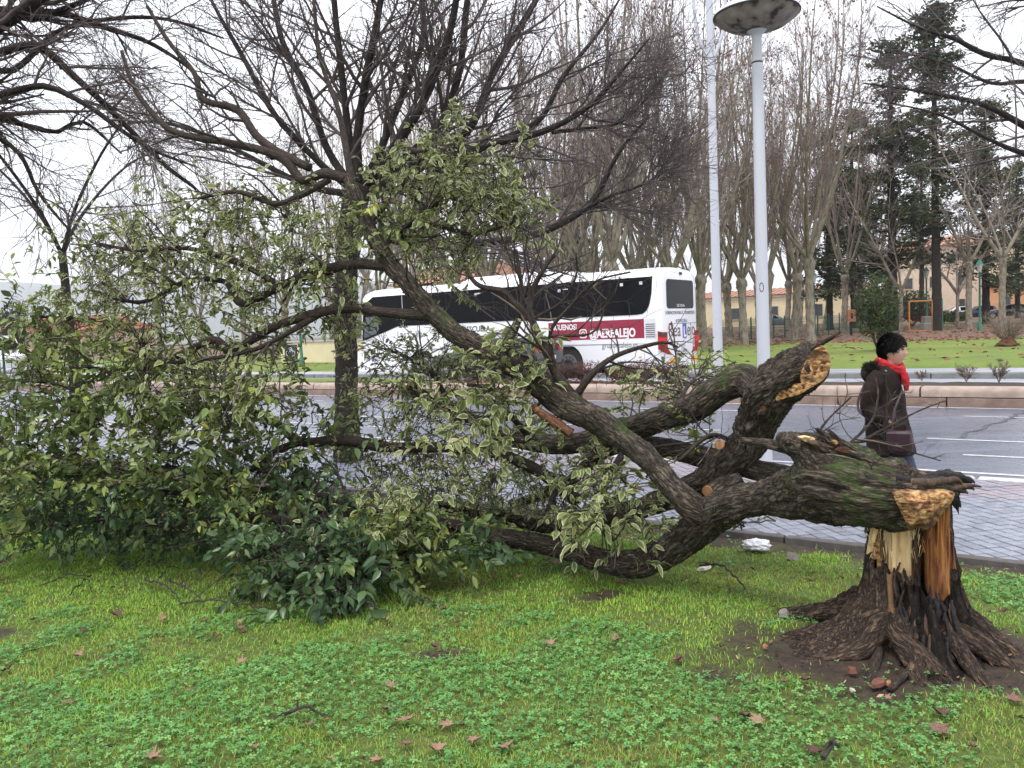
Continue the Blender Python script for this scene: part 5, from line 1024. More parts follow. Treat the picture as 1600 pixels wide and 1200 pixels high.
spots = [(1163, 49, 0), (1199, 51, 1), (1240, 53, 2), (1267, 50, 1), (1319, 63, 3), (1230, 78, 0), (1141, 57, 2), (1098, 46, 3), (1062, 41, 0), (1004, 45, 1), (962, 40, 3), (912, 43, 0), (872, 47, 2), (826, 54, 1), (765, 48, 3), (706, 56, 0), (648, 51, 1), (588, 60, 2), (520, 64, 3), (452, 68, 0), (384, 74, 1), (318, 80, 2), (1030, 62, 3), (1186, 72, 3), (1290, 80, 1), (880, 66, 3), (1360, 84, 0), (940, 62, 1), (1085, 70, 0), (760, 70, 0), (640, 74, 3), (1250, 92, 2), (1120, 88, 1), (1010, 84, 2), (850, 88, 1), (700, 92, 2), (560, 90, 0), (250, 88, 3), (180, 96, 0)]
plane_words = ['beside the rear of the coach', 'beyond the round lamp post', 'in front of the pale yellow building', 'next to the green lantern, with a thick swollen head', 'next to the dark conifer trunk', 'far back near the grey parked car']
for n, (px, d, k) in enumerate(spots):
    t_ = place(px, d, .2) @ VV; P = place(px, d, park_z(t_))
    if k not in used: o = PL[k]; used.add(k)
    else: o = copy_tree(PL[k])
    o.location = Vector(P); o.rotation_euler = (0, 0, random.uniform(0, 6.28)); s_ = random.uniform(.95, 1.1); o.scale = (s_, s_, s_ * (1.22 if px > 1220 else 1.12))
    rowpx = sorted([s[0] for s in spots[6:] if 560 < s[0] < 1110 and s[1] < 61], reverse=True); rank = ['first', 'second', 'third', 'fourth', 'fifth', 'sixth', 'seventh', 'eighth', 'ninth', 'tenth', 'eleventh', 'twelfth', 'thirteenth']
    if n < 6: lab = 'bare plane tree with pale bark ' + plane_words[n]
    elif px in rowpx and d < 61: lab = 'bare plane tree rising behind the coach, %s from the thin white mast' % rank[rowpx.index(px)]
    elif px == 1141: lab = 'bare plane tree between the thin white mast and the saucer lamp'
    else: lab = 'distant bare plane tree in the rows farther back in the park'
    tag(o, lab, 'tree', 'plane trees in the park')
# pale twin stemmed trees further along the lawn
def fork_tree(px, d, label, h, seed, w_=.2):
    rng = np.random.default_rng(seed); root = empty('forked_tree', place(px, d, park_z(place(px, d, .2) @ VV))); tag(root, label, 'tree', 'pale forked trees in the park')
    V, F, tcv, ms = bark_tube([(0, 0, -.2, w_ * 1.3, 0), (0, 0, h * .4, w_, 0), (.05, 0, h, w_ * 1.05, 0)], step=.12, k=12, rough=.09, lump=.12); link('trunk', mesh_np('trunk', V, F, 'bark_plane', True, {'tc': tcv}), root)
    P = []
    for k, (dx, dy) in enumerate(((-.9, .2), (1.0, 0), (.1, .8), (-.3, -.7))):
        p = np.array([.05, 0, h - .1]); d_ = nrm(np.array([[dx, dy, 1.6]]))[0]; q = [p]
        for j in range(8): d_ = nrm((d_ + [0, 0, .12] + rng.normal(size=3) * .07)[None])[0]; q.append(q[-1] + d_ * rng.uniform(.9, 1.3))
        P.append(q)
    P0 = np.array(P); R0 = np.array([[.13], [.12], [.08], [.07]]) * np.linspace(1, .15, 9)[None]
    P1, R1 = grow(P0, R0, 14, (1.2, 3.2), (25, 65), .2, .09, 6, .1, 1, .5, .3, .02, rng); P2, R2 = grow(P1, R1, 7, (.5, 1.6), (20, 60), .1, .1, 4, .1, 1, .55, .4, .011, rng)
    Va, Fa, tca = tubes(P0, R0, 8); link('limbs', mesh_np('limbs', Va, [Fa], 'bark_plane', True, {'tc': tca}), root)['kind'] = 'stuff'
    Vb, Fb, _ = tubes(P1, R1, 5); Vc, Fc, _ = tubes(P2, R2, 3); link('crown', mesh_np('crown', np.concatenate([Vb, Vc]), [np.concatenate([Fb, Fc + len(Vb)])], 'twig_plane', True), root)['kind'] = 'stuff'
fork_tree(1514, 57, 'slim pale tree standing just before the green lamp post', 4.6, 5, .19)
fork_tree(1566, 50, 'pale tree with a wide fork in front of the orange building', 4.4, 6, .19)
fork_tree(1496, 66, 'thin grey tree between the parked white and navy cars', 2.6, 8, .12)
fork_tree(1408, 60, 'thin leaning tree behind the walking person and the goal frame', 3.0, 9, .13)

# ================================================================== conifers and evergreens
def scatter_leaf_quads(pts, size, rng, flat=.5):
    n = len(pts); a = nrm(rng.normal(size=(n, 3)) * np.array([1, 1, flat])); b_ = nrm(np.cross(a, rng.normal(size=(n, 3)))); s_ = (size * rng.uniform(.5, 1.3, n))[:, None]
    V = np.stack([pts - a * s_, pts + b_ * s_ * .35, pts + a * s_, pts - b_ * s_ * .35], 1).reshape(-1, 3); return V, np.arange(n * 4).reshape(-1, 4)
def conifer_proto(seed, H_, r0, crown0, rad, nb=60, per=130, size=.22):
    rng = np.random.default_rng(seed); root = empty('conifer')
    V, F, tcv, ms = bark_tube([(0, 0, -.2, r0 * 1.25, 0), (0, 0, 1, r0, 0), (.1, 0, H_ * .5, r0 * .7, 0), (0, .1, H_, .05, 0)], step=.3, k=12, rough=.1, lump=.08); link('trunk', mesh_np('trunk', V, F, 'bark_conifer', True, {'tc': tcv}), root)
    z = crown0 + (H_ - crown0) * np.sort(rng.random(nb)) ** .9; f_ = (z - crown0) / (H_ - crown0); L = rad * (1 - f_ ** 1.6 * .75) * rng.uniform(.45, 1.15, nb); az = rng.random(nb) * 6.283
    d = np.stack([np.cos(az), np.sin(az), rng.uniform(-.15, .25, nb)], -1); s_ = np.linspace(0, 1, 6)
    P = np.stack([np.zeros(nb), np.zeros(nb), z], -1)[:, None] + d[:, None] * (L[:, None] * s_[None])[..., None] + np.array([0, 0, -.35]) * (s_[None, :, None] ** 2) * L[:, None, None] * .4 + rng.normal(size=(nb, 6, 3)) * .06
    R = np.linspace(1, .2, 6)[None] * (.02 + .018 * L)[:, None]; V1, F1, _ = tubes(P, R, 5); link('boughs', mesh_np('boughs', V1, [F1], 'bark_conifer', True), root)['kind'] = 'stuff'
    k = rng.integers(0, nb, nb * per); x = rng.random(len(k)) ** .6; i = np.minimum((x * 5).astype(int), 4); fr_ = (x * 5 - i)[:, None]; c_ = P[k, i] * (1 - fr_) + P[k, i + 1] * fr_
    # needles hang in clumps, not evenly
    cl = rng.normal(size=(nb, 7, 3)) * np.array([.5, .5, .28]); c_ = c_ + cl[k, (x * 6.99).astype(int)] * .9 + rng.normal(size=c_.shape) * np.array([.34, .34, .17])
    V, F = scatter_leaf_quads(c_, size, rng); rn = np.repeat(np.clip(.25 + .35 * fbm(c_ * .8, 2) * 2 + rng.random(len(c_)) * .5, 0, 1), 4)
    o = link('crown', mesh_np('crown', V, [F], 'needles', False, {'rnd': rn}), root); o['kind'] = 'stuff'; return root
CP = [conifer_proto(201, 21, .34, 4.5, 3.4, 70), conifer_proto(202, 18, .30, 3.0, 3.0, 66), conifer_proto(203, 22, .32, 7.0, 2.8, 60)]
used = set()
for n, (px, d, k, s_, lab) in enumerate([(1297, 72, 1, .95, 'dark conifer with black trunk left of the wooden box on a post'), (1335, 74, 0, .9, 'dark conifer rising behind the pale plane tree and the wooden box'), (1397, 62, 0, 1.0, 'tall dark conifer directly behind the walking person'), (1464, 58, 2, 1.0, 'tall dark conifer beside the orange goal frame'), (1541, 68, 1, 1.0, 'thick trunked conifer between the green lamp post and orange building'), (1590, 82, 1, .85, 'dark conifer shading the orange building'), (1440, 96, 2, .95, 'dark conifer far behind the goal frame'), (1345, 100, 0, 1.0, 'dark conifer far behind the round evergreen shrub'), (905, 88, 1, .9, 'dark conifer showing between plane trees above the coach roof')]):
    P = place(px, d, park_z(place(px, d, .2) @ VV)); o = CP[k] if k not in used else copy_tree(CP[k]); used.add(k)
    o.location = Vector(P); o.rotation_euler = (0, 0, random.uniform(0, 6)); o.scale = (s_, s_, s_); tag(o, lab, 'tree', 'conifers in the park')
def blob_shrub(name, label, P, h, w_, m, n, size, seed, cat='shrub', stems=8, low=.2, group=None, bare=False, rn_bias=0.0):
    rng = np.random.default_rng(seed); root = empty(name, P); tag(root, label, cat, group)
    az = rng.random(stems) * 6.283; L = rng.uniform(.6, 1, stems); d = np.stack([np.cos(az) * w_ * .55, np.sin(az) * w_ * .55, np.full(stems, h * .85)], -1) * L[:, None]; s_ = np.linspace(0, 1, 6)
    Pp = d[:, None] * s_[None, :, None] + np.array([0, 0, 1]) * 0 + rng.normal(size=(stems, 6, 3)) * .04 * h * s_[None, :, None]
    R = np.linspace(1, .3, 6)[None] * np.full(stems, .014 * h)[:, None]
    P1, R1 = grow(Pp, R, 8, (h * .15, h * .4), (20, 60), .3, .12, 6, .25, 1, .6, .4, .006, rng); P2, R2 = grow(P1, R1, 5, (h * .06, h * .2), (20, 60), .2, .12, 6, .2, 1, .6, .5, .004, rng)
    V, F, _ = tubes(np.concatenate([Pp, P1, P2]), np.concatenate([R, R1, R2]), 4); link('stems', mesh_np('stems', V, [F], 'twig_pale' if bare else 'twig_street', True), root)['kind'] = 'stuff'
    if n:
        q = nrm(rng.normal(size=(n, 3))) * (rng.random((n, 1)) ** .4); bump_ = 1 + .35 * fbm(q * 2.2 + seed, 2)[:, None]
        c_ = q * bump_ * np.array([w_ / 2, w_ / 2, h * (1 - low) / 2]) + np.array([0, 0, h * (low + (1 - low) / 2)])
        V, F = scatter_leaf_quads(c_, size, rng, 1.0); link('crown', mesh_np('crown', V, [F], m, False, {'rnd': np.repeat(np.clip(rng.random(n) * .8 + .15 + rn_bias + .3 * fbm(c_ * 2, 2), 0, 1), 4)}), root)['kind'] = 'stuff'
    return root
blob_shrub('evergreen_shrub', 'rounded evergreen shrub with bare stems on the lawn', place(1372, 33.5, .2), 3.1, 1.75, 'evergreen', 5200, .075, 5, low=.16, stems=12)
blob_shrub('cut_back_shrub', 'cut back pale stemmed shrub standing alone at the lawn edge', place(1574, 33, .2), 1.6, 1.5, 'evergreen', 0, .05, 6, stems=22, bare=True)
mb = MB(); P = place(1574, 33, .2)
V, F, tcv, ms = bark_tube([(*(P + [0, 0, -.1]), .34, 0), (*(P + [0, 0, .1]), .32, 0), (*(P + [0, 0, .3]), .2, 0), (*(P + [0, 0, .42]), .05, 0)], step=.05, k=20, rough=.3, lump=.3)
o = bpy.data.objects[[x.name for x in bpy.data.objects if x.name.startswith('cut_back_shrub')][0]]; wparent(link('stool', mesh_np('stool', V, F, 'bark_torn', True, {'tc': tcv, 'moss': ms})), o)
for k, (px, d, h, w_, lab) in enumerate([(1445, 74, 1.6, 3.0, 'low brown hedge behind the goal frame'), (1482, 74, 1.3, 4.0, 'low dark hedge in front of the white car'), (1425, 70, 3.2, 3.4, 'leafy green bush between the conifer trunks behind the walker')]):
    blob_shrub('park_bush', lab, place(px, d, .45), h, w_, 'evergreen' if k != 0 else 'red_shrub', 2200, .13, 60 + k)
# palm whose fronds hang behind the plane trees
pr = empty('palm', place(1388, 76, .5)); tag(pr, 'grey green palm with drooping fronds behind the round shrub', 'palm')
mb = MB(); mb.lathe([(.3, -.2), (.24, 1), (.24, 5.2), (.3, 5.8), (.1, 6.1)], 12); mb.build('trunk', 'bark_conifer', pr, True)
PF = []; rng = np.random.default_rng(77)
for k in range(34):
    az = rng.random() * 6.283; el = rng.uniform(-.1, 1.3); L = rng.uniform(2.2, 3.2); q = [np.array([0, 0, 5.9])]; d_ = np.array([math.cos(az) * math.cos(el), math.sin(az) * math.cos(el), math.sin(el)])
    for j in range(8): d_ = nrm((d_ + np.array([0, 0, -.16]))[None])[0]; q.append(q[-1] + d_ * L / 8)
    q = np.array(q); vv = []; ff = []
    for j in range(1, 9):
        T_ = nrm((q[j] - q[j - 1])[None])[0]; sd = nrm(np.cross(T_, [0, 0, 1.0])[None])[0]
        for s_ in (-1, 1):
            for e in (0, .5):
                c_ = q[j - 1] + (q[j] - q[j - 1]) * e; tip = c_ + sd * s_ * .42 * math.sin(math.pi * (j + e) / 10) + T_ * .25 + np.array([0, 0, -.16]); o_ = len(vv); vv += [c_ - T_ * .03, c_ + T_ * .03, tip]; ff.append((o_, o_ + 1, o_ + 2))
    fme = mesh_np('frond', np.array(vv), [np.array(ff)], 'needles', False, {'rnd': np.full(len(vv), .75 + .2 * rng.random())}); link('frond', fme, pr)
# median: reddish bushes near the coach wheels and thin dead plants
for k, (px, d, h, w_, lab) in enumerate([(1050, 20.3, .55, 1.0, 'reddish brown bush under the coach tail lamp'), (1005, 20.8, .6, 1.1, 'reddish brown bush in the median before the coach bumper'), (970, 21.2, .5, .9, 'reddish brown bush below the web address on the coach'), (912, 21.9, .6, 1.0, 'reddish brown bush in front of the coach rear wheel'), (880, 22.2, .5, .9, 'reddish brown bush beside the dark parked car')]):
    P = place(px, d, .2); blob_shrub('median_bush', lab, P, h, w_, 'red_shrub', 900, .035, 80 + k, stems=26, low=.05, group='bushes in the median')
for k, (px, d, h, lab) in enumerate([(1510, 17.3, .42, 'thin dead plant in the median behind the walker, nearer of two'), (1561, 16.9, .5, 'bushy dead plant in the median soil at the far side'), (1440, 18.0, .25, 'tiny dead plant in the median right by the red scarf')]):
    blob_shrub('dead_plant', lab, place(px, d, .2), h, h * .8, 'red_shrub', 12, .02, 95 + k, stems=9, group='dead plants in the median', cat='plant', bare=True)

# ================================================================== coach
BY, BL, BW = 0.586, 11.93, 2.62
bu = np.array([-math.cos(BY), math.sin(BY), 0]); rear = np.array([4.32, 23.70, 0.05]); O = rear + bu * BL
bus = empty('coach', O, math.atan2(-bu[1], -bu[0])); tag(bus, 'white coach with dark windows and a dark red banner, beyond the median', 'coach')
def side(v): return v
def sect(ins, dz):
    p = [(ins, 1.10), (ins, 3.02 + dz * .6), (ins + .05, 3.16 + dz), (ins + .16, 3.28 + dz), (ins + .4, 3.36 + dz), (BW / 2, 3.40 + dz)]
    return p + [(BW - y, z) for y, z in p[-2::-1]]
mb = MB(); secs = [(13.64, .22, -.16), (13.61, .10, -.08), (13.52, .03, -.03), (13.36, 0, 0), (9, 0, 0), (5, 0, 0), (1.2, 0, 0), (.7, .03, -.02), (.35, .12, -.1), (.12, .25, -.3), (0, .42, -.7)]
n = len(sect(0, 0)); vv = []; ff = []
for x, ins, dz in secs: vv += [(x, y, z) for y, z in sect(ins, dz)]
for k in range(len(secs) - 1):
    for j in range(n): ff.append((k * n + j, k * n + (j + 1) % n, (k + 1) * n + (j + 1) % n, (k + 1) * n + j))
ff += [tuple(range(n)), tuple(range((len(secs) - 1) * n, len(secs) * n))]
mb.add(vv, ff); mb.build('body', 'bus_white', bus, True)
def arch(cx, r=.63): return [(cx + r * math.cos(a), .50 + r * math.sin(a)) for a in np.linspace(math.radians(-17), math.radians(197), 15)][::1]
WX = (3.55, 10.08)
bot = [(.25, .34)]; pts = [(.1, 1.098), (.06, .7), (.12, .34)] + arch(WX[0])[::-1] + arch(WX[1])[::-1] + [(13.42, .34), (13.5, .5), (13.5, 1.098)]
pts = [(x, max(z, .34)) for x, z in pts]
for y0, y1 in ((0, .06), (BW - .06, BW)): MB().prism(pts, 'y', y0, y1).build('side_skirt', 'bus_white', bus)
MB().prism([(.02, .36), (13.0, .36), (13.0, 1.097), (.02, 1.097)], 'y', .5, BW - .5).build('underbody', 'rubber', bus)
MB().prism([(.12, .34), (.02, .6), (.02, 1.095), (.4, 1.095), (.4, .34)], 'y', .07, BW - .07).build('front_bumper', 'bus_white', bus)
mb = MB(); b0 = [(13.35, .03), (13.50, .035), (13.60, .12), (13.64, .3), (13.64, BW - .3), (13.60, BW - .12), (13.50, BW - .035), (13.35, BW - .03)]
mb.prism(b0, 'z', .34, 1.095); mb.build('rear_bumper', 'bus_white', bus, True)
for z in (.72, ): MB().prism([(.9, z), (2.8, z), (2.8, z + .008), (.9, z + .008)], 'y', -.002, 0).build('panel_seam', 'ink_grey', bus)
for x in (1.6, 5.2, 6.6, 8.0, 11.9, 13.0): MB().prism([(x, .36), (x + .008, .36), (x + .008, 1.09), (x, 1.09)], 'y', -.002, 0).build('panel_seam', 'ink_grey', bus)
MB().prism([(1.0, 1.094), (13.3, 1.094), (13.3, 1.102), (1.0, 1.102)], 'y', -.002, 0).build('panel_seam', 'ink_grey', bus)
# roof cooling unit
mb = MB(); vv = []
for x, h, w_ in ((5.2, .0, .5), (5.7, .14, .55), (9.3, .16, .55), (10.2, .05, .55), (10.5, 0, .5)): vv += [(x, w_ - .3, 3.30), (x, w_ - .1, 3.38 + h), (x, BW - w_ + .1, 3.38 + h), (x, BW - w_ + .3, 3.30)]
mb.add(vv, [(k * 4 + j, k * 4 + j + 1, k * 4 + j + 5, k * 4 + j + 4) for k in range(4) for j in range(3)] + [(0, 1, 2, 3), (16, 17, 18, 19)]); mb.build('roof_unit', 'bus_white', bus, True)
# window band: one black glass pane after another
WB, WT = 1.97, 3.08
front = [(.42, 1.48), (.75, 1.56), (1.2, 1.66), (1.75, 1.80), (2.3, 1.95), (2.62, 2.0), (2.62, WT), (1.1, WT), (.75, 2.9), (.5, 2.4)]
MB().prism(front, 'y', -.014, .05).build('window', 'glass_dark', bus)
MB().prism([(.50, 1.56), (.8, 1.63), (1.2, 1.74), (1.35, 1.9), (1.3, 2.35), (.62, 2.35)], 'y', -.017, -.0142).build('window', 'glass_tint', bus)
xs = [2.66, 4.86, 7.06, 9.26, 11.46]
for a, b_ in zip(xs, xs[1:]):
    w_ = MB().prism([(a, WB), (b_ - .035, WB), (b_ - .035, WT), (a, WT)], 'y', -.014, .03).build('window', 'glass_dark', bus)
    MB().prism([(b_ - .035, WB + .005), (b_ + .0, WB + .005), (b_ + .0, WT - .005), (b_ - .035, WT - .005)], 'y', -.008, .03).build('window_joint', 'rubber', bus)
rw = [(11.46, WB)] + [(12.75, WB), (12.98, 1.99), (13.12, 2.08), (13.24, 2.28), (13.32, 2.6), (13.36, WT)] + [(11.46, WT)]
MB().prism(rw, 'y', -.014, .03).build('window', 'glass_dark', bus)
for x, z in ((12.9, 2.86), (12.2, 2.85), (9.8, 2.8), (6.2, 2.86)):
    MB().prism(rectpts(x, z, x + .11, z + .09), 'y', -.0165, -.0145).build('window_sticker', 'bus_trim', bus)
MB().prism(rectpts(6.25, 2.92, 6.5, 2.955), 'y', -.0165, -.0145).build('window_sticker', 'ink_white', bus)
MB().prism(rectpts(10.0, 2.86, 10.2, 2.89), 'y', -.0165, -.0145).build('window_sticker', 'ink_white', bus)
# windscreen
mb = MB(); mb.add([(-.012, .55, 1.3), (-.012, BW - .55, 1.3), (.10, BW - .3, 2.9), (.10, .3, 2.9), (.1, .55, 1.3), (.1, BW - .55, 1.3), (.2, BW - .3, 2.9), (.2, .3, 2.9)], [(0, 1, 2, 3), (7, 6, 5, 4), (0, 3, 7, 4), (1, 5, 6, 2), (0, 4, 5, 1), (3, 2, 6, 7)]); mb.build('windscreen', 'glass_tint', bus)
mb = MB(); mb.tube([(.3, .02, 2.75), (.05, -.12, 2.8), (-.1, -.2, 2.6), (-.1, -.2, 2.3)], .022, 8); mb.cbox((-.16, -.3, 1.85), (-.06, -.12, 2.32), .02); mb.build('mirror', 'plastic_black', bus, True)
# banner and lettering
MB().prism(rectpts(9.36, 1.27, 13.02, 1.84), 'y', -.006, 0).build('banner', 'bus_red', bus)
SM = lambda x, z, y=-.009: Matrix.Translation((x, y, z)) @ Matrix.Rotation(math.pi / 2, 4, 'X')
text_obj('¡SÍGUENOS!', .24, 'ink_white', bus, SM(9.42, 1.60), .86, bold=.008)
text_obj('@AEREALEJO', .36, 'ink_white', bus, SM(10.98, 1.325), .80, bold=.014)
mb = MB(); mb.prism(rectpts(10.60, 1.32, 10.88, 1.60, .07), 'y', -.009, -.006); em = mb.build('emblem', 'ink_white', bus)
MB().prism(rectpts(10.635, 1.355, 10.845, 1.565, .05), 'y', -.0105, -.009).build('emblem_field', 'bus_red', em); MB().disc_y((10.74, 1.46), .07, -.012, -.0105).build('emblem_ring', 'ink_white', em); MB().disc_y((10.74, 1.46), .042, -.0135, -.012).build('emblem_dot', 'bus_red', em)
text_obj('gruporealejo.es', .25, 'ink_grey', bus, SM(11.45, 1.0, -.004), .86)
text_obj('Los Califas', .34, 'ink_grey', bus, SM(2.3, 1.55, -.004), .98)
text_obj('AUTOESCUELA', .27, 'ink_black', bus, SM(5.0, 1.66, -.004), 1.0, bold=.004)
text_obj('Rea', .62, 'ink_brown', bus, SM(5.3, 1.18, -.004), 1.0); text_obj('ejo', .62, 'ink_brown', bus, SM(7.32, 1.18, -.004), 1.0)
o = MB().prism(rectpts(6.72, 1.14, 7.24, 1.62), 'y', -.005, 0).build('learner_plate', 'ink_blue', bus); text_obj('L', .58, 'ink_white', o, SM(6.86, 1.18, -.009), 1.0, bold=.012)
text_obj('SETRA', .085, 'ink_black', bus, SM(2.42, 1.93 - .02, -.004), 1.9, bold=.004); text_obj('Rea', .24, 'ink_brown', bus, SM(.42, .72, -.004)); text_obj('ejo', .24, 'ink_brown', bus, SM(1.02, .72, -.004))
MB().prism(rectpts(.86, .70, .99, .90), 'y', -.004, 0).build('learner_plate', 'ink_blue', bus)
gr_ = MB().prism(rectpts(13.05, 1.24, 13.42, 1.84), 'y', -.004, 0).build('grille', 'bus_trim', bus)
for k in range(7): MB().prism(rectpts(13.08, 1.29 + k * .062, 13.40, 1.315 + k * .062), 'y', -.012, -.004).build('slat', 'ink_grey', gr_)
for x in (11.6, 12.8, 5.0, 8.6, 2.2): MB().prism(rectpts(x, .68, x + .10, .72), 'y', -.012, 0).build('side_marker', 'orange_plate', bus)
for x in WX:
    for yy, sg in ((.04, 1), (BW - .04, -1)):
        w_ = MB().disc_y((x, .50), .50, yy, yy + sg * .3, 32).build('wheel', 'tyre', bus, True)
        r_ = MB().disc_y((x, .50), .30, yy - sg * .006, yy, 28).build('rim', 'rim', w_); 
        MB().disc_y((x, .50), .13, yy - sg * .05, yy - sg * .006, 18, .16).build('hub', 'tyre', w_)
        for k in range(10):
            a = k * math.pi / 5; MB().disc_y((x + .22 * math.cos(a), .50 + .22 * math.sin(a)), .022, yy - sg * .02, yy - sg * .006, 8).build('bolt', 'tyre', w_)
    MB().prism([(x + .64 * math.cos(a), .50 + .64 * math.sin(a)) for a in np.linspace(0, 6.283, 25)[:-1]], 'y', .42, .48).build('wheel_well', 'rubber', bus)
# rear face
RX = 13.64
MB().prism(rectpts(.36, 2.12, BW - .36, 3.0, .12), 'x', RX - .02, RX + .014).build('rear_window', 'glass_dark', bus)
RM = lambda y, z, x=RX + .006: Matrix(((0, 0, 1, x), (1, 0, 0, y), (0, 1, 0, z), (0, 0, 0, 1)))
text_obj('SETRA', .12, 'bus_trim', bus, RM(BW / 2, 2.17, RX + .017), 1.7, 'CENTER'); text_obj('FORMACION PARA EL TRANSPORTE', .155, 'ink_grey', bus, RM(BW / 2, 1.94), .82, 'CENTER'); text_obj('AUTOESCUELA', .15, 'ink_grey', bus, RM(1.35, 1.69), .8, 'CENTER')
MB().prism(rectpts(.75, 1.655, 2.42, 1.668), 'x', RX, RX + .006).build('rule', 'ink_black', bus)
text_obj('Rea', .60, 'ink_brown', bus, RM(.42, 1.27), .95); text_obj('ejo', .60, 'ink_brown', bus, RM(1.74, 1.27), .80); mb = MB()
o = MB().prism(rectpts(1.42, 1.20, 1.70, 1.66), 'x', RX, RX + .007).build('learner_plate', 'ink_blue', bus); text_obj('L', .44, 'ink_white', o, RM(1.47, 1.25, RX + .010), .9, bold=.012)
MB().prism([(.40, 1.5), (.46, 1.62), (.58, 1.70), (.72, 1.66), (.80, 1.58), (.70, 1.64), (.58, 1.665), (.48, 1.58)], 'x', RX, RX + .008).build('emblem', 'ink_red', bus)
MB().prism(rectpts(1.05, .93, 1.62, 1.06), 'x', RX, RX + .01).build('number_plate', 'bus_trim', bus); text_obj('8918 FRL', .11, 'ink_grey', bus, RM(1.33, .955, RX + .012), .95, 'CENTER'); text_obj('Los Califas', .17, 'ink_grey', bus, RM(1.33, .77), 1.0, 'CENTER')
for y0, y1 in ((.46, 1.02), (1.98, 2.44)): MB().prism(rectpts(y0, .44, y1, .62, .02, 2), 'x', RX, RX + .012).build('reflector_plate', 'orange_plate', bus)
for sg in (0, 1):
    f_ = (lambda y: y) if sg == 0 else (lambda y: BW - y)
    t_ = MB().prism([(13.50, .92), (13.655, .92), (13.655, 1.42), (13.50, 1.46)], 'y', f_(-.012), f_(.34)).build('tail_light', 'tail_red', bus)
    MB().prism([(13.51, 1.08), (13.66, 1.08), (13.66, 1.26), (13.51, 1.26)], 'y', f_(-.016), f_(.30)).build('lens', 'tail_bright', t_)
    MB().prism([(13.52, 1.30), (13.66, 1.30), (13.66, 1.40), (13.52, 1.44)], 'y', f_(-.015), f_(.28)).build('lens', 'tail_dark', t_)
    MB().prism([(f_(.02), .92), (f_(.36), .92), (f_(.62), .72), (f_(.30), .76), (f_(.08), .84)], 'x', 13.56, 13.658).build('lens', 'tail_red', t_)
MB().prism(rectpts(.12, .655, BW - .12, .665), 'x', RX, RX + .003).build('panel_seam', 'ink_grey', bus)
mb = MB(); mb.cbox((13.5, 1.28, 3.16), (13.68, 1.42, 3.24), .02); mb.build('camera_box', 'plastic_black', bus)
for y in (.55, 1.3, 2.0): mb = MB(); mb.box((12.7, y, .22), (13.4, y + .12, .38)); mb.build('chassis_member', 'rubber', bus)

# true proportions: the coach is a little shorter and wider than the drawing grid above
SXYZ = np.array([11.93 / 13.64, 2.86 / 2.62, .965])
def refit(o, wheelc=None):
    me = o.data; V = np.empty(len(me.vertices) * 3, np.float32); me.vertices.foreach_get('co', V); V = V.reshape(-1, 3)
    if o.name.split('.')[0] == 'wheel': wheelc = np.array([(V[:, 0].min() + V[:, 0].max()) / 2, (V[:, 1].min() + V[:, 1].max()) / 2, 0])
    V = V * SXYZ if wheelc is None else V + wheelc * (SXYZ - 1)
    me.vertices.foreach_set('co', np.ascontiguousarray(V, np.float32).ravel()); me.update()
    for ch in o.children: refit(ch, wheelc)
for ch in bus.children: refit(ch)

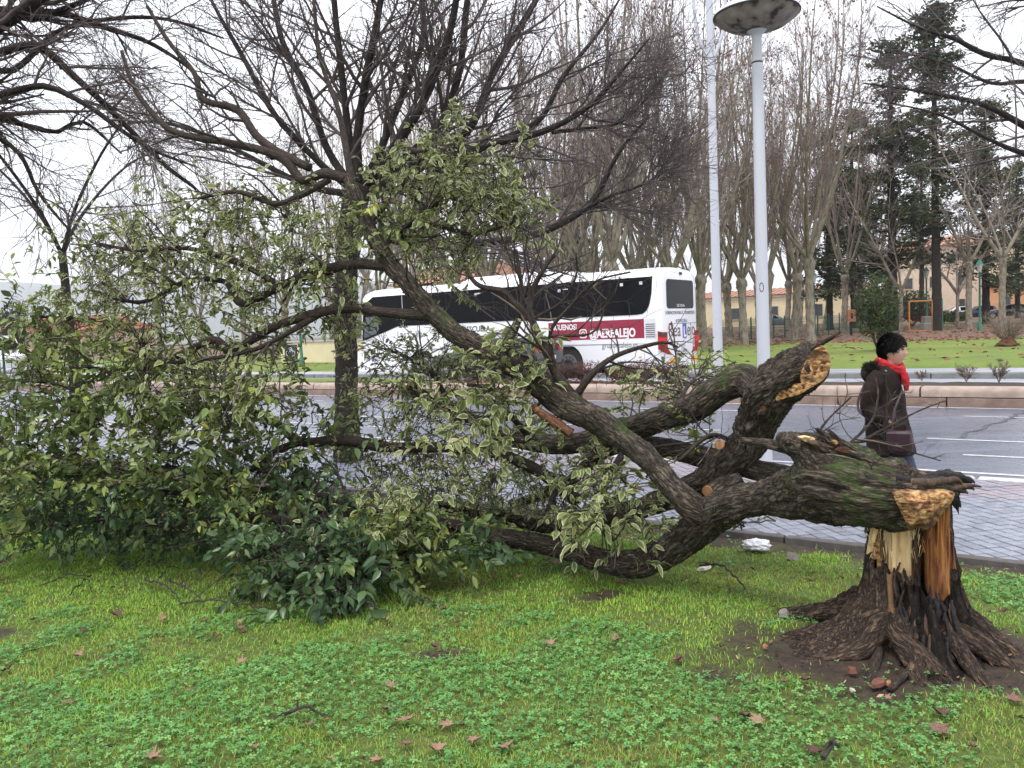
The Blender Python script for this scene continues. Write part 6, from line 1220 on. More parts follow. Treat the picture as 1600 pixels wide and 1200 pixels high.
# ================================================================== cars
def car(name, label, P, yaw, paint, L=4.2, W_=1.76, H_=1.46, group=None, kind='hatch', cat='car'):
    root = empty(name, P, yaw); tag(root, label, cat, group); hw = W_ / 2
    if kind == 'hatch': S_ = [(-.50, .42, .60, .62, .80), (-.47, .25, .70, .74, .93), (-.38, .2, .80, .84, .98), (-.20, .2, .90, .95, 1), (-.14, .2, .92, .99, 1), (0.02, .2, .93, 1.40, 1), (.12, .2, .93, H_, 1), (.28, .2, .95, H_, 1), (.41, .2, .97, H_ * .95, 1), (.475, .25, .98, 1.02, .97), (.50, .42, .80, .84, .86)]
    else: S_ = [(-.50, .45, .9, .95, .85), (-.47, .25, 1.0, 1.1, .97), (-.36, .22, 1.1, 1.25, 1), (-.24, .22, 1.1, H_ * .93, 1), (-.15, .22, 1.1, H_, 1), (.3, .22, 1.1, H_, 1), (.48, .22, 1.1, H_, 1), (.50, .35, 1.1, H_ * .97, .96)]
    vv = []; n = 10
    for fx, zb, zl, zt, wf in S_:
        w0 = hw * wf; tall = (zt - zl) > .2; wr = w0 * (.74 if tall and kind == 'hatch' else .9); x = fx * L
        half = [(w0 * .9, zb), (w0, zb + .12), (w0, zl - .05), (w0 * .985, zl), (wr if tall else w0 * .9, zt - .03 if tall else zt)]
        vv += [(x, -y, z) for y, z in half] + [(x, y, z) for y, z in half[::-1]]
    vv2 = []; ff = []
    for k in range(len(S_) - 1):
        for j in range(n): ff.append((k * n + j, k * n + (j + 1) % n, (k + 1) * n + (j + 1) % n, (k + 1) * n + j))
    ff += [tuple(range(n)), tuple(range((len(S_) - 1) * n, len(S_) * n))]
    MB().add(vv, ff).build('body', paint, root, True)
    xs_ = [s[0] * L for s in S_]; zl_ = [s[2] for s in S_]; zt_ = [s[3] for s in S_]
    def sidept(x, f_):   # point on the flank between belt and roof
        zl = np.interp(x, xs_, zl_); zt = np.interp(x, xs_, zt_); wr = hw * .74 if kind == 'hatch' else hw * .9
        return hw * .985 + (wr - hw * .985) * f_, zl + (zt - .03 - zl) * f_
    spans = ((-.07, .10), (.115, .27), (.285, .40)) if kind == 'hatch' else ((-.25, -.12),)
    for sg in (-1, 1):
        for a, b_ in spans:
            q = [(a + .015, .08), (b_ - .005, .08), (b_ - .01, .88), (a + (.05 if a < 0 else .01), .88)]; vv = []
            for fx, f_ in q:
                y, z = sidept(fx * L, f_); vv.append((fx * L, sg * (y + .012), z))
            for fx, f_ in q:
                y, z = sidept(fx * L, f_); vv.append((fx * L, sg * (y - .02), z))
            MB().add(vv, [(0, 1, 2, 3), (7, 6, 5, 4), (0, 4, 5, 1), (1, 5, 6, 2), (2, 6, 7, 3), (3, 7, 4, 0)]).build('window', 'glass_dark', root)
    def cross(name_, fa, za, fb, zb, wa, wb, m):
        xa, xb = fa * L, fb * L; s_ = -1 if xa < 0 else 1; e = .02 * s_
        MB().add([(xa + e, -wa, za + .015), (xa + e, wa, za + .015), (xb + e, wb, zb + .015), (xb + e, -wb, zb + .015), (xa - e, -wa, za - .03), (xa - e, wa, za - .03), (xb - e, wb, zb - .03), (xb - e, -wb, zb - .03)], [(0, 1, 2, 3), (7, 6, 5, 4), (0, 4, 5, 1), (1, 5, 6, 2), (2, 6, 7, 3), (3, 7, 4, 0)]).build(name_, m, root)
    if kind == 'hatch': cross('windscreen', -.125, 1.02, .005, 1.37, hw * .84, hw * .7, 'glass_tint'); cross('rear_window', .465, 1.06, .415, H_ * .93, hw * .8, hw * .68, 'glass_tint')
    else: cross('windscreen', -.345, 1.32, -.25, H_ * .90, hw * .86, hw * .8, 'glass_dark')
    for fx in (-.31, .31):
        for sg in (-1, 1):
            y = sg * (hw - .17); w_ = MB().disc_y((fx * L, .32), .32, y, y + sg * .185, 24).build('wheel', 'tyre', root, True); MB().disc_y((fx * L, .32), .21, y + sg * .185, y + sg * .195, 20).build('rim', 'rim', w_)
    for sg in (-1, 1):
        MB().cbox((-.488 * L, sg * hw * .70 - .14, .60), (-.455 * L, sg * hw * .70 + .14, .76), .02).build('headlight', 'headlamp', root); MB().cbox((.472 * L, sg * hw * .74 - .12, .76), (.497 * L, sg * hw * .74 + .12, .98), .02).build('tail_light', 'tail_red', root)
        MB().cbox((-.10 * L, sg * (hw + .08) - .08, .96), (-.10 * L + .12, sg * (hw + .08) + .08, 1.08), .03).build('mirror', paint, root)
    MB().cbox((.488 * L, -hw * .8, .30), (.505 * L, hw * .8, .50), .01).build('bumper', 'plastic_black', root); MB().cbox((.499 * L, -.26, .62), (.508 * L, .26, .73), .002).build('number_plate', 'bus_trim', root)
    return root
cpos = road(15.1, 20.32, .15); car('parked_car', 'dark car half hidden by the fallen limb in front of the coach', cpos, math.atan2(-UU[1], -UU[0]), 'car_dark', 4.0, 1.62, 1.32)
pz = lambda px, d: place(px, d, park_z(place(px, d, .2) @ VV))
car('parked_car', 'red car parked behind the orange goal frame', pz(1428, 92), -.25, 'car_red', group='cars parked beyond the park')
car('parked_car', 'white car parked behind the low dark hedge', pz(1490, 92), -.30, 'car_white', group='cars parked beyond the park')
car('parked_car', 'navy blue car parked next to the white car', pz(1523, 90), -.35, 'car_navy', group='cars parked beyond the park')
car('parked_car', 'black car parked in front of the orange building', pz(1571, 86), -.35, 'car_dark', group='cars parked beyond the park')
car('parked_car', 'grey car parked among the plane trees by the yellow building', pz(1214, 92), -.3 + math.pi, 'car_grey', group='cars parked beyond the park')
car('white_van', 'white van beyond the green fence post at the edge of the foliage', place(-8, 58, .2), 2.6, 'car_white', 5.4, 1.95, 2.5, None, 'van', 'van')

# ================================================================== lamps and park furniture
lp = empty('street_lamp', place(1197, 8.9, 0.0)); tag(lp, 'white lamp post topped by a wide saucer shaped head', 'street lamp')
def hz_at(d, px, py): return at(px, py, d)[2]
zt = hz_at(8.9, 1173, 60); k_ = 8.9 / FPX
MB().lathe([(.15, -.02), (.15, .02), (.072, .03), (.069, .5), (.067, 1.2), (.056, zt - .42), (.053, zt - .30)], 28).build('pole', 'lamp_white', lp, True)
MB().lathe([(.054, zt - .36), (.056, zt - .355), (.056, zt - .345), (.054, zt - .34)], 28).build('joint_band', 'rust', lp, True)
MB().lathe([(.048, zt - .34), (.048, zt - .10), (.060, zt - .06), (.10, zt - .03), (.16, zt - .012)], 28).build('neck', 'lamp_white', lp, True)
MB().lathe([(.10, zt - .03), (.17, zt - .018), (.30, zt + .025), (.405, zt + .095), (.43, zt + .125)], 48, cap=False).build('underside', 'lamp_under', lp, True)
MB().lathe([(.428, zt + .122), (.438, zt + .126), (.438, zt + .138), (.428, zt + .142)], 48).build('rim_seal', 'rubber', lp, True)
MB().lathe([(.436, zt + .142), (.41, zt + .18), (.33, zt + .225), (.20, zt + .255), (.05, zt + .268), (.001, zt + .27)], 48, cap=False).build('cap', 'lamp_white', lp, True)
zr = hz_at(8.9, 1185, 450); o = MB(); a_ = np.linspace(0, 6.283, 22)[:-1]; c_ = np.array([math.cos(-1.85), math.sin(-1.85)])
ring_pts = [(.063 * math.cos(-1.95 + .35 * math.cos(t_) * .9), .063 * math.sin(-1.95 + .35 * math.cos(t_) * .9), zr + .045 * math.sin(t_)) for t_ in np.linspace(0, 2 * math.pi, 25)]
o.tube([(x * 1.02, y * 1.02, z) for x, y, z in ring_pts], .0035, 6); o.build('graffiti_ring', 'ink_black', lp)
lq = empty('twin_arm_mast', place(1123, 19.6, .2)); tag(lq, 'tall thin white mast with two curved arms beside the coach', 'mast')
h = at(1104, 100, 19.6)[2] - .2; MB().lathe([(.17, -.05), (.17, .03), (.115, .05), (.105, 2), (.085, h), (.072, h + 3.2), (.06, h + 5)], 20).build('pole', 'pole_white', lq, True)
for sg in (-1, 1):
    p_ = [(0, 0, h - .15), (sg * .10, 0, h + .05), (sg * .28, 0, h + .5), (sg * .36, 0, h + 1.2), (sg * .38, 0, h + 2.4), (sg * .7, 0, h + 3.6)]
    mb = MB(); q = catmull(np.c_[np.array(p_), np.zeros((6, 1))], .2)[:, :3]; mb.tube(q, .04, 10); mb.build('arm', 'pole_white', lq, True)
    mb = MB(); mb.tube([(0, 0, h + .40), (sg * .22, 0, h + .40)], .015, 6); mb.build('brace', 'pole_white', lq)
def park_lamp(px, d, label, hh=4.6):
    r = empty('park_lamp', pz(px, d)); tag(r, label, 'street lamp', 'green park lamps')
    MB().lathe([(.16, -.1), (.15, .3), (.09, .45), (.07, 1.0), (.055, hh - .9), (.08, hh - .85), (.04, hh - .8)], 12).build('pole', 'green_metal', r, True)
    MB().lathe([(.10, hh - .80), (.23, hh - .32), (.22, hh - .30)], 6).build('lantern', 'lantern_glass', r); MB().lathe([(.27, hh - .31), (.10, hh - .10), (.03, hh), (.001, hh + .06)], 6).build('lantern_roof', 'green_metal', r)
park_lamp(1531, 54, 'green lamp post standing left of the orange building'); park_lamp(1273, 60, 'green lamp post half hidden by the thick headed plane tree'); park_lamp(1448, 62, 'green lamp post inside the orange goal frame'); park_lamp(472, 46, 'green lamp post above the low wall with the dark panel')
r = empty('green_post', pz(1472, 66)); tag(r, 'plain thin green post between the goal and the white car', 'post'); MB().lathe([(.07, -.1), (.07, 2.2), (.05, 2.25)], 10).build('shaft', 'green_metal', r, True)
gl = empty('goal_frame', pz(1439, 58)); tag(gl, 'small orange metal goal frame on the leaf litter', 'goal')
d_ = nrm((place(1457, 58, 0) - place(1421, 58, 0))[None])[0]; w_ = np.linalg.norm(place(1457, 58, 0) - place(1421, 58, 0)) / 2
for sg in (-1, 1): MB().tube([tuple(d_ * w_ * sg + [0, 0, -.1]), tuple(d_ * w_ * sg + [0, 0, 2.1])], .05, 8).build('post', 'goal_orange', gl)
MB().tube([tuple(d_ * -w_ + [0, 0, 2.1]), tuple(d_ * w_ + [0, 0, 2.1])], .05, 8).build('crossbar', 'goal_orange', gl); MB().tube([tuple(d_ * -w_ + [0, 0, .03]), tuple(d_ * w_ + [0, 0, .03])], .035, 8).build('ground_bar', 'goal_orange', gl)
bx = empty('notice_box', pz(1330, 56)); tag(bx, 'small orange brown wooden box on a dark post', 'box'); MB().box((-.06, -.05, -.1), (.06, .05, 1.05)).build('post', 'bark_conifer', bx); o = MB().cbox((-.26, -.15, .95), (.26, .15, 1.75), .04).build('case', 'wood_box', bx); MB().box((-.07, -.17, 1.15), (.07, -.152, 1.5)).build('slot', 'bark_conifer', o)
# bench-like plinth and pedestal in the park
pd = empty('stone_plinth', pz(1449, 60)); tag(pd, 'pale stone plinth at the foot of the green lamp behind the goal', 'plinth'); MB().cbox((-.45, -.4, -.1), (.45, .4, .5), .05).build('base', 'stone', pd); MB().cbox((-.3, -.28, .5), (.3, .28, 1.0), .04).build('block', 'stone', pd)
# wire fence behind the plane trees
fe = empty('wire_fence', pz(1135, 58)); tag(fe, 'green wire mesh fence running behind the plane trees', 'fence')
a = place(1120, 57, .2); b_ = place(1345, 60, .2); n = 13
for k in range(n + 1):
    p = a + (b_ - a) * k / n; p[2] = park_z(p @ VV); mb = MB(); mb.tube([tuple(p + [0, 0, -.1]), tuple(p + [0, 0, 1.55])], .045, 6); wparent(mb.build('fence_post', 'green_dark', None), fe)
PF = []
for k in range(9): z = .1 + k * .17; PF.append([a + [0, 0, z + .05], a + (b_ - a) * .5 + [0, 0, z + .05], b_ + [0, 0, z + .05]])
for k in range(n * 16): p = a + (b_ - a) * k / (n * 16); PF.append([p + [0, 0, 0], p + [0, 0, .8], p + [0, 0, 1.5]])
V, F, _ = tubes(np.array(PF), np.full((len(PF), 3), .008), 4); o = wparent(link('wire_mesh', mesh_np('wire_mesh', V, [F], 'green_dark')), fe); o['kind'] = 'stuff'
# fence posts by the van
for k, (px, lab) in enumerate(((8, 'dark green fence post beside the white van'), (60, 'dark green fence post right of the van, between leaves'), (300, 'dark green fence post behind the leafy crown'))):
    r = empty('fence_post', place(px, 42, .2)); tag(r, lab, 'post', 'green posts by the far pavement'); MB().lathe([(.06, -.1), (.06, 1.9), (.03, 1.95)], 8).build('shaft', 'green_dark', r)
# low wall with a dark panel
lw = empty('low_wall', place(490, 50, .15)); tag(lw, 'low cream wall with a chalk drawn dark panel behind the coach front', 'wall')
a = place(440, 52, .15); b_ = place(700, 40, .15); dx = nrm((b_ - a)[None])[0]; L = np.linalg.norm(b_ - a); az = math.atan2(dx[1], dx[0])
w_ = empty('x'); bpy.data.objects.remove(w_)
def wallbox(name, x0, x1, y0, y1, z0, z1, m):
    mb = MB(); mb.cbox((x0, y0, z0), (x1, y1, z1), .01); o = mb.build(name, m, None); o.data.transform(Matrix.Translation(Vector(a)) @ Matrix.Rotation(az, 4, 'Z')); return wparent(o, lw)
wallbox('wall_body', 0, L, 0, .3, -.2, 1.25, 'wall_cream'); wallbox('coping', -.05, L + .05, -.06, .36, 1.25, 1.34, 'concrete'); pn = wallbox('panel', .55, 2.05, -.04, .02, .12, 1.12, 'board_black')
sw = []
for t_ in np.linspace(0, 6.283, 40): sw.append((1.3 + .46 * math.cos(t_) + .08 * math.cos(3 * t_), -.05, .60 + .24 * math.sin(t_) + .03 * math.sin(5 * t_)))
sw2 = [(1.3 + .24 * math.cos(t_), -.05, .70 + .26 * math.sin(t_)) for t_ in np.linspace(-.3, 3.4, 24)]; sw3 = [(1.22, -.05, .68), (1.21, -.05, .80)]; sw4 = [(1.30, -.05, .68), (1.31, -.05, .80)]
mb = MB()
for q in (sw, sw2, sw3, sw4): mb.tube(np.array(q), .018, 5)
o = mb.build('chalk_drawing', 'chalk', None); o.data.transform(Matrix.Translation(Vector(a)) @ Matrix.Rotation(az, 4, 'Z')); wparent(o, lw)

# ================================================================== buildings
def building(name, label, p0, p1, depth, zb, h, wall, windows, roof=None, band=None, rooft=1.6, doors=()):
    """p0,p1 ground corners of the face seen; windows = (x fraction, z0, w, h)"""
    a = np.array([p0[0], p0[1], zb]); b_ = np.array([p1[0], p1[1], zb]); L = np.linalg.norm(b_ - a); az = math.atan2(b_[1] - a[1], b_[0] - a[0]); root = empty(name, a, az); tag(root, label, 'building')
    MB().box((0, 0, -1.5), (L, depth, h)).build('wall', wall, root)
    if band:
        for z, t_, m in band: MB().box((-.1, -.16, z), (L + .1, .02, z + t_)).build('cornice', m, root)
    for fx, z0, ww, hh_ in windows:
        x = fx * L; w_ = MB().box((x - ww / 2 - .08, -.05, z0 - .08), (x + ww / 2 + .08, .02, z0 + hh_ + .08)).build('window', 'frame_far', root); MB().box((x - ww / 2, -.08, z0), (x + ww / 2, -.052, z0 + hh_)).build('pane', 'pane_far', w_); MB().box((x - ww / 2 - .15, -.16, z0 - .16), (x + ww / 2 + .15, -.02, z0 - .085)).build('sill', wall, w_)
    if roof:
        r_ = MB(); o_ = .5; r_.add([(-o_, -o_, h), (L + o_, -o_, h), (L + o_, depth + o_, h), (-o_, depth + o_, h), (-o_ + 1.5, depth / 2, h + rooft), (L + o_ - 1.5, depth / 2, h + rooft)], [(0, 1, 5, 4), (1, 2, 5), (2, 3, 4, 5), (3, 0, 4), (0, 3, 2, 1)]); rf = r_.build('roof', roof, root)
        n = int(L / .9)
        for k in range(n):
            x = -.3 + (L + .6) * k / n; f_ = min(1, max(0, (x + .5) / 2)) * min(1, max(0, (L + .5 - x) / 2)); e = .96 * f_
            MB().tube([(x, -o_, h + .05), (x, -o_ + (depth / 2 + o_) * e, h + .05 + rooft * e)], .09, 5).build('tile_rib', roof, rf)
    return root
P = lambda px, d: place(px, d, 0)
building('orange_building', 'orange rendered building with a pale upper storey and dark windows', P(1546, 108), P(1720, 88), 9, .5, 9.5, 'wall_orange', [(.20, 1.3, 1.0, 1.4), (.45, 1.3, 1.0, 1.4), (.7, 1.3, 1.0, 1.4), (.16, 4.9, 1.0, 1.5), (.45, 4.9, 1.0, 1.5), (.7, 4.9, 1.0, 1.5)], 'roof_tile', [(3.9, .35, 'roof_light'), (4.25, 5.2, 'wall_cream')])
building('yellow_building', 'pale yellow building seen low between the plane tree trunks', P(1050, 128), P(1345, 108), 9, .6, 4.4, 'wall_cream', [(.18, 1.2, 1.4, 1.5), (.38, 1.2, 1.4, 1.5), (.58, 1.2, 1.4, 1.5), (.8, 1.2, 1.4, 1.5)], 'roof_light', [(4.0, .3, 'wall_white')], rooft=1.0)
building('cream_apartment', 'cream building with a tiled roof behind the conifers', P(1395, 125), P(1530, 116), 10, .6, 10.5, 'wall_pale', [(.2, 1.2, 1.1, 1.5), (.5, 1.2, 1.1, 1.5), (.8, 1.2, 1.1, 1.5), (.2, 4.6, 1.1, 1.5), (.5, 4.6, 1.1, 1.5), (.8, 4.6, 1.1, 1.5), (.3, 7.8, 1.1, 1.4), (.7, 7.8, 1.1, 1.4)], 'roof_light')
building('tiled_house', 'house with an orange tiled roof just above the coach roof', P(620, 92), P(775, 84), 8, .3, 6.6, 'wall_cream', [(.3, 3.8, 1.1, 1.4), (.7, 3.8, 1.1, 1.4), (.3, 1.0, 1.1, 1.4), (.7, 1.0, 1.1, 1.4)], 'roof_light', rooft=2.0)
building('pink_building', 'long pink building with tiled roof at the foot of the hill', P(-150, 150), P(130, 120), 12, -.3, 4.4, 'wall_pink', [(.3, 1.2, 1.2, 1.5), (.5, 1.2, 1.2, 1.5), (.68, 1.2, 1.2, 1.5), (.85, 1.2, 1.2, 1.5)], 'roof_tile', [(4.0, .3, 'wall_white')], rooft=2.4)
blob_shrub('far_tree', 'grey green cypress standing before the pink building', place(24, 62, .1), 5.2, 2.2, 'needles', 2600, .14, 71, 'tree', low=.12)

# ================================================================== walking person
PW = gz(1394, 838, .0); per = empty('person', PW, -PSI); per.scale = (.97, .97, .97)
tag(per, 'person with short black hair, brown parka and red scarf walking along the paving', 'person')
def loft(secs, k=28, power=2.0):
    """secs: (cx,cy,cz, rx, ry[, tilt]) horizontal rings"""
    vv = []; ff = []; a = np.arange(k) * 2 * np.pi / k; c_, s_ = np.cos(a), np.sin(a); e = 2 / power
    for sec in secs:
        cx, cy, cz, rx, ry = sec[:5]; tl = sec[5] if len(sec) > 5 else 0
        x = np.sign(c_) * np.abs(c_) ** e * rx; y = np.sign(s_) * np.abs(s_) ** e * ry
        vv += [(cx + p, cy + q, cz + tl * p) for p, q in zip(x, y)]
    n = len(secs)
    for i in range(n - 1):
        for j in range(k): ff.append((i * k + j, i * k + (j + 1) % k, (i + 1) * k + (j + 1) % k, (i + 1) * k + j))
    ff += [tuple(range(k))[::-1], tuple(range((n - 1) * k, n * k))]; return vv, ff
def tube_part(pts, rad, k=16):
    mb = MB(); q = catmull(np.c_[np.array(pts, float), np.array(rad)[:, None]], .02); mb.tube(q[:, :3], q[:, 3], k); return mb.v, mb.f
def ball(c, r, n=16):
    v = []; f = []; m_ = n // 2
    for i in range(m_ + 1):
        p = math.pi * i / m_
        for j in range(n): t_ = 2 * math.pi * j / n; v.append((c[0] + r[0] * math.sin(p) * math.cos(t_), c[1] + r[1] * math.sin(p) * math.sin(t_), c[2] + r[2] * math.cos(p)))
    for i in range(m_):
        for j in range(n): f.append((i * n + j, (i + 1) * n + j, (i + 1) * n + (j + 1) % n, i * n + (j + 1) % n))
    return v, f
def fused(name, parts, m, vox, smooth=6, disp=None, parent=per):
    mb = MB()
    for v_, f_ in parts: mb.add(v_, f_)
    o = mb.build(name, m, None); rm = o.modifiers.new('r', 'REMESH'); rm.mode = 'VOXEL'; rm.voxel_size = vox
    sm = o.modifiers.new('s', 'SMOOTH'); sm.iterations = smooth; sm.factor = .5
    bpy.context.view_layer.update(); me = bpy.data.meshes.new_from_object(o.evaluated_get(bpy.context.evaluated_depsgraph_get())); bpy.data.objects.remove(o)
    if disp is not None:
        V = np.empty(len(me.vertices) * 3, np.float32); me.vertices.foreach_get('co', V); V = V.reshape(-1, 3).astype(float); Nn = np.empty(len(V) * 3, np.float32); me.vertices.foreach_get('normal', Nn)
        V = V + Nn.reshape(-1, 3) * disp(V)[:, None]; me.vertices.foreach_set('co', V.astype(np.float32).ravel())
    for p in me.polygons: p.use_smooth = True
    me.materials.clear(); me.materials.append(MATS[m]); me.name = name; return link(name, me, parent)
HC = np.array([.012, 0, 1.452]); HR = np.array([.094, .074, .118])
def headshape(a, b_, c, hair=False):
    x, y, z = a * HR[0], b_ * HR[1], c * HR[2]
    jaw = np.clip(-c, 0, 1); y = y * (1 - .28 * jaw ** 1.5); x = np.where(a < 0, x * (1 - .30 * jaw ** 1.2), x * (1 - .06 * jaw))
    if not hair:
        g = lambda cc, cw, bc, bw: np.exp(-((c - cc) / cw) ** 2 - ((np.abs(b_) - bc) / bw) ** 2) * (a > 0)
        x = x + .026 * g(-.20, .13, 0, .16) + .012 * g(.02, .16, 0, .12) + .006 * g(.28, .12, .25, .4) - .010 * g(.10, .11, .42, .2) + .008 * g(-.46, .05, 0, .3) + .007 * g(-.58, .05, 0, .28) - .004 * g(-.52, .025, 0, .3) + .015 * g(-.82, .16, 0, .35) - .004 * g(-.66, .06, 0, .3)
    return np.stack([x + HC[0], y + HC[1], z + HC[2]], -1)
def sphere_dirs(n=72, m_=56):
    p = np.linspace(0, np.pi, m_ + 1)[:, None]; t_ = np.arange(n)[None] * 2 * np.pi / n
    a = np.sin(p) * np.cos(t_); b_ = np.sin(p) * np.sin(t_); c = np.cos(p) * np.ones_like(t_); i = np.arange((m_ + 1) * n).reshape(m_ + 1, n); i2 = np.roll(i, -1, 1)
    return a.ravel(), b_.ravel(), c.ravel(), np.stack([i[:-1], i[1:], i2[1:], i2[:-1]], -1).reshape(-1, 4)
a, b_, c, F = sphere_dirs(); hv = headshape(a, b_, c); head = ([tuple(p) for p in hv], [tuple(int(x) for x in q) for q in F])
def legp(hx, hy, kx, ky, kz, ax, az, r=(.088, .075, .055, .045, .036)):
    return tube_part([(hx, hy, .84), ((hx + kx) / 2, (hy + ky) / 2, (.84 + kz) / 2), (kx, ky, kz), ((kx + ax) / 2 - .01, ky, (kz + az) / 2 + .04), (ax, ky, az)], r)
def hand(w0, d, sd):
    """palm and five fingers, w0 wrist, d direction"""
    w0 = np.array(w0); d = np.array(d) / np.linalg.norm(d); dn = np.array([0, 0, -1.0]); out = [tube_part([tuple(w0), tuple(w0 + d * .04), tuple(w0 + d * .085)], (.024, .03, .03), 12)]
    for k, L in enumerate((.068, .078, .072, .056)):
        o_ = dn * (k - 1.5) * .017 + np.array([0, sd * .004, 0]); p = w0 + d * .08 + o_; out.append(tube_part([tuple(p), tuple(p + d * L * .5 + [0, -sd * .008, 0]), tuple(p + d * L * .85 + [0, -sd * .03, 0])], (.0095, .0088, .007), 8))
    p = w0 + d * .03 + np.array([0, -sd * .005, .022]); out.append(tube_part([tuple(p), tuple(p + d * .03 + [0, -sd * .01, .018]), tuple(p + d * .06 + [0, -sd * .018, .018])], (.012, .011, .008), 8)); return out
RA = [(-.045, -.155, 1.29), (-.09, -.195, 1.17), (-.125, -.205, 1.045), (-.06, -.21, .97), (.0, -.17, .93)]; LA = [(x, -y, z) for x, y, z in RA]
torso = loft([(-.03, 0, .80, .115, .155), (-.03, 0, .95, .105, .135), (-.045, 0, 1.1, .11, .145), (-.05, 0, 1.22, .11, .165), (-.045, 0, 1.30, .085, .15), (-.03, 0, 1.335, .06, .07), (-.01, 0, 1.37, .053, .053), (.0, 0, 1.42, .05, .05)])
parts = [torso, head, legp(-.03, -.08, .0, -.085, .46, -.13, .09), legp(-.03, .08, .10, .085, .46, .14, .085)]
for A_, sd in ((RA, -1), (LA, 1)): parts.append(tube_part(A_, (.052, .045, .040, .034, .026))); parts += hand(A_[-1], (.6, -.35 * sd, -.6), sd)
for fx, sd, fz in ((-.13, -.085, .09), (.14, .085, .085)): parts.append(tube_part([(fx, sd, fz), (fx + .05, sd, fz - .045), (fx + .15, sd, fz - .055)], (.036, .034, .026)))
for sd in (-1, 1): parts.append(ball((HC[0] - .012, sd * .071, HC[2] - .012), (.020, .010, .032)))
fused('body', parts, 'skin', .0055, 3)
# parka with sleeves and hood
coat = loft([(.0, 0, .655, .175, .20), (-.005, 0, .72, .172, .195), (-.02, 0, .85, .163, .185), (-.04, 0, 1.0, .145, .165), (-.046, 0, 1.12, .138, .17), (-.046, 0, 1.22, .132, .182), (-.045, 0, 1.285, .115, .175), (-.04, 0, 1.325, .095, .13), (-.025, 0, 1.36, .075, .08)], 32, 2.3)
cp = [coat]
for A_ in (RA, LA): cp.append(tube_part([(A_[0][0], A_[0][1] * .9, A_[0][2] - .005)] + A_[1:], (.068, .066, .060, .054, .050)))
cp += [ball((-.15, 0, 1.285), (.065, .135, .075)), ball((-.11, 0, 1.335), (.06, .11, .045))]
def folds(V): return .009 * fbm(V * np.array([7, 7, 4.0]), 3) + .005 * perlin(V * np.array([14, 14, 9.0])) * (V[:, 2] < 1.2)
fused('parka', cp, 'parka', .010, 5, folds)
# pocket flaps, zip and drawcord on the near side
MB().cbox((.00, -.232, .86), (.15, -.205, .92), .01).build('pocket_flap', 'parka', per)
for p, q in (((.065, -.215, .90), (.085, -.22, .83)), ((.105, -.125, 1.20), (.115, -.13, 1.155)), ((.0, -.19, 1.315), (.012, -.195, 1.31))): mb = MB(); mb.tube([p, q], .0045, 6); mb.build('zip_pull', 'metal', per)
# fur edge of the hood
rng = np.random.default_rng(9); vv = []; ff = []
for k in range(2600):
    t_ = rng.uniform(-1.9, 1.9); c0 = np.array([-.16 + .07 * (1 - math.cos(t_)), .145 * math.sin(t_), 1.345 - .02 * math.cos(t_)]); d_ = nrm(rng.normal(size=(1, 3)) + np.array([[-.4, 0, .2]]))[0]; c0 = c0 + d_ * rng.uniform(0, .028); e = np.cross(d_, rng.normal(size=3)); e = e / np.linalg.norm(e) * .003; o_ = len(vv); L = rng.uniform(.018, .04)
    vv += [c0 - e, c0 + e, c0 + d_ * L]; ff.append((o_, o_ + 1, o_ + 2))
link('hood_fur', mesh_np('hood_fur', np.array(vv), [np.array(ff)], 'fur'), per)['kind'] = 'stuff'
# scarf
q = [(.085 * math.cos(t_) - .012 + .01, .082 * math.sin(t_), 1.352 - .028 * math.cos(t_) + .01 * math.sin(2 * t_)) for t_ in np.linspace(0, 6.283, 20)]
q2 = [(.082 * math.cos(t_) + .0, .08 * math.sin(t_), 1.325 - .035 * math.cos(t_)) for t_ in np.linspace(0, 6.283, 20)]
fused('scarf', [tube_part(q, [.024] * 20), tube_part(q2, [.026] * 20), tube_part([(.085, -.03, 1.32), (.105, -.035, 1.26), (.108, -.03, 1.20), (.10, -.03, 1.17)], (.026, .028, .026, .022)), tube_part([(.08, .0, 1.31), (.11, .0, 1.24), (.108, .0, 1.15)], (.022, .026, .022))], 'scarf', .008, 3, lambda V: .007 * perlin(V * np.array([30, 30, 45.0])))
# hair: short, full on top, fringe over the brow, ear showing
a, b_, c, F = sphere_dirs(96, 72); base_ = headshape(a, b_, c, True)
ang = np.arctan2(np.abs(b_), a)                     # 0 at the face, pi at the back
low = np.interp(ang, [0, .5, .95, 1.25, 1.5, 1.75, 2.1, 3.15], [.40, .36, .12, -.10, -.05, -.32, -.62, -.78])
k_ = sstep(-.06, .06, c - low); n_ = perlin(np.stack([a * 5, b_ * 5, c * 2.5], -1)); n2_ = perlin(np.stack([a * 22, b_ * 22, c * 5], -1))
sc2 = 1 + k_ * (.125 + .045 * n_ + .035 * n2_ + .045 * np.clip(c, 0, 1)) - (1 - k_) * .10
hv = HC + (base_ - HC) * sc2[:, None]; link('hair', mesh_np('hair', hv, [F], 'hair', True), per)
hs = np.nonzero((k_ > .9) & (c > -.75))[0]; rng = np.random.default_rng(5); ii = hs[rng.integers(0, len(hs), 3200)]; base3 = hv[ii]; out_ = nrm(base3 - HC)
dwn = nrm(np.array([0.25, 0, -1.0]) + rng.normal(size=out_.shape) * .35); tang = nrm(dwn - (dwn * out_).sum(-1, keepdims=True) * out_); sdv = np.cross(out_, tang) * .0022; L = rng.uniform(.015, .04, len(ii))[:, None]
q0 = base3 - out_ * .004; V = np.stack([q0 - sdv, q0 + sdv, q0 + tang * L * .6 + out_ * .006 + sdv * .6, q0 + tang * L + out_ * rng.uniform(-.002, .008, (len(ii), 1))], 1).reshape(-1, 3)
link('hair_strands', mesh_np('hair_strands', V, [np.arange(len(V)).reshape(-1, 4)], 'hair'), per)['kind'] = 'stuff'
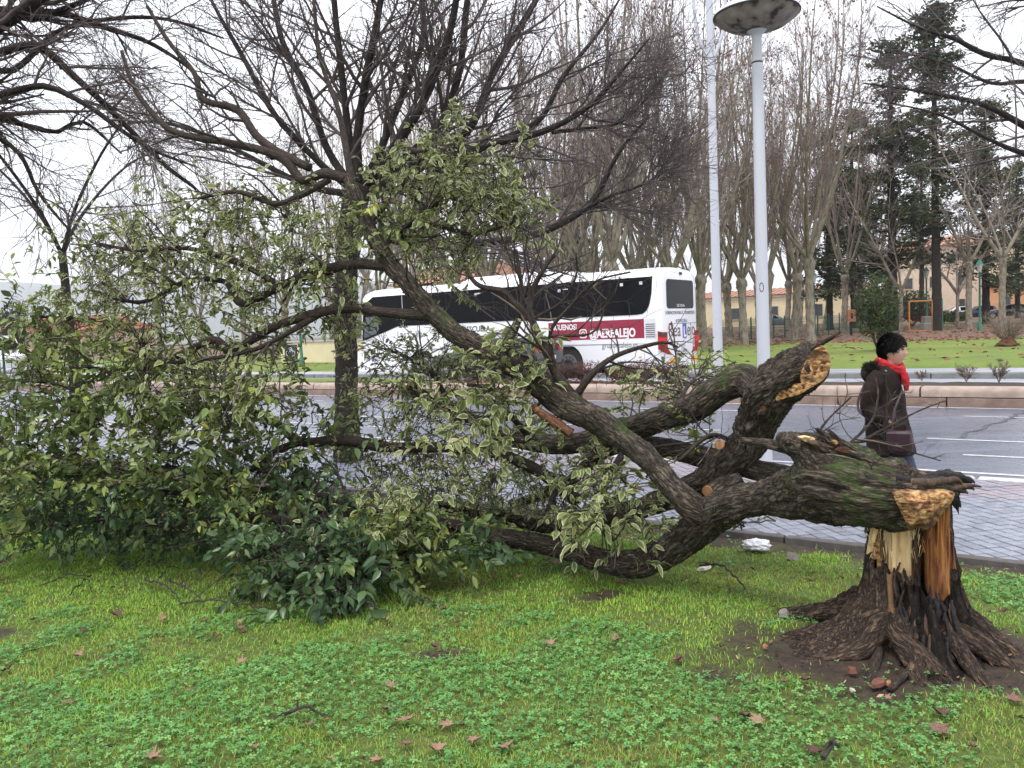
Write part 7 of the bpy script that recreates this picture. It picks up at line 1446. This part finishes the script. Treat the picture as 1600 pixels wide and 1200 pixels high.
for sd in (-1, 1):
    mb = MB(); v_, f_ = ball((HC[0] + .086, sd * .031, HC[2] + .012), (.006, .012, .005), 10); mb.add(v_, f_); mb.build('eye', 'eye', per, True)
    mb = MB(); mb.tube([(HC[0] + .084, sd * .052, HC[2] + .028), (HC[0] + .096, sd * .034, HC[2] + .036), (HC[0] + .100, sd * .018, HC[2] + .032)], .003, 6); mb.build('eyebrow', 'hair', per)
mb = MB(); mb.tube([(HC[0] + .086, -.022, HC[2] - .063), (HC[0] + .0985, 0, HC[2] - .062), (HC[0] + .086, .022, HC[2] - .063)], [.003, .005, .003], 8); mb.build('lips', 'lips', per, True)
# jeans and shoes
fused('jeans', [loft([(-.03, 0, .74, .12, .16), (-.03, 0, .86, .125, .165), (-.03, 0, .95, .115, .15)]), legp(-.03, -.085, .0, -.09, .46, -.13, .11, (.105, .095, .078, .07, .068)), legp(-.03, .085, .10, .09, .46, .14, .105, (.105, .095, .078, .07, .068))], 'jeans', .010, 4, lambda V: .005 * perlin(V * np.array([16, 16, 12.0])))
for fx, sd, fz, tl in ((-.13, -.085, .045, .05), (.14, .085, .04, 0)): fused('shoe', [tube_part([(fx - .05, sd, fz + tl * .4), (fx + .03, sd, fz + .01), (fx + .12, sd, fz - .01), (fx + .19, sd, fz - .018)], (.04, .045, .038, .026)), tube_part([(fx, sd, fz + .08), (fx + .01, sd, fz + .02)], (.042, .045))], 'shoe', .007, 3)
# shoulder bag on the near hip, strap across the body
bagp = [loft([(.115, -.255, .70, .065, .03), (.115, -.258, .72, .085, .042), (.11, -.256, .79, .092, .048), (.105, -.252, .85, .088, .042), (.105, -.25, .87, .078, .028)], 28, 3.0)]
bag = fused('shoulder_bag', bagp, 'handbag', .007, 3, lambda V: .004 * perlin(V * 22)); fl = MB(); fl.cbox((.025, -.308, .775), (.19, -.29, .86), .008); fl.build('flap', 'handbag', bag, True)
mb = MB(); mb.tube(catmull(np.array([(.06, -.262, .87, 0), (.06, -.21, 1.0, 0), (.10, -.10, 1.16, 0), (.085, .03, 1.28, 0), (.0, .11, 1.345, 0), (-.12, .09, 1.31, 0), (-.205, -.02, 1.15, 0), (-.20, -.15, 1.0, 0), (-.02, -.245, .90, 0), (.03, -.255, .87, 0)]), .03)[:, :3], .009, 6); mb.build('strap', 'handbag', bag, True)

# ================================================================== grass, clover and litter on the verge
def frustum_pts(n, t_max=6.25, dmin=2.4, dmax=9.5, power=.8):
    d = dmin + (dmax - dmin) * RG.random(n) ** power; x = RG.uniform(-330, 2050, n); P = np.array([CAM + CF * 0] * 1); a = (x - 800) / FPX * d
    b_ = (0 - CAMH - CF[2] * d - CR[2] * a) / CU[2]; P = CAM + CF * d[:, None] + CR * a[:, None] + CU * b_[:, None]; t_ = P @ VV; return P[(t_ < t_max)]
def clover_mask(P):
    q = np.stack([P[:, 0], P[:, 1], 0 * P[:, 0]], -1); px = proj(P); n = 1.25 * fbm(q * 1.3 + 3.3, 4) + .55 * fbm(q * 4.5 + 8, 3); px = px + (90 * fbm(q * 1.7 + 31, 3))[:, None]
    bias = .22 * sstep(940, 1120, px[:, 1]) + .26 * (1 - sstep(350, 1150, px[:, 0])) * sstep(930, 1000, px[:, 1]) - .55 * (1 - sstep(880, 960, px[:, 1])) * (1 - sstep(300, 900, px[:, 0])) - .12
    return n + bias
P = frustum_pts(680000, power=.75); D = dirt_mask(P[:, 0], P[:, 1]); CM = clover_mask(P)
thin = fbm(np.stack([P[:, 0] * 2.3, P[:, 1] * 2.3, 0 * P[:, 0] + 2], -1), 3)
keep = (RG.random(len(P)) < np.clip(1.0 - 1.15 * D, 0.03, 1) * np.clip(.75 + 1.1 * thin - .30 * sstep(850, 1250, proj(P)[:, 0]), .12, 1)) & (RG.random(len(P)) > sstep(.02, .25, CM) * .5)
keep &= np.hypot(P[:, 0] - STUMP[0], P[:, 1] - STUMP[1]) > .36
P = P[keep]; n = len(P); P[:, 2] = verge_z(P[:, 0], P[:, 1]); dd = (P - CAM) @ CF
az = RG.random(n) * 6.283; h = RG.uniform(.006, .025, n) * (1 + .5 * fbm(np.stack([P[:, 0] * 1.5, P[:, 1] * 1.5, 0 * P[:, 0] + 9], -1), 2)); bend = RG.uniform(.3, 1.3, n) * h
d_ = np.stack([np.cos(az), np.sin(az), 0 * az], -1); sd = np.stack([-np.sin(az), np.cos(az), 0 * az], -1) * (.0009 + .00030 * dd)[:, None]; up = np.array([0, 0, 1.0])
V = np.stack([P - sd, P + sd, P + d_ * (bend * .35)[:, None] + up * (h * .65)[:, None] - sd * .8, P + d_ * (bend * .35)[:, None] + up * (h * .65)[:, None] + sd * .8, P + d_ * bend[:, None] + up * h[:, None]], 1).reshape(-1, 3)
o_ = (np.arange(n) * 5)[:, None]; F4 = np.array([[0, 1, 3, 2]]) + o_; F3 = np.array([[2, 3, 4]]) + o_
yel = .5 + .9 * fbm(np.stack([P[:, 0] * .8, P[:, 1] * .8, 0 * P[:, 0] + 21], -1), 3); rn = np.clip(yel * .7 + RG.normal(size=n) * .2 + .1, 0, 1); rn = np.where(RG.random(n) < .13, RG.random(n) * .1, rn)
tag(link('grass', mesh_np('grass', V, [F4, F3], 'grass_blade', False, {'rnd': np.repeat(rn, 5)})), 'short yellowish green grass growing over the verge', 'grass', kind='stuff')
# bits of bark, wood crumbs and dead blades lying everywhere in the turf
Pd = frustum_pts(21000, power=.7); near = np.exp(-(np.hypot(Pd[:, 0] - STUMP[0], Pd[:, 1] - STUMP[1]) / .8) ** 2); Pd = Pd[RG.random(len(Pd)) < .35 + .65 * near]; nd = len(Pd); Pd[:, 2] = verge_z(Pd[:, 0], Pd[:, 1]) + RG.uniform(.002, .022, nd)
dv = nrm(RG.normal(size=(nd, 3)) * np.array([1, 1, .25])); sv = nrm(np.cross(dv, np.array([[0, 0, 1.0]]) + RG.normal(size=(nd, 3)) * .4)); Ld = RG.uniform(.004, .022, nd)[:, None]; wd_ = Ld * RG.uniform(.12, .5, (nd, 1)); hv_ = np.cross(dv, sv) * wd_ * .5
V = np.stack([Pd - dv * Ld, Pd + sv * wd_, Pd + dv * Ld, Pd - sv * wd_, Pd + hv_ * .9], 1).reshape(-1, 3); ob = (np.arange(nd) * 5)[:, None]; F = np.concatenate([np.array([[a, b_, 4]]) + ob for a, b_ in ((0, 1), (1, 2), (2, 3), (3, 0))])
blade_mat('crumbs', [(0.0, (0.03, 0.018, 0.012)), (0.5, (0.11, 0.065, 0.04)), (0.85, (0.26, 0.16, 0.09)), (1.0, (0.55, 0.40, 0.24))], .8, .0)
tag(link('debris', mesh_np('debris', V, [F], 'crumbs', False, {'rnd': np.repeat(RG.random(nd) ** 1.6, 5)})), 'crumbs of bark and wood strewn in the turf round the stump', 'debris', kind='stuff')
# clover
P = frustum_pts(195000, power=.62); D = dirt_mask(P[:, 0], P[:, 1]); CM = clover_mask(P)
keep = (RG.random(len(P)) < sstep(-.02, .20, CM) * .85 + .015) & (RG.random(len(P)) > D * .93) & (np.hypot(P[:, 0] - STUMP[0], P[:, 1] - STUMP[1]) > .40)
P = P[keep]; n = len(P); P[:, 2] = verge_z(P[:, 0], P[:, 1]); hgt = RG.uniform(.008, .036, n) * (.7 + .6 * sstep(.0, .4, CM[keep])); C0 = P + np.stack([RG.normal(size=n) * .01, RG.normal(size=n) * .01, hgt], -1)
tilt = nrm(np.array([0, 0, 1.0]) + RG.normal(size=(n, 3)) * .28); rr = RG.uniform(.007, .0145, n); a0 = RG.random(n) * 6.283
e1 = nrm(np.cross(tilt, np.array([[1.0, .2, 0]]))); e2 = np.cross(tilt, e1); tmpl = [(0, 0, 0), (.55, -.42, .04), (1.0, -.40, -.02), (1.12, 0, .02), (1.0, .40, -.02), (.55, .42, .04)]
VV_ = []
for k in range(3):
    for (x, y, z) in tmpl:
        ca, sa = np.cos(a0 + k * 2.094), np.sin(a0 + k * 2.094); gx = (x * ca - y * sa) * rr; gy = (x * sa + y * ca) * rr; VV_.append(C0 + e1 * gx[:, None] + e2 * gy[:, None] + tilt * (z * rr)[:, None])
V = np.stack(VV_, 1).reshape(-1, 3); o_ = (np.arange(n) * 18)[:, None]; F = np.concatenate([np.array([[k * 6, k * 6 + 1, k * 6 + 2, k * 6 + 3]]) + o_ for k in range(3)] + [np.array([[k * 6, k * 6 + 3, k * 6 + 4, k * 6 + 5]]) + o_ for k in range(3)])
rn = np.clip(RG.random(n) * .7 + .15 + .3 * fbm(P * 3, 2), 0, 1)
tag(link('clover', mesh_np('clover', V, [F], 'clover', False, {'rnd': np.repeat(rn, 18)})), 'low patches of bluish green clover in the grass', 'clover', kind='stuff')

# fallen plane leaves on the verge, each its own object
def plane_leaf_mesh(seed, m, curl=.3):
    rng = np.random.default_rng(seed); lobes = [(-2.2, .5), (-1.75, .28), (-1.25, .8), (-.85, .42), (-.5, .85), (-.25, .48), (0, 1.0), (.25, .48), (.5, .85), (.85, .42), (1.25, .8), (1.75, .28), (2.2, .5), (2.8, .18)]
    q = [(r * (1 + rng.normal() * .06) * math.cos(a), r * (1 + rng.normal() * .06) * math.sin(a)) for a, r in lobes]; out = [(0, 0, 0)]; inner = [(x * .5, y * .5, curl * .25 * (x * x * .2 + abs(y) * .5) + rng.normal() * .04) for x, y in q]
    outer = [(x, y, curl * (abs(y) * .7 + .3 * abs(x)) * (1 + rng.normal() * .25)) for x, y in q]; n = len(q); V = out + inner + outer
    F3 = [(0, 1 + i, 1 + (i + 1) % n) for i in range(n)]; F4 = [(1 + i, 1 + n + i, 1 + n + (i + 1) % n, 1 + (i + 1) % n) for i in range(n)]
    V += [(-.02, -.02, .02), (-.02, .02, .02), (-.7, .06, .10), (-.7, .03, .10)]; b0 = 1 + 2 * n; F4.append((b0, b0 + 1, b0 + 2, b0 + 3))
    return mesh_np('plane_leaf', np.array(V, float), [np.array(F3), np.array(F4)], m, False)
LM = [plane_leaf_mesh(1, 'dead_leaf', .35), plane_leaf_mesh(2, 'dead_leaf', .6), plane_leaf_mesh(3, 'dead_leaf_dark', .7), plane_leaf_mesh(4, 'dead_leaf_red', .45), plane_leaf_mesh(5, 'dead_leaf', .9)]
named = [(635, 1128, .085, 0, 'large pale brown plane leaf among the clover'), (593, 1190, .055, 1, 'curled brown plane leaf at the bottom edge of the clover'), (1463, 1143, .075, 3, 'reddish purple plane leaf in the grass below the stump'), (375, 974, .05, 1, 'reddish brown leaf below the scattered twigs, farther from the frame edge'), (603, 970, .05, 4, 'upright folded brown leaf below the dark glossy sprays'), (713, 974, .04, 2, 'small dark brown leaf in the grass under the centre of the tree'), (1060, 1034, .05, 0, 'tan plane leaf on the bare soil left of the stump'), (110, 1100, .05, 1, 'brown plane leaf in the clover near the left frame edge'), (375, 1036, .05, 0, 'flat brown leaf pair member lying in clover below the twigs'), (128, 990, .035, 2, 'dark folded leaf standing in the clover'), (185, 962, .06, 2, 'dark crumpled leaf beside the broken twigs'), (973, 910, .05, 3, 'red brown leaf lying under the trunk where it touches the grass'), (318, 972, .04, 3, 'small reddish leaf on the yellow grass'), (868, 882, .07, 0, 'pale torn leaf lying below the lying trunk'), (8, 903, .04, 0, 'orange brown leaf at the left frame edge on bright grass'), (1385, 1100, .03, 1, 'tan leaf scrap on the soil in front of the stump')]
def put_leaf(px, py, s_, k, label, group=None):
    P = gz(px, py, 0); P[2] = verge_z(np.array([P[0]]), np.array([P[1]]))[0] + .028; o = link('plane_leaf', LM[k]); o.location = Vector(P); o.rotation_euler = (random.uniform(-.25, .25), random.uniform(-.25, .25), random.uniform(0, 6.28)); o.scale = (s_, s_, s_); tag(o, label, 'leaf', group)
for px, py, s_, k, lab in named: put_leaf(px, py, s_, k, lab)
n = 0
while n < 50:
    px, py = random.uniform(0, 1590), 870 + 320 * random.random() ** 1.1
    if gz(px, py) @ VV > 6.1 or (py < 950 and px < 760 and px > 330): continue
    put_leaf(px, py, random.uniform(.025, .06), random.choice([0, 1, 2, 2, 3, 4]), 'small brown dead leaf half sunk in the grass', 'small dead leaves on the verge'); n += 1
# loose twigs on the bright grass
TW = [((225, 912), (262, 928), (285, 950), 'thin broken twig lying on the bright grass, longest of the scattered ones', .006), ((268, 915), (292, 935), (320, 945), 'dark broken twig lying beside the longest one', .007), ((195, 898), (232, 888), (250, 893), 'forked twig near the lower leaves on bright grass', .005), ((70, 920), (105, 910), (138, 905), 'thin pale twig toward the left on bright grass', .004), ((250, 908), (268, 900), (280, 894), 'short black twig between the forked and the long twig', .005), ((365, 918), (372, 930), (382, 938), 'short crooked twig below the glossy sprays', .005), ((285, 950), (340, 950), (415, 956), 'long low twig where grass meets clover', .006), ((445, 1128), (475, 1126), (505, 1124), 'black stick lying in the clover near the large leaf', .009), ((1095, 890), (1130, 905), (1165, 925), 'dark stick poking out below the lying trunk', .009), ((1290, 1195), (1300, 1183), (1310, 1178), 'stub of dark branch at the bottom edge of the grass', .012), ((110, 935), (135, 922), (145, 930), 'bent black twig above the clover', .005), ((550, 965), (575, 963), (600, 966), 'short thick brown twig below the glossy sprays', .009)]
for k, (a, b_, c, lab, r_) in enumerate(TW):
    q = [gz(*p) + np.array([0, 0, z]) for p, z in ((a, .03), (b_, .05 + .02 * (k % 3)), (c, .025))]; root = empty('loose_twig', q[0]); tag(root, lab, 'twig'); mb = MB(); cp_ = catmull(np.c_[np.array(q), np.zeros((3, 1))], .03)[:, :3]; cp_ = cp_ + np.array([[random.gauss(0, .004) for _ in range(3)] for _ in cp_]); mb.tube(cp_, np.linspace(r_, r_ * .6, len(cp_)), 7); wparent(mb.build('stem', 'twig_dark', None, True), root)
    for j in range(3):
        i0 = random.randrange(1, len(cp_) - 1); mb = MB(); e = cp_[i0] + np.array([random.uniform(-.08, .08), random.uniform(-.08, .08), random.uniform(.0, .04)]); mb.tube([cp_[i0], (cp_[i0] + e) / 2 + [0, 0, .01], e], [r_ * .6, r_ * .45, r_ * .3], 5); wparent(mb.build('side_twig', 'twig_dark', None, True), root)
# stick leaning on the stump roots, wood chips, stones, brick
def stickobj(name, label, pts, r0, r1, m, cat='stick'):
    root = empty(name, pts[0]); tag(root, label, cat); V, F, tcv, ms = bark_tube([(*p, r, 0) for p, r in zip(pts, np.linspace(r0, r1, len(pts)))], step=.02, k=10, rough=.12, lump=.1); wparent(link('wood', mesh_np('wood', V, F, m, True, {'tc': tcv, 'moss': ms})), root)
stickobj('dark_stick', 'black wet stick leaning from the soil onto the stump roots', [gz(1390, 1088) + [0, 0, .03], gz(1420, 1068) + [0, 0, .06], gz(1452, 1048) + [0, 0, .10]], .014, .017, 'bark_dark')
stickobj('broken_root', 'broken root stub sticking up from soil before the stump', [gz(1355, 1072) + [0, 0, .0], gz(1368, 1050) + [0, 0, .04], gz(1374, 1038) + [0, 0, .08]], .03, .022, 'bark_dark', 'root')
def chip(name, px, py, dims, m, label, cat, rz=None, zoff=.03):
    P = gz(px, py); P[2] = verge_z(np.array([P[0]]), np.array([P[1]]))[0] + zoff; rng = random.Random(px); mb = MB(); x, y, z = dims; n = 7; top = []; bot = []
    for k in range(n):
        a = 2 * math.pi * k / n; q = rng.uniform(.75, 1.15); bot.append((x * q * math.cos(a), y * q * math.sin(a), -z)); top.append((x * q * .82 * math.cos(a), y * q * .82 * math.sin(a), z * rng.uniform(.6, 1.2)))
    mb.add(bot + top, [tuple(range(n))[::-1], tuple(range(n, 2 * n))] + [(k, (k + 1) % n, n + (k + 1) % n, n + k) for k in range(n)]); o = mb.build(name, m, None); o.location = Vector(P); o.rotation_euler = (rng.uniform(-.3, .3), rng.uniform(-.3, .3), rng.uniform(0, 6) if rz is None else rz); tag(o, label, cat)
chip('brick_fragment', 1332, 1065, (.038, .022, .014), 'brick_red', 'broken red brick piece on the soil before the stump', 'brick'); chip('brick_fragment', 1372, 1082, (.045, .024, .008), 'brick_red', 'flat red tile piece nearest the grass before the stump', 'brick'); chip('wood_chip', 1389, 1082, (.022, .014, .006), 'wood_cut', 'pale wood chip beside the black wet stick', 'wood chip'); chip('wood_chip', 1332, 1088, (.04, .012, .004), 'paper', 'long pale sliver on the soil edge before the stump', 'wood chip'); chip('wood_chip', 1238, 870, (.05, .035, .025), 'stone', 'brown stone in the grass right of the white plastic bag', 'stone')
chip('wood_chip', 1196, 1020, (.022, .015, .006), 'wood_cut', 'small pale chip on the bare soil left of the roots', 'wood chip'); chip('stone', 1225, 968, (.05, .03, .012), 'stone', 'flat grey stone left of the stump', 'stone'); chip('stone', 1285, 962, (.04, .03, .01), 'stone', 'flat grey stone close behind the stump roots', 'stone'); chip('wood_chip', 1355, 905, (.03, .01, .005), 'wood_fresh', 'fresh pale splinter fallen beside the stump', 'wood chip')
chip('paper_scrap', 1100, 888, (.05, .03, .008), 'paper', 'pale paper scrap in the grass under the trunk fork', 'paper')
# crumpled plastic bag
a, b_, c, F = sphere_dirs(48, 30); d3 = np.stack([a, b_, c], -1); r_ = 1 + .55 * fbm(d3 * 2.4, 3) + .35 * np.abs(perlin(d3 * 5)) + .15 * np.abs(perlin(d3 * 11)); V = d3 * r_[:, None] * np.array([.085, .055, .042]); V[:, 2] = np.maximum(V[:, 2], -.02)
P = gz(1183, 860); o = link('plastic_bag', mesh_np('plastic_bag', V, [F], 'bag_white', False)); o.location = Vector(P + [0, 0, .035]); o.rotation_euler = (0, 0, -.4); tag(o, 'crumpled white plastic bag with red print on the grass', 'bag')
for j in range(7):
    q = int(RG.integers(200, 1200)); c3 = V[q]; 
    if c3[1] > 0 or c3[2] < .0: continue
    n3 = nrm(c3[None])[0]; e_ = nrm(np.cross(n3, [0, 0, 1.0])[None])[0]; g3 = np.cross(e_, n3); c3 = c3 + n3 * .006; mb = MB(); mb.add([c3 + (e_ * math.cos(t_) * random.uniform(.006, .016) + g3 * math.sin(t_) * random.uniform(.004, .008)) for t_ in np.linspace(0, 6.283, 7)[:-1]], [tuple(range(6))]); mb.build('print_mark', 'bag_print', o)
# leaf litter in the park and under the plane trees, and on the median
n = 9000; s = RG.uniform(-6, 60, n); t_ = np.where(RG.random(n) < .12, 27.5 + 22 * RG.random(n), 47 + 32 * RG.random(n) ** 1.5); P = UU * s[:, None] + VV * t_[:, None]; P[:, 2] = np.array([park_z(x) for x in t_]) + .02
V, F = scatter_leaf_quads(P, .13, RG, .15); tag(link('leaf_litter', mesh_np('leaf_litter', V, [F], 'leaf_dead_far')), 'brown leaf litter below the plane trees', 'leaf litter', kind='stuff')
n = 1500; s = RG.uniform(5, 24, n); t_ = RG.uniform(17.95, 19.5, n); P = UU * s[:, None] + VV * t_[:, None]; P[:, 2] = soil_z(s, t_) + .02
V, F = scatter_leaf_quads(P, .055, RG, .25); tag(link('median_litter', mesh_np('median_litter', V, [F], 'leaf_dead_far')), 'dry brown leaves lying along the median bed', 'leaf litter', kind='stuff')

# ================================================================== air
hz_ = MB(); hz_.box((-7500, -60, -8), (7500, 7600, 520)); hb = hz_.build('haze', 'soil'); tag(hb, 'thin pale haze over the distant hill', 'haze', kind='stuff')
m = bpy.data.materials.new('haze'); m.use_nodes = True; t = m.node_tree; t.nodes.clear(); ou = t.nodes.new('ShaderNodeOutputMaterial'); pv = t.nodes.new('ShaderNodeVolumePrincipled')
pv.inputs['Color'].default_value = (0.91, 0.95, 1.0, 1); pv.inputs['Density'].default_value = 0.00020; pv.inputs['Anisotropy'].default_value = 0.2
t.links.new(pv.outputs[0], ou.inputs['Volume']); hb.data.materials.clear(); hb.data.materials.append(m)
SC.cycles.volume_bounces = 1
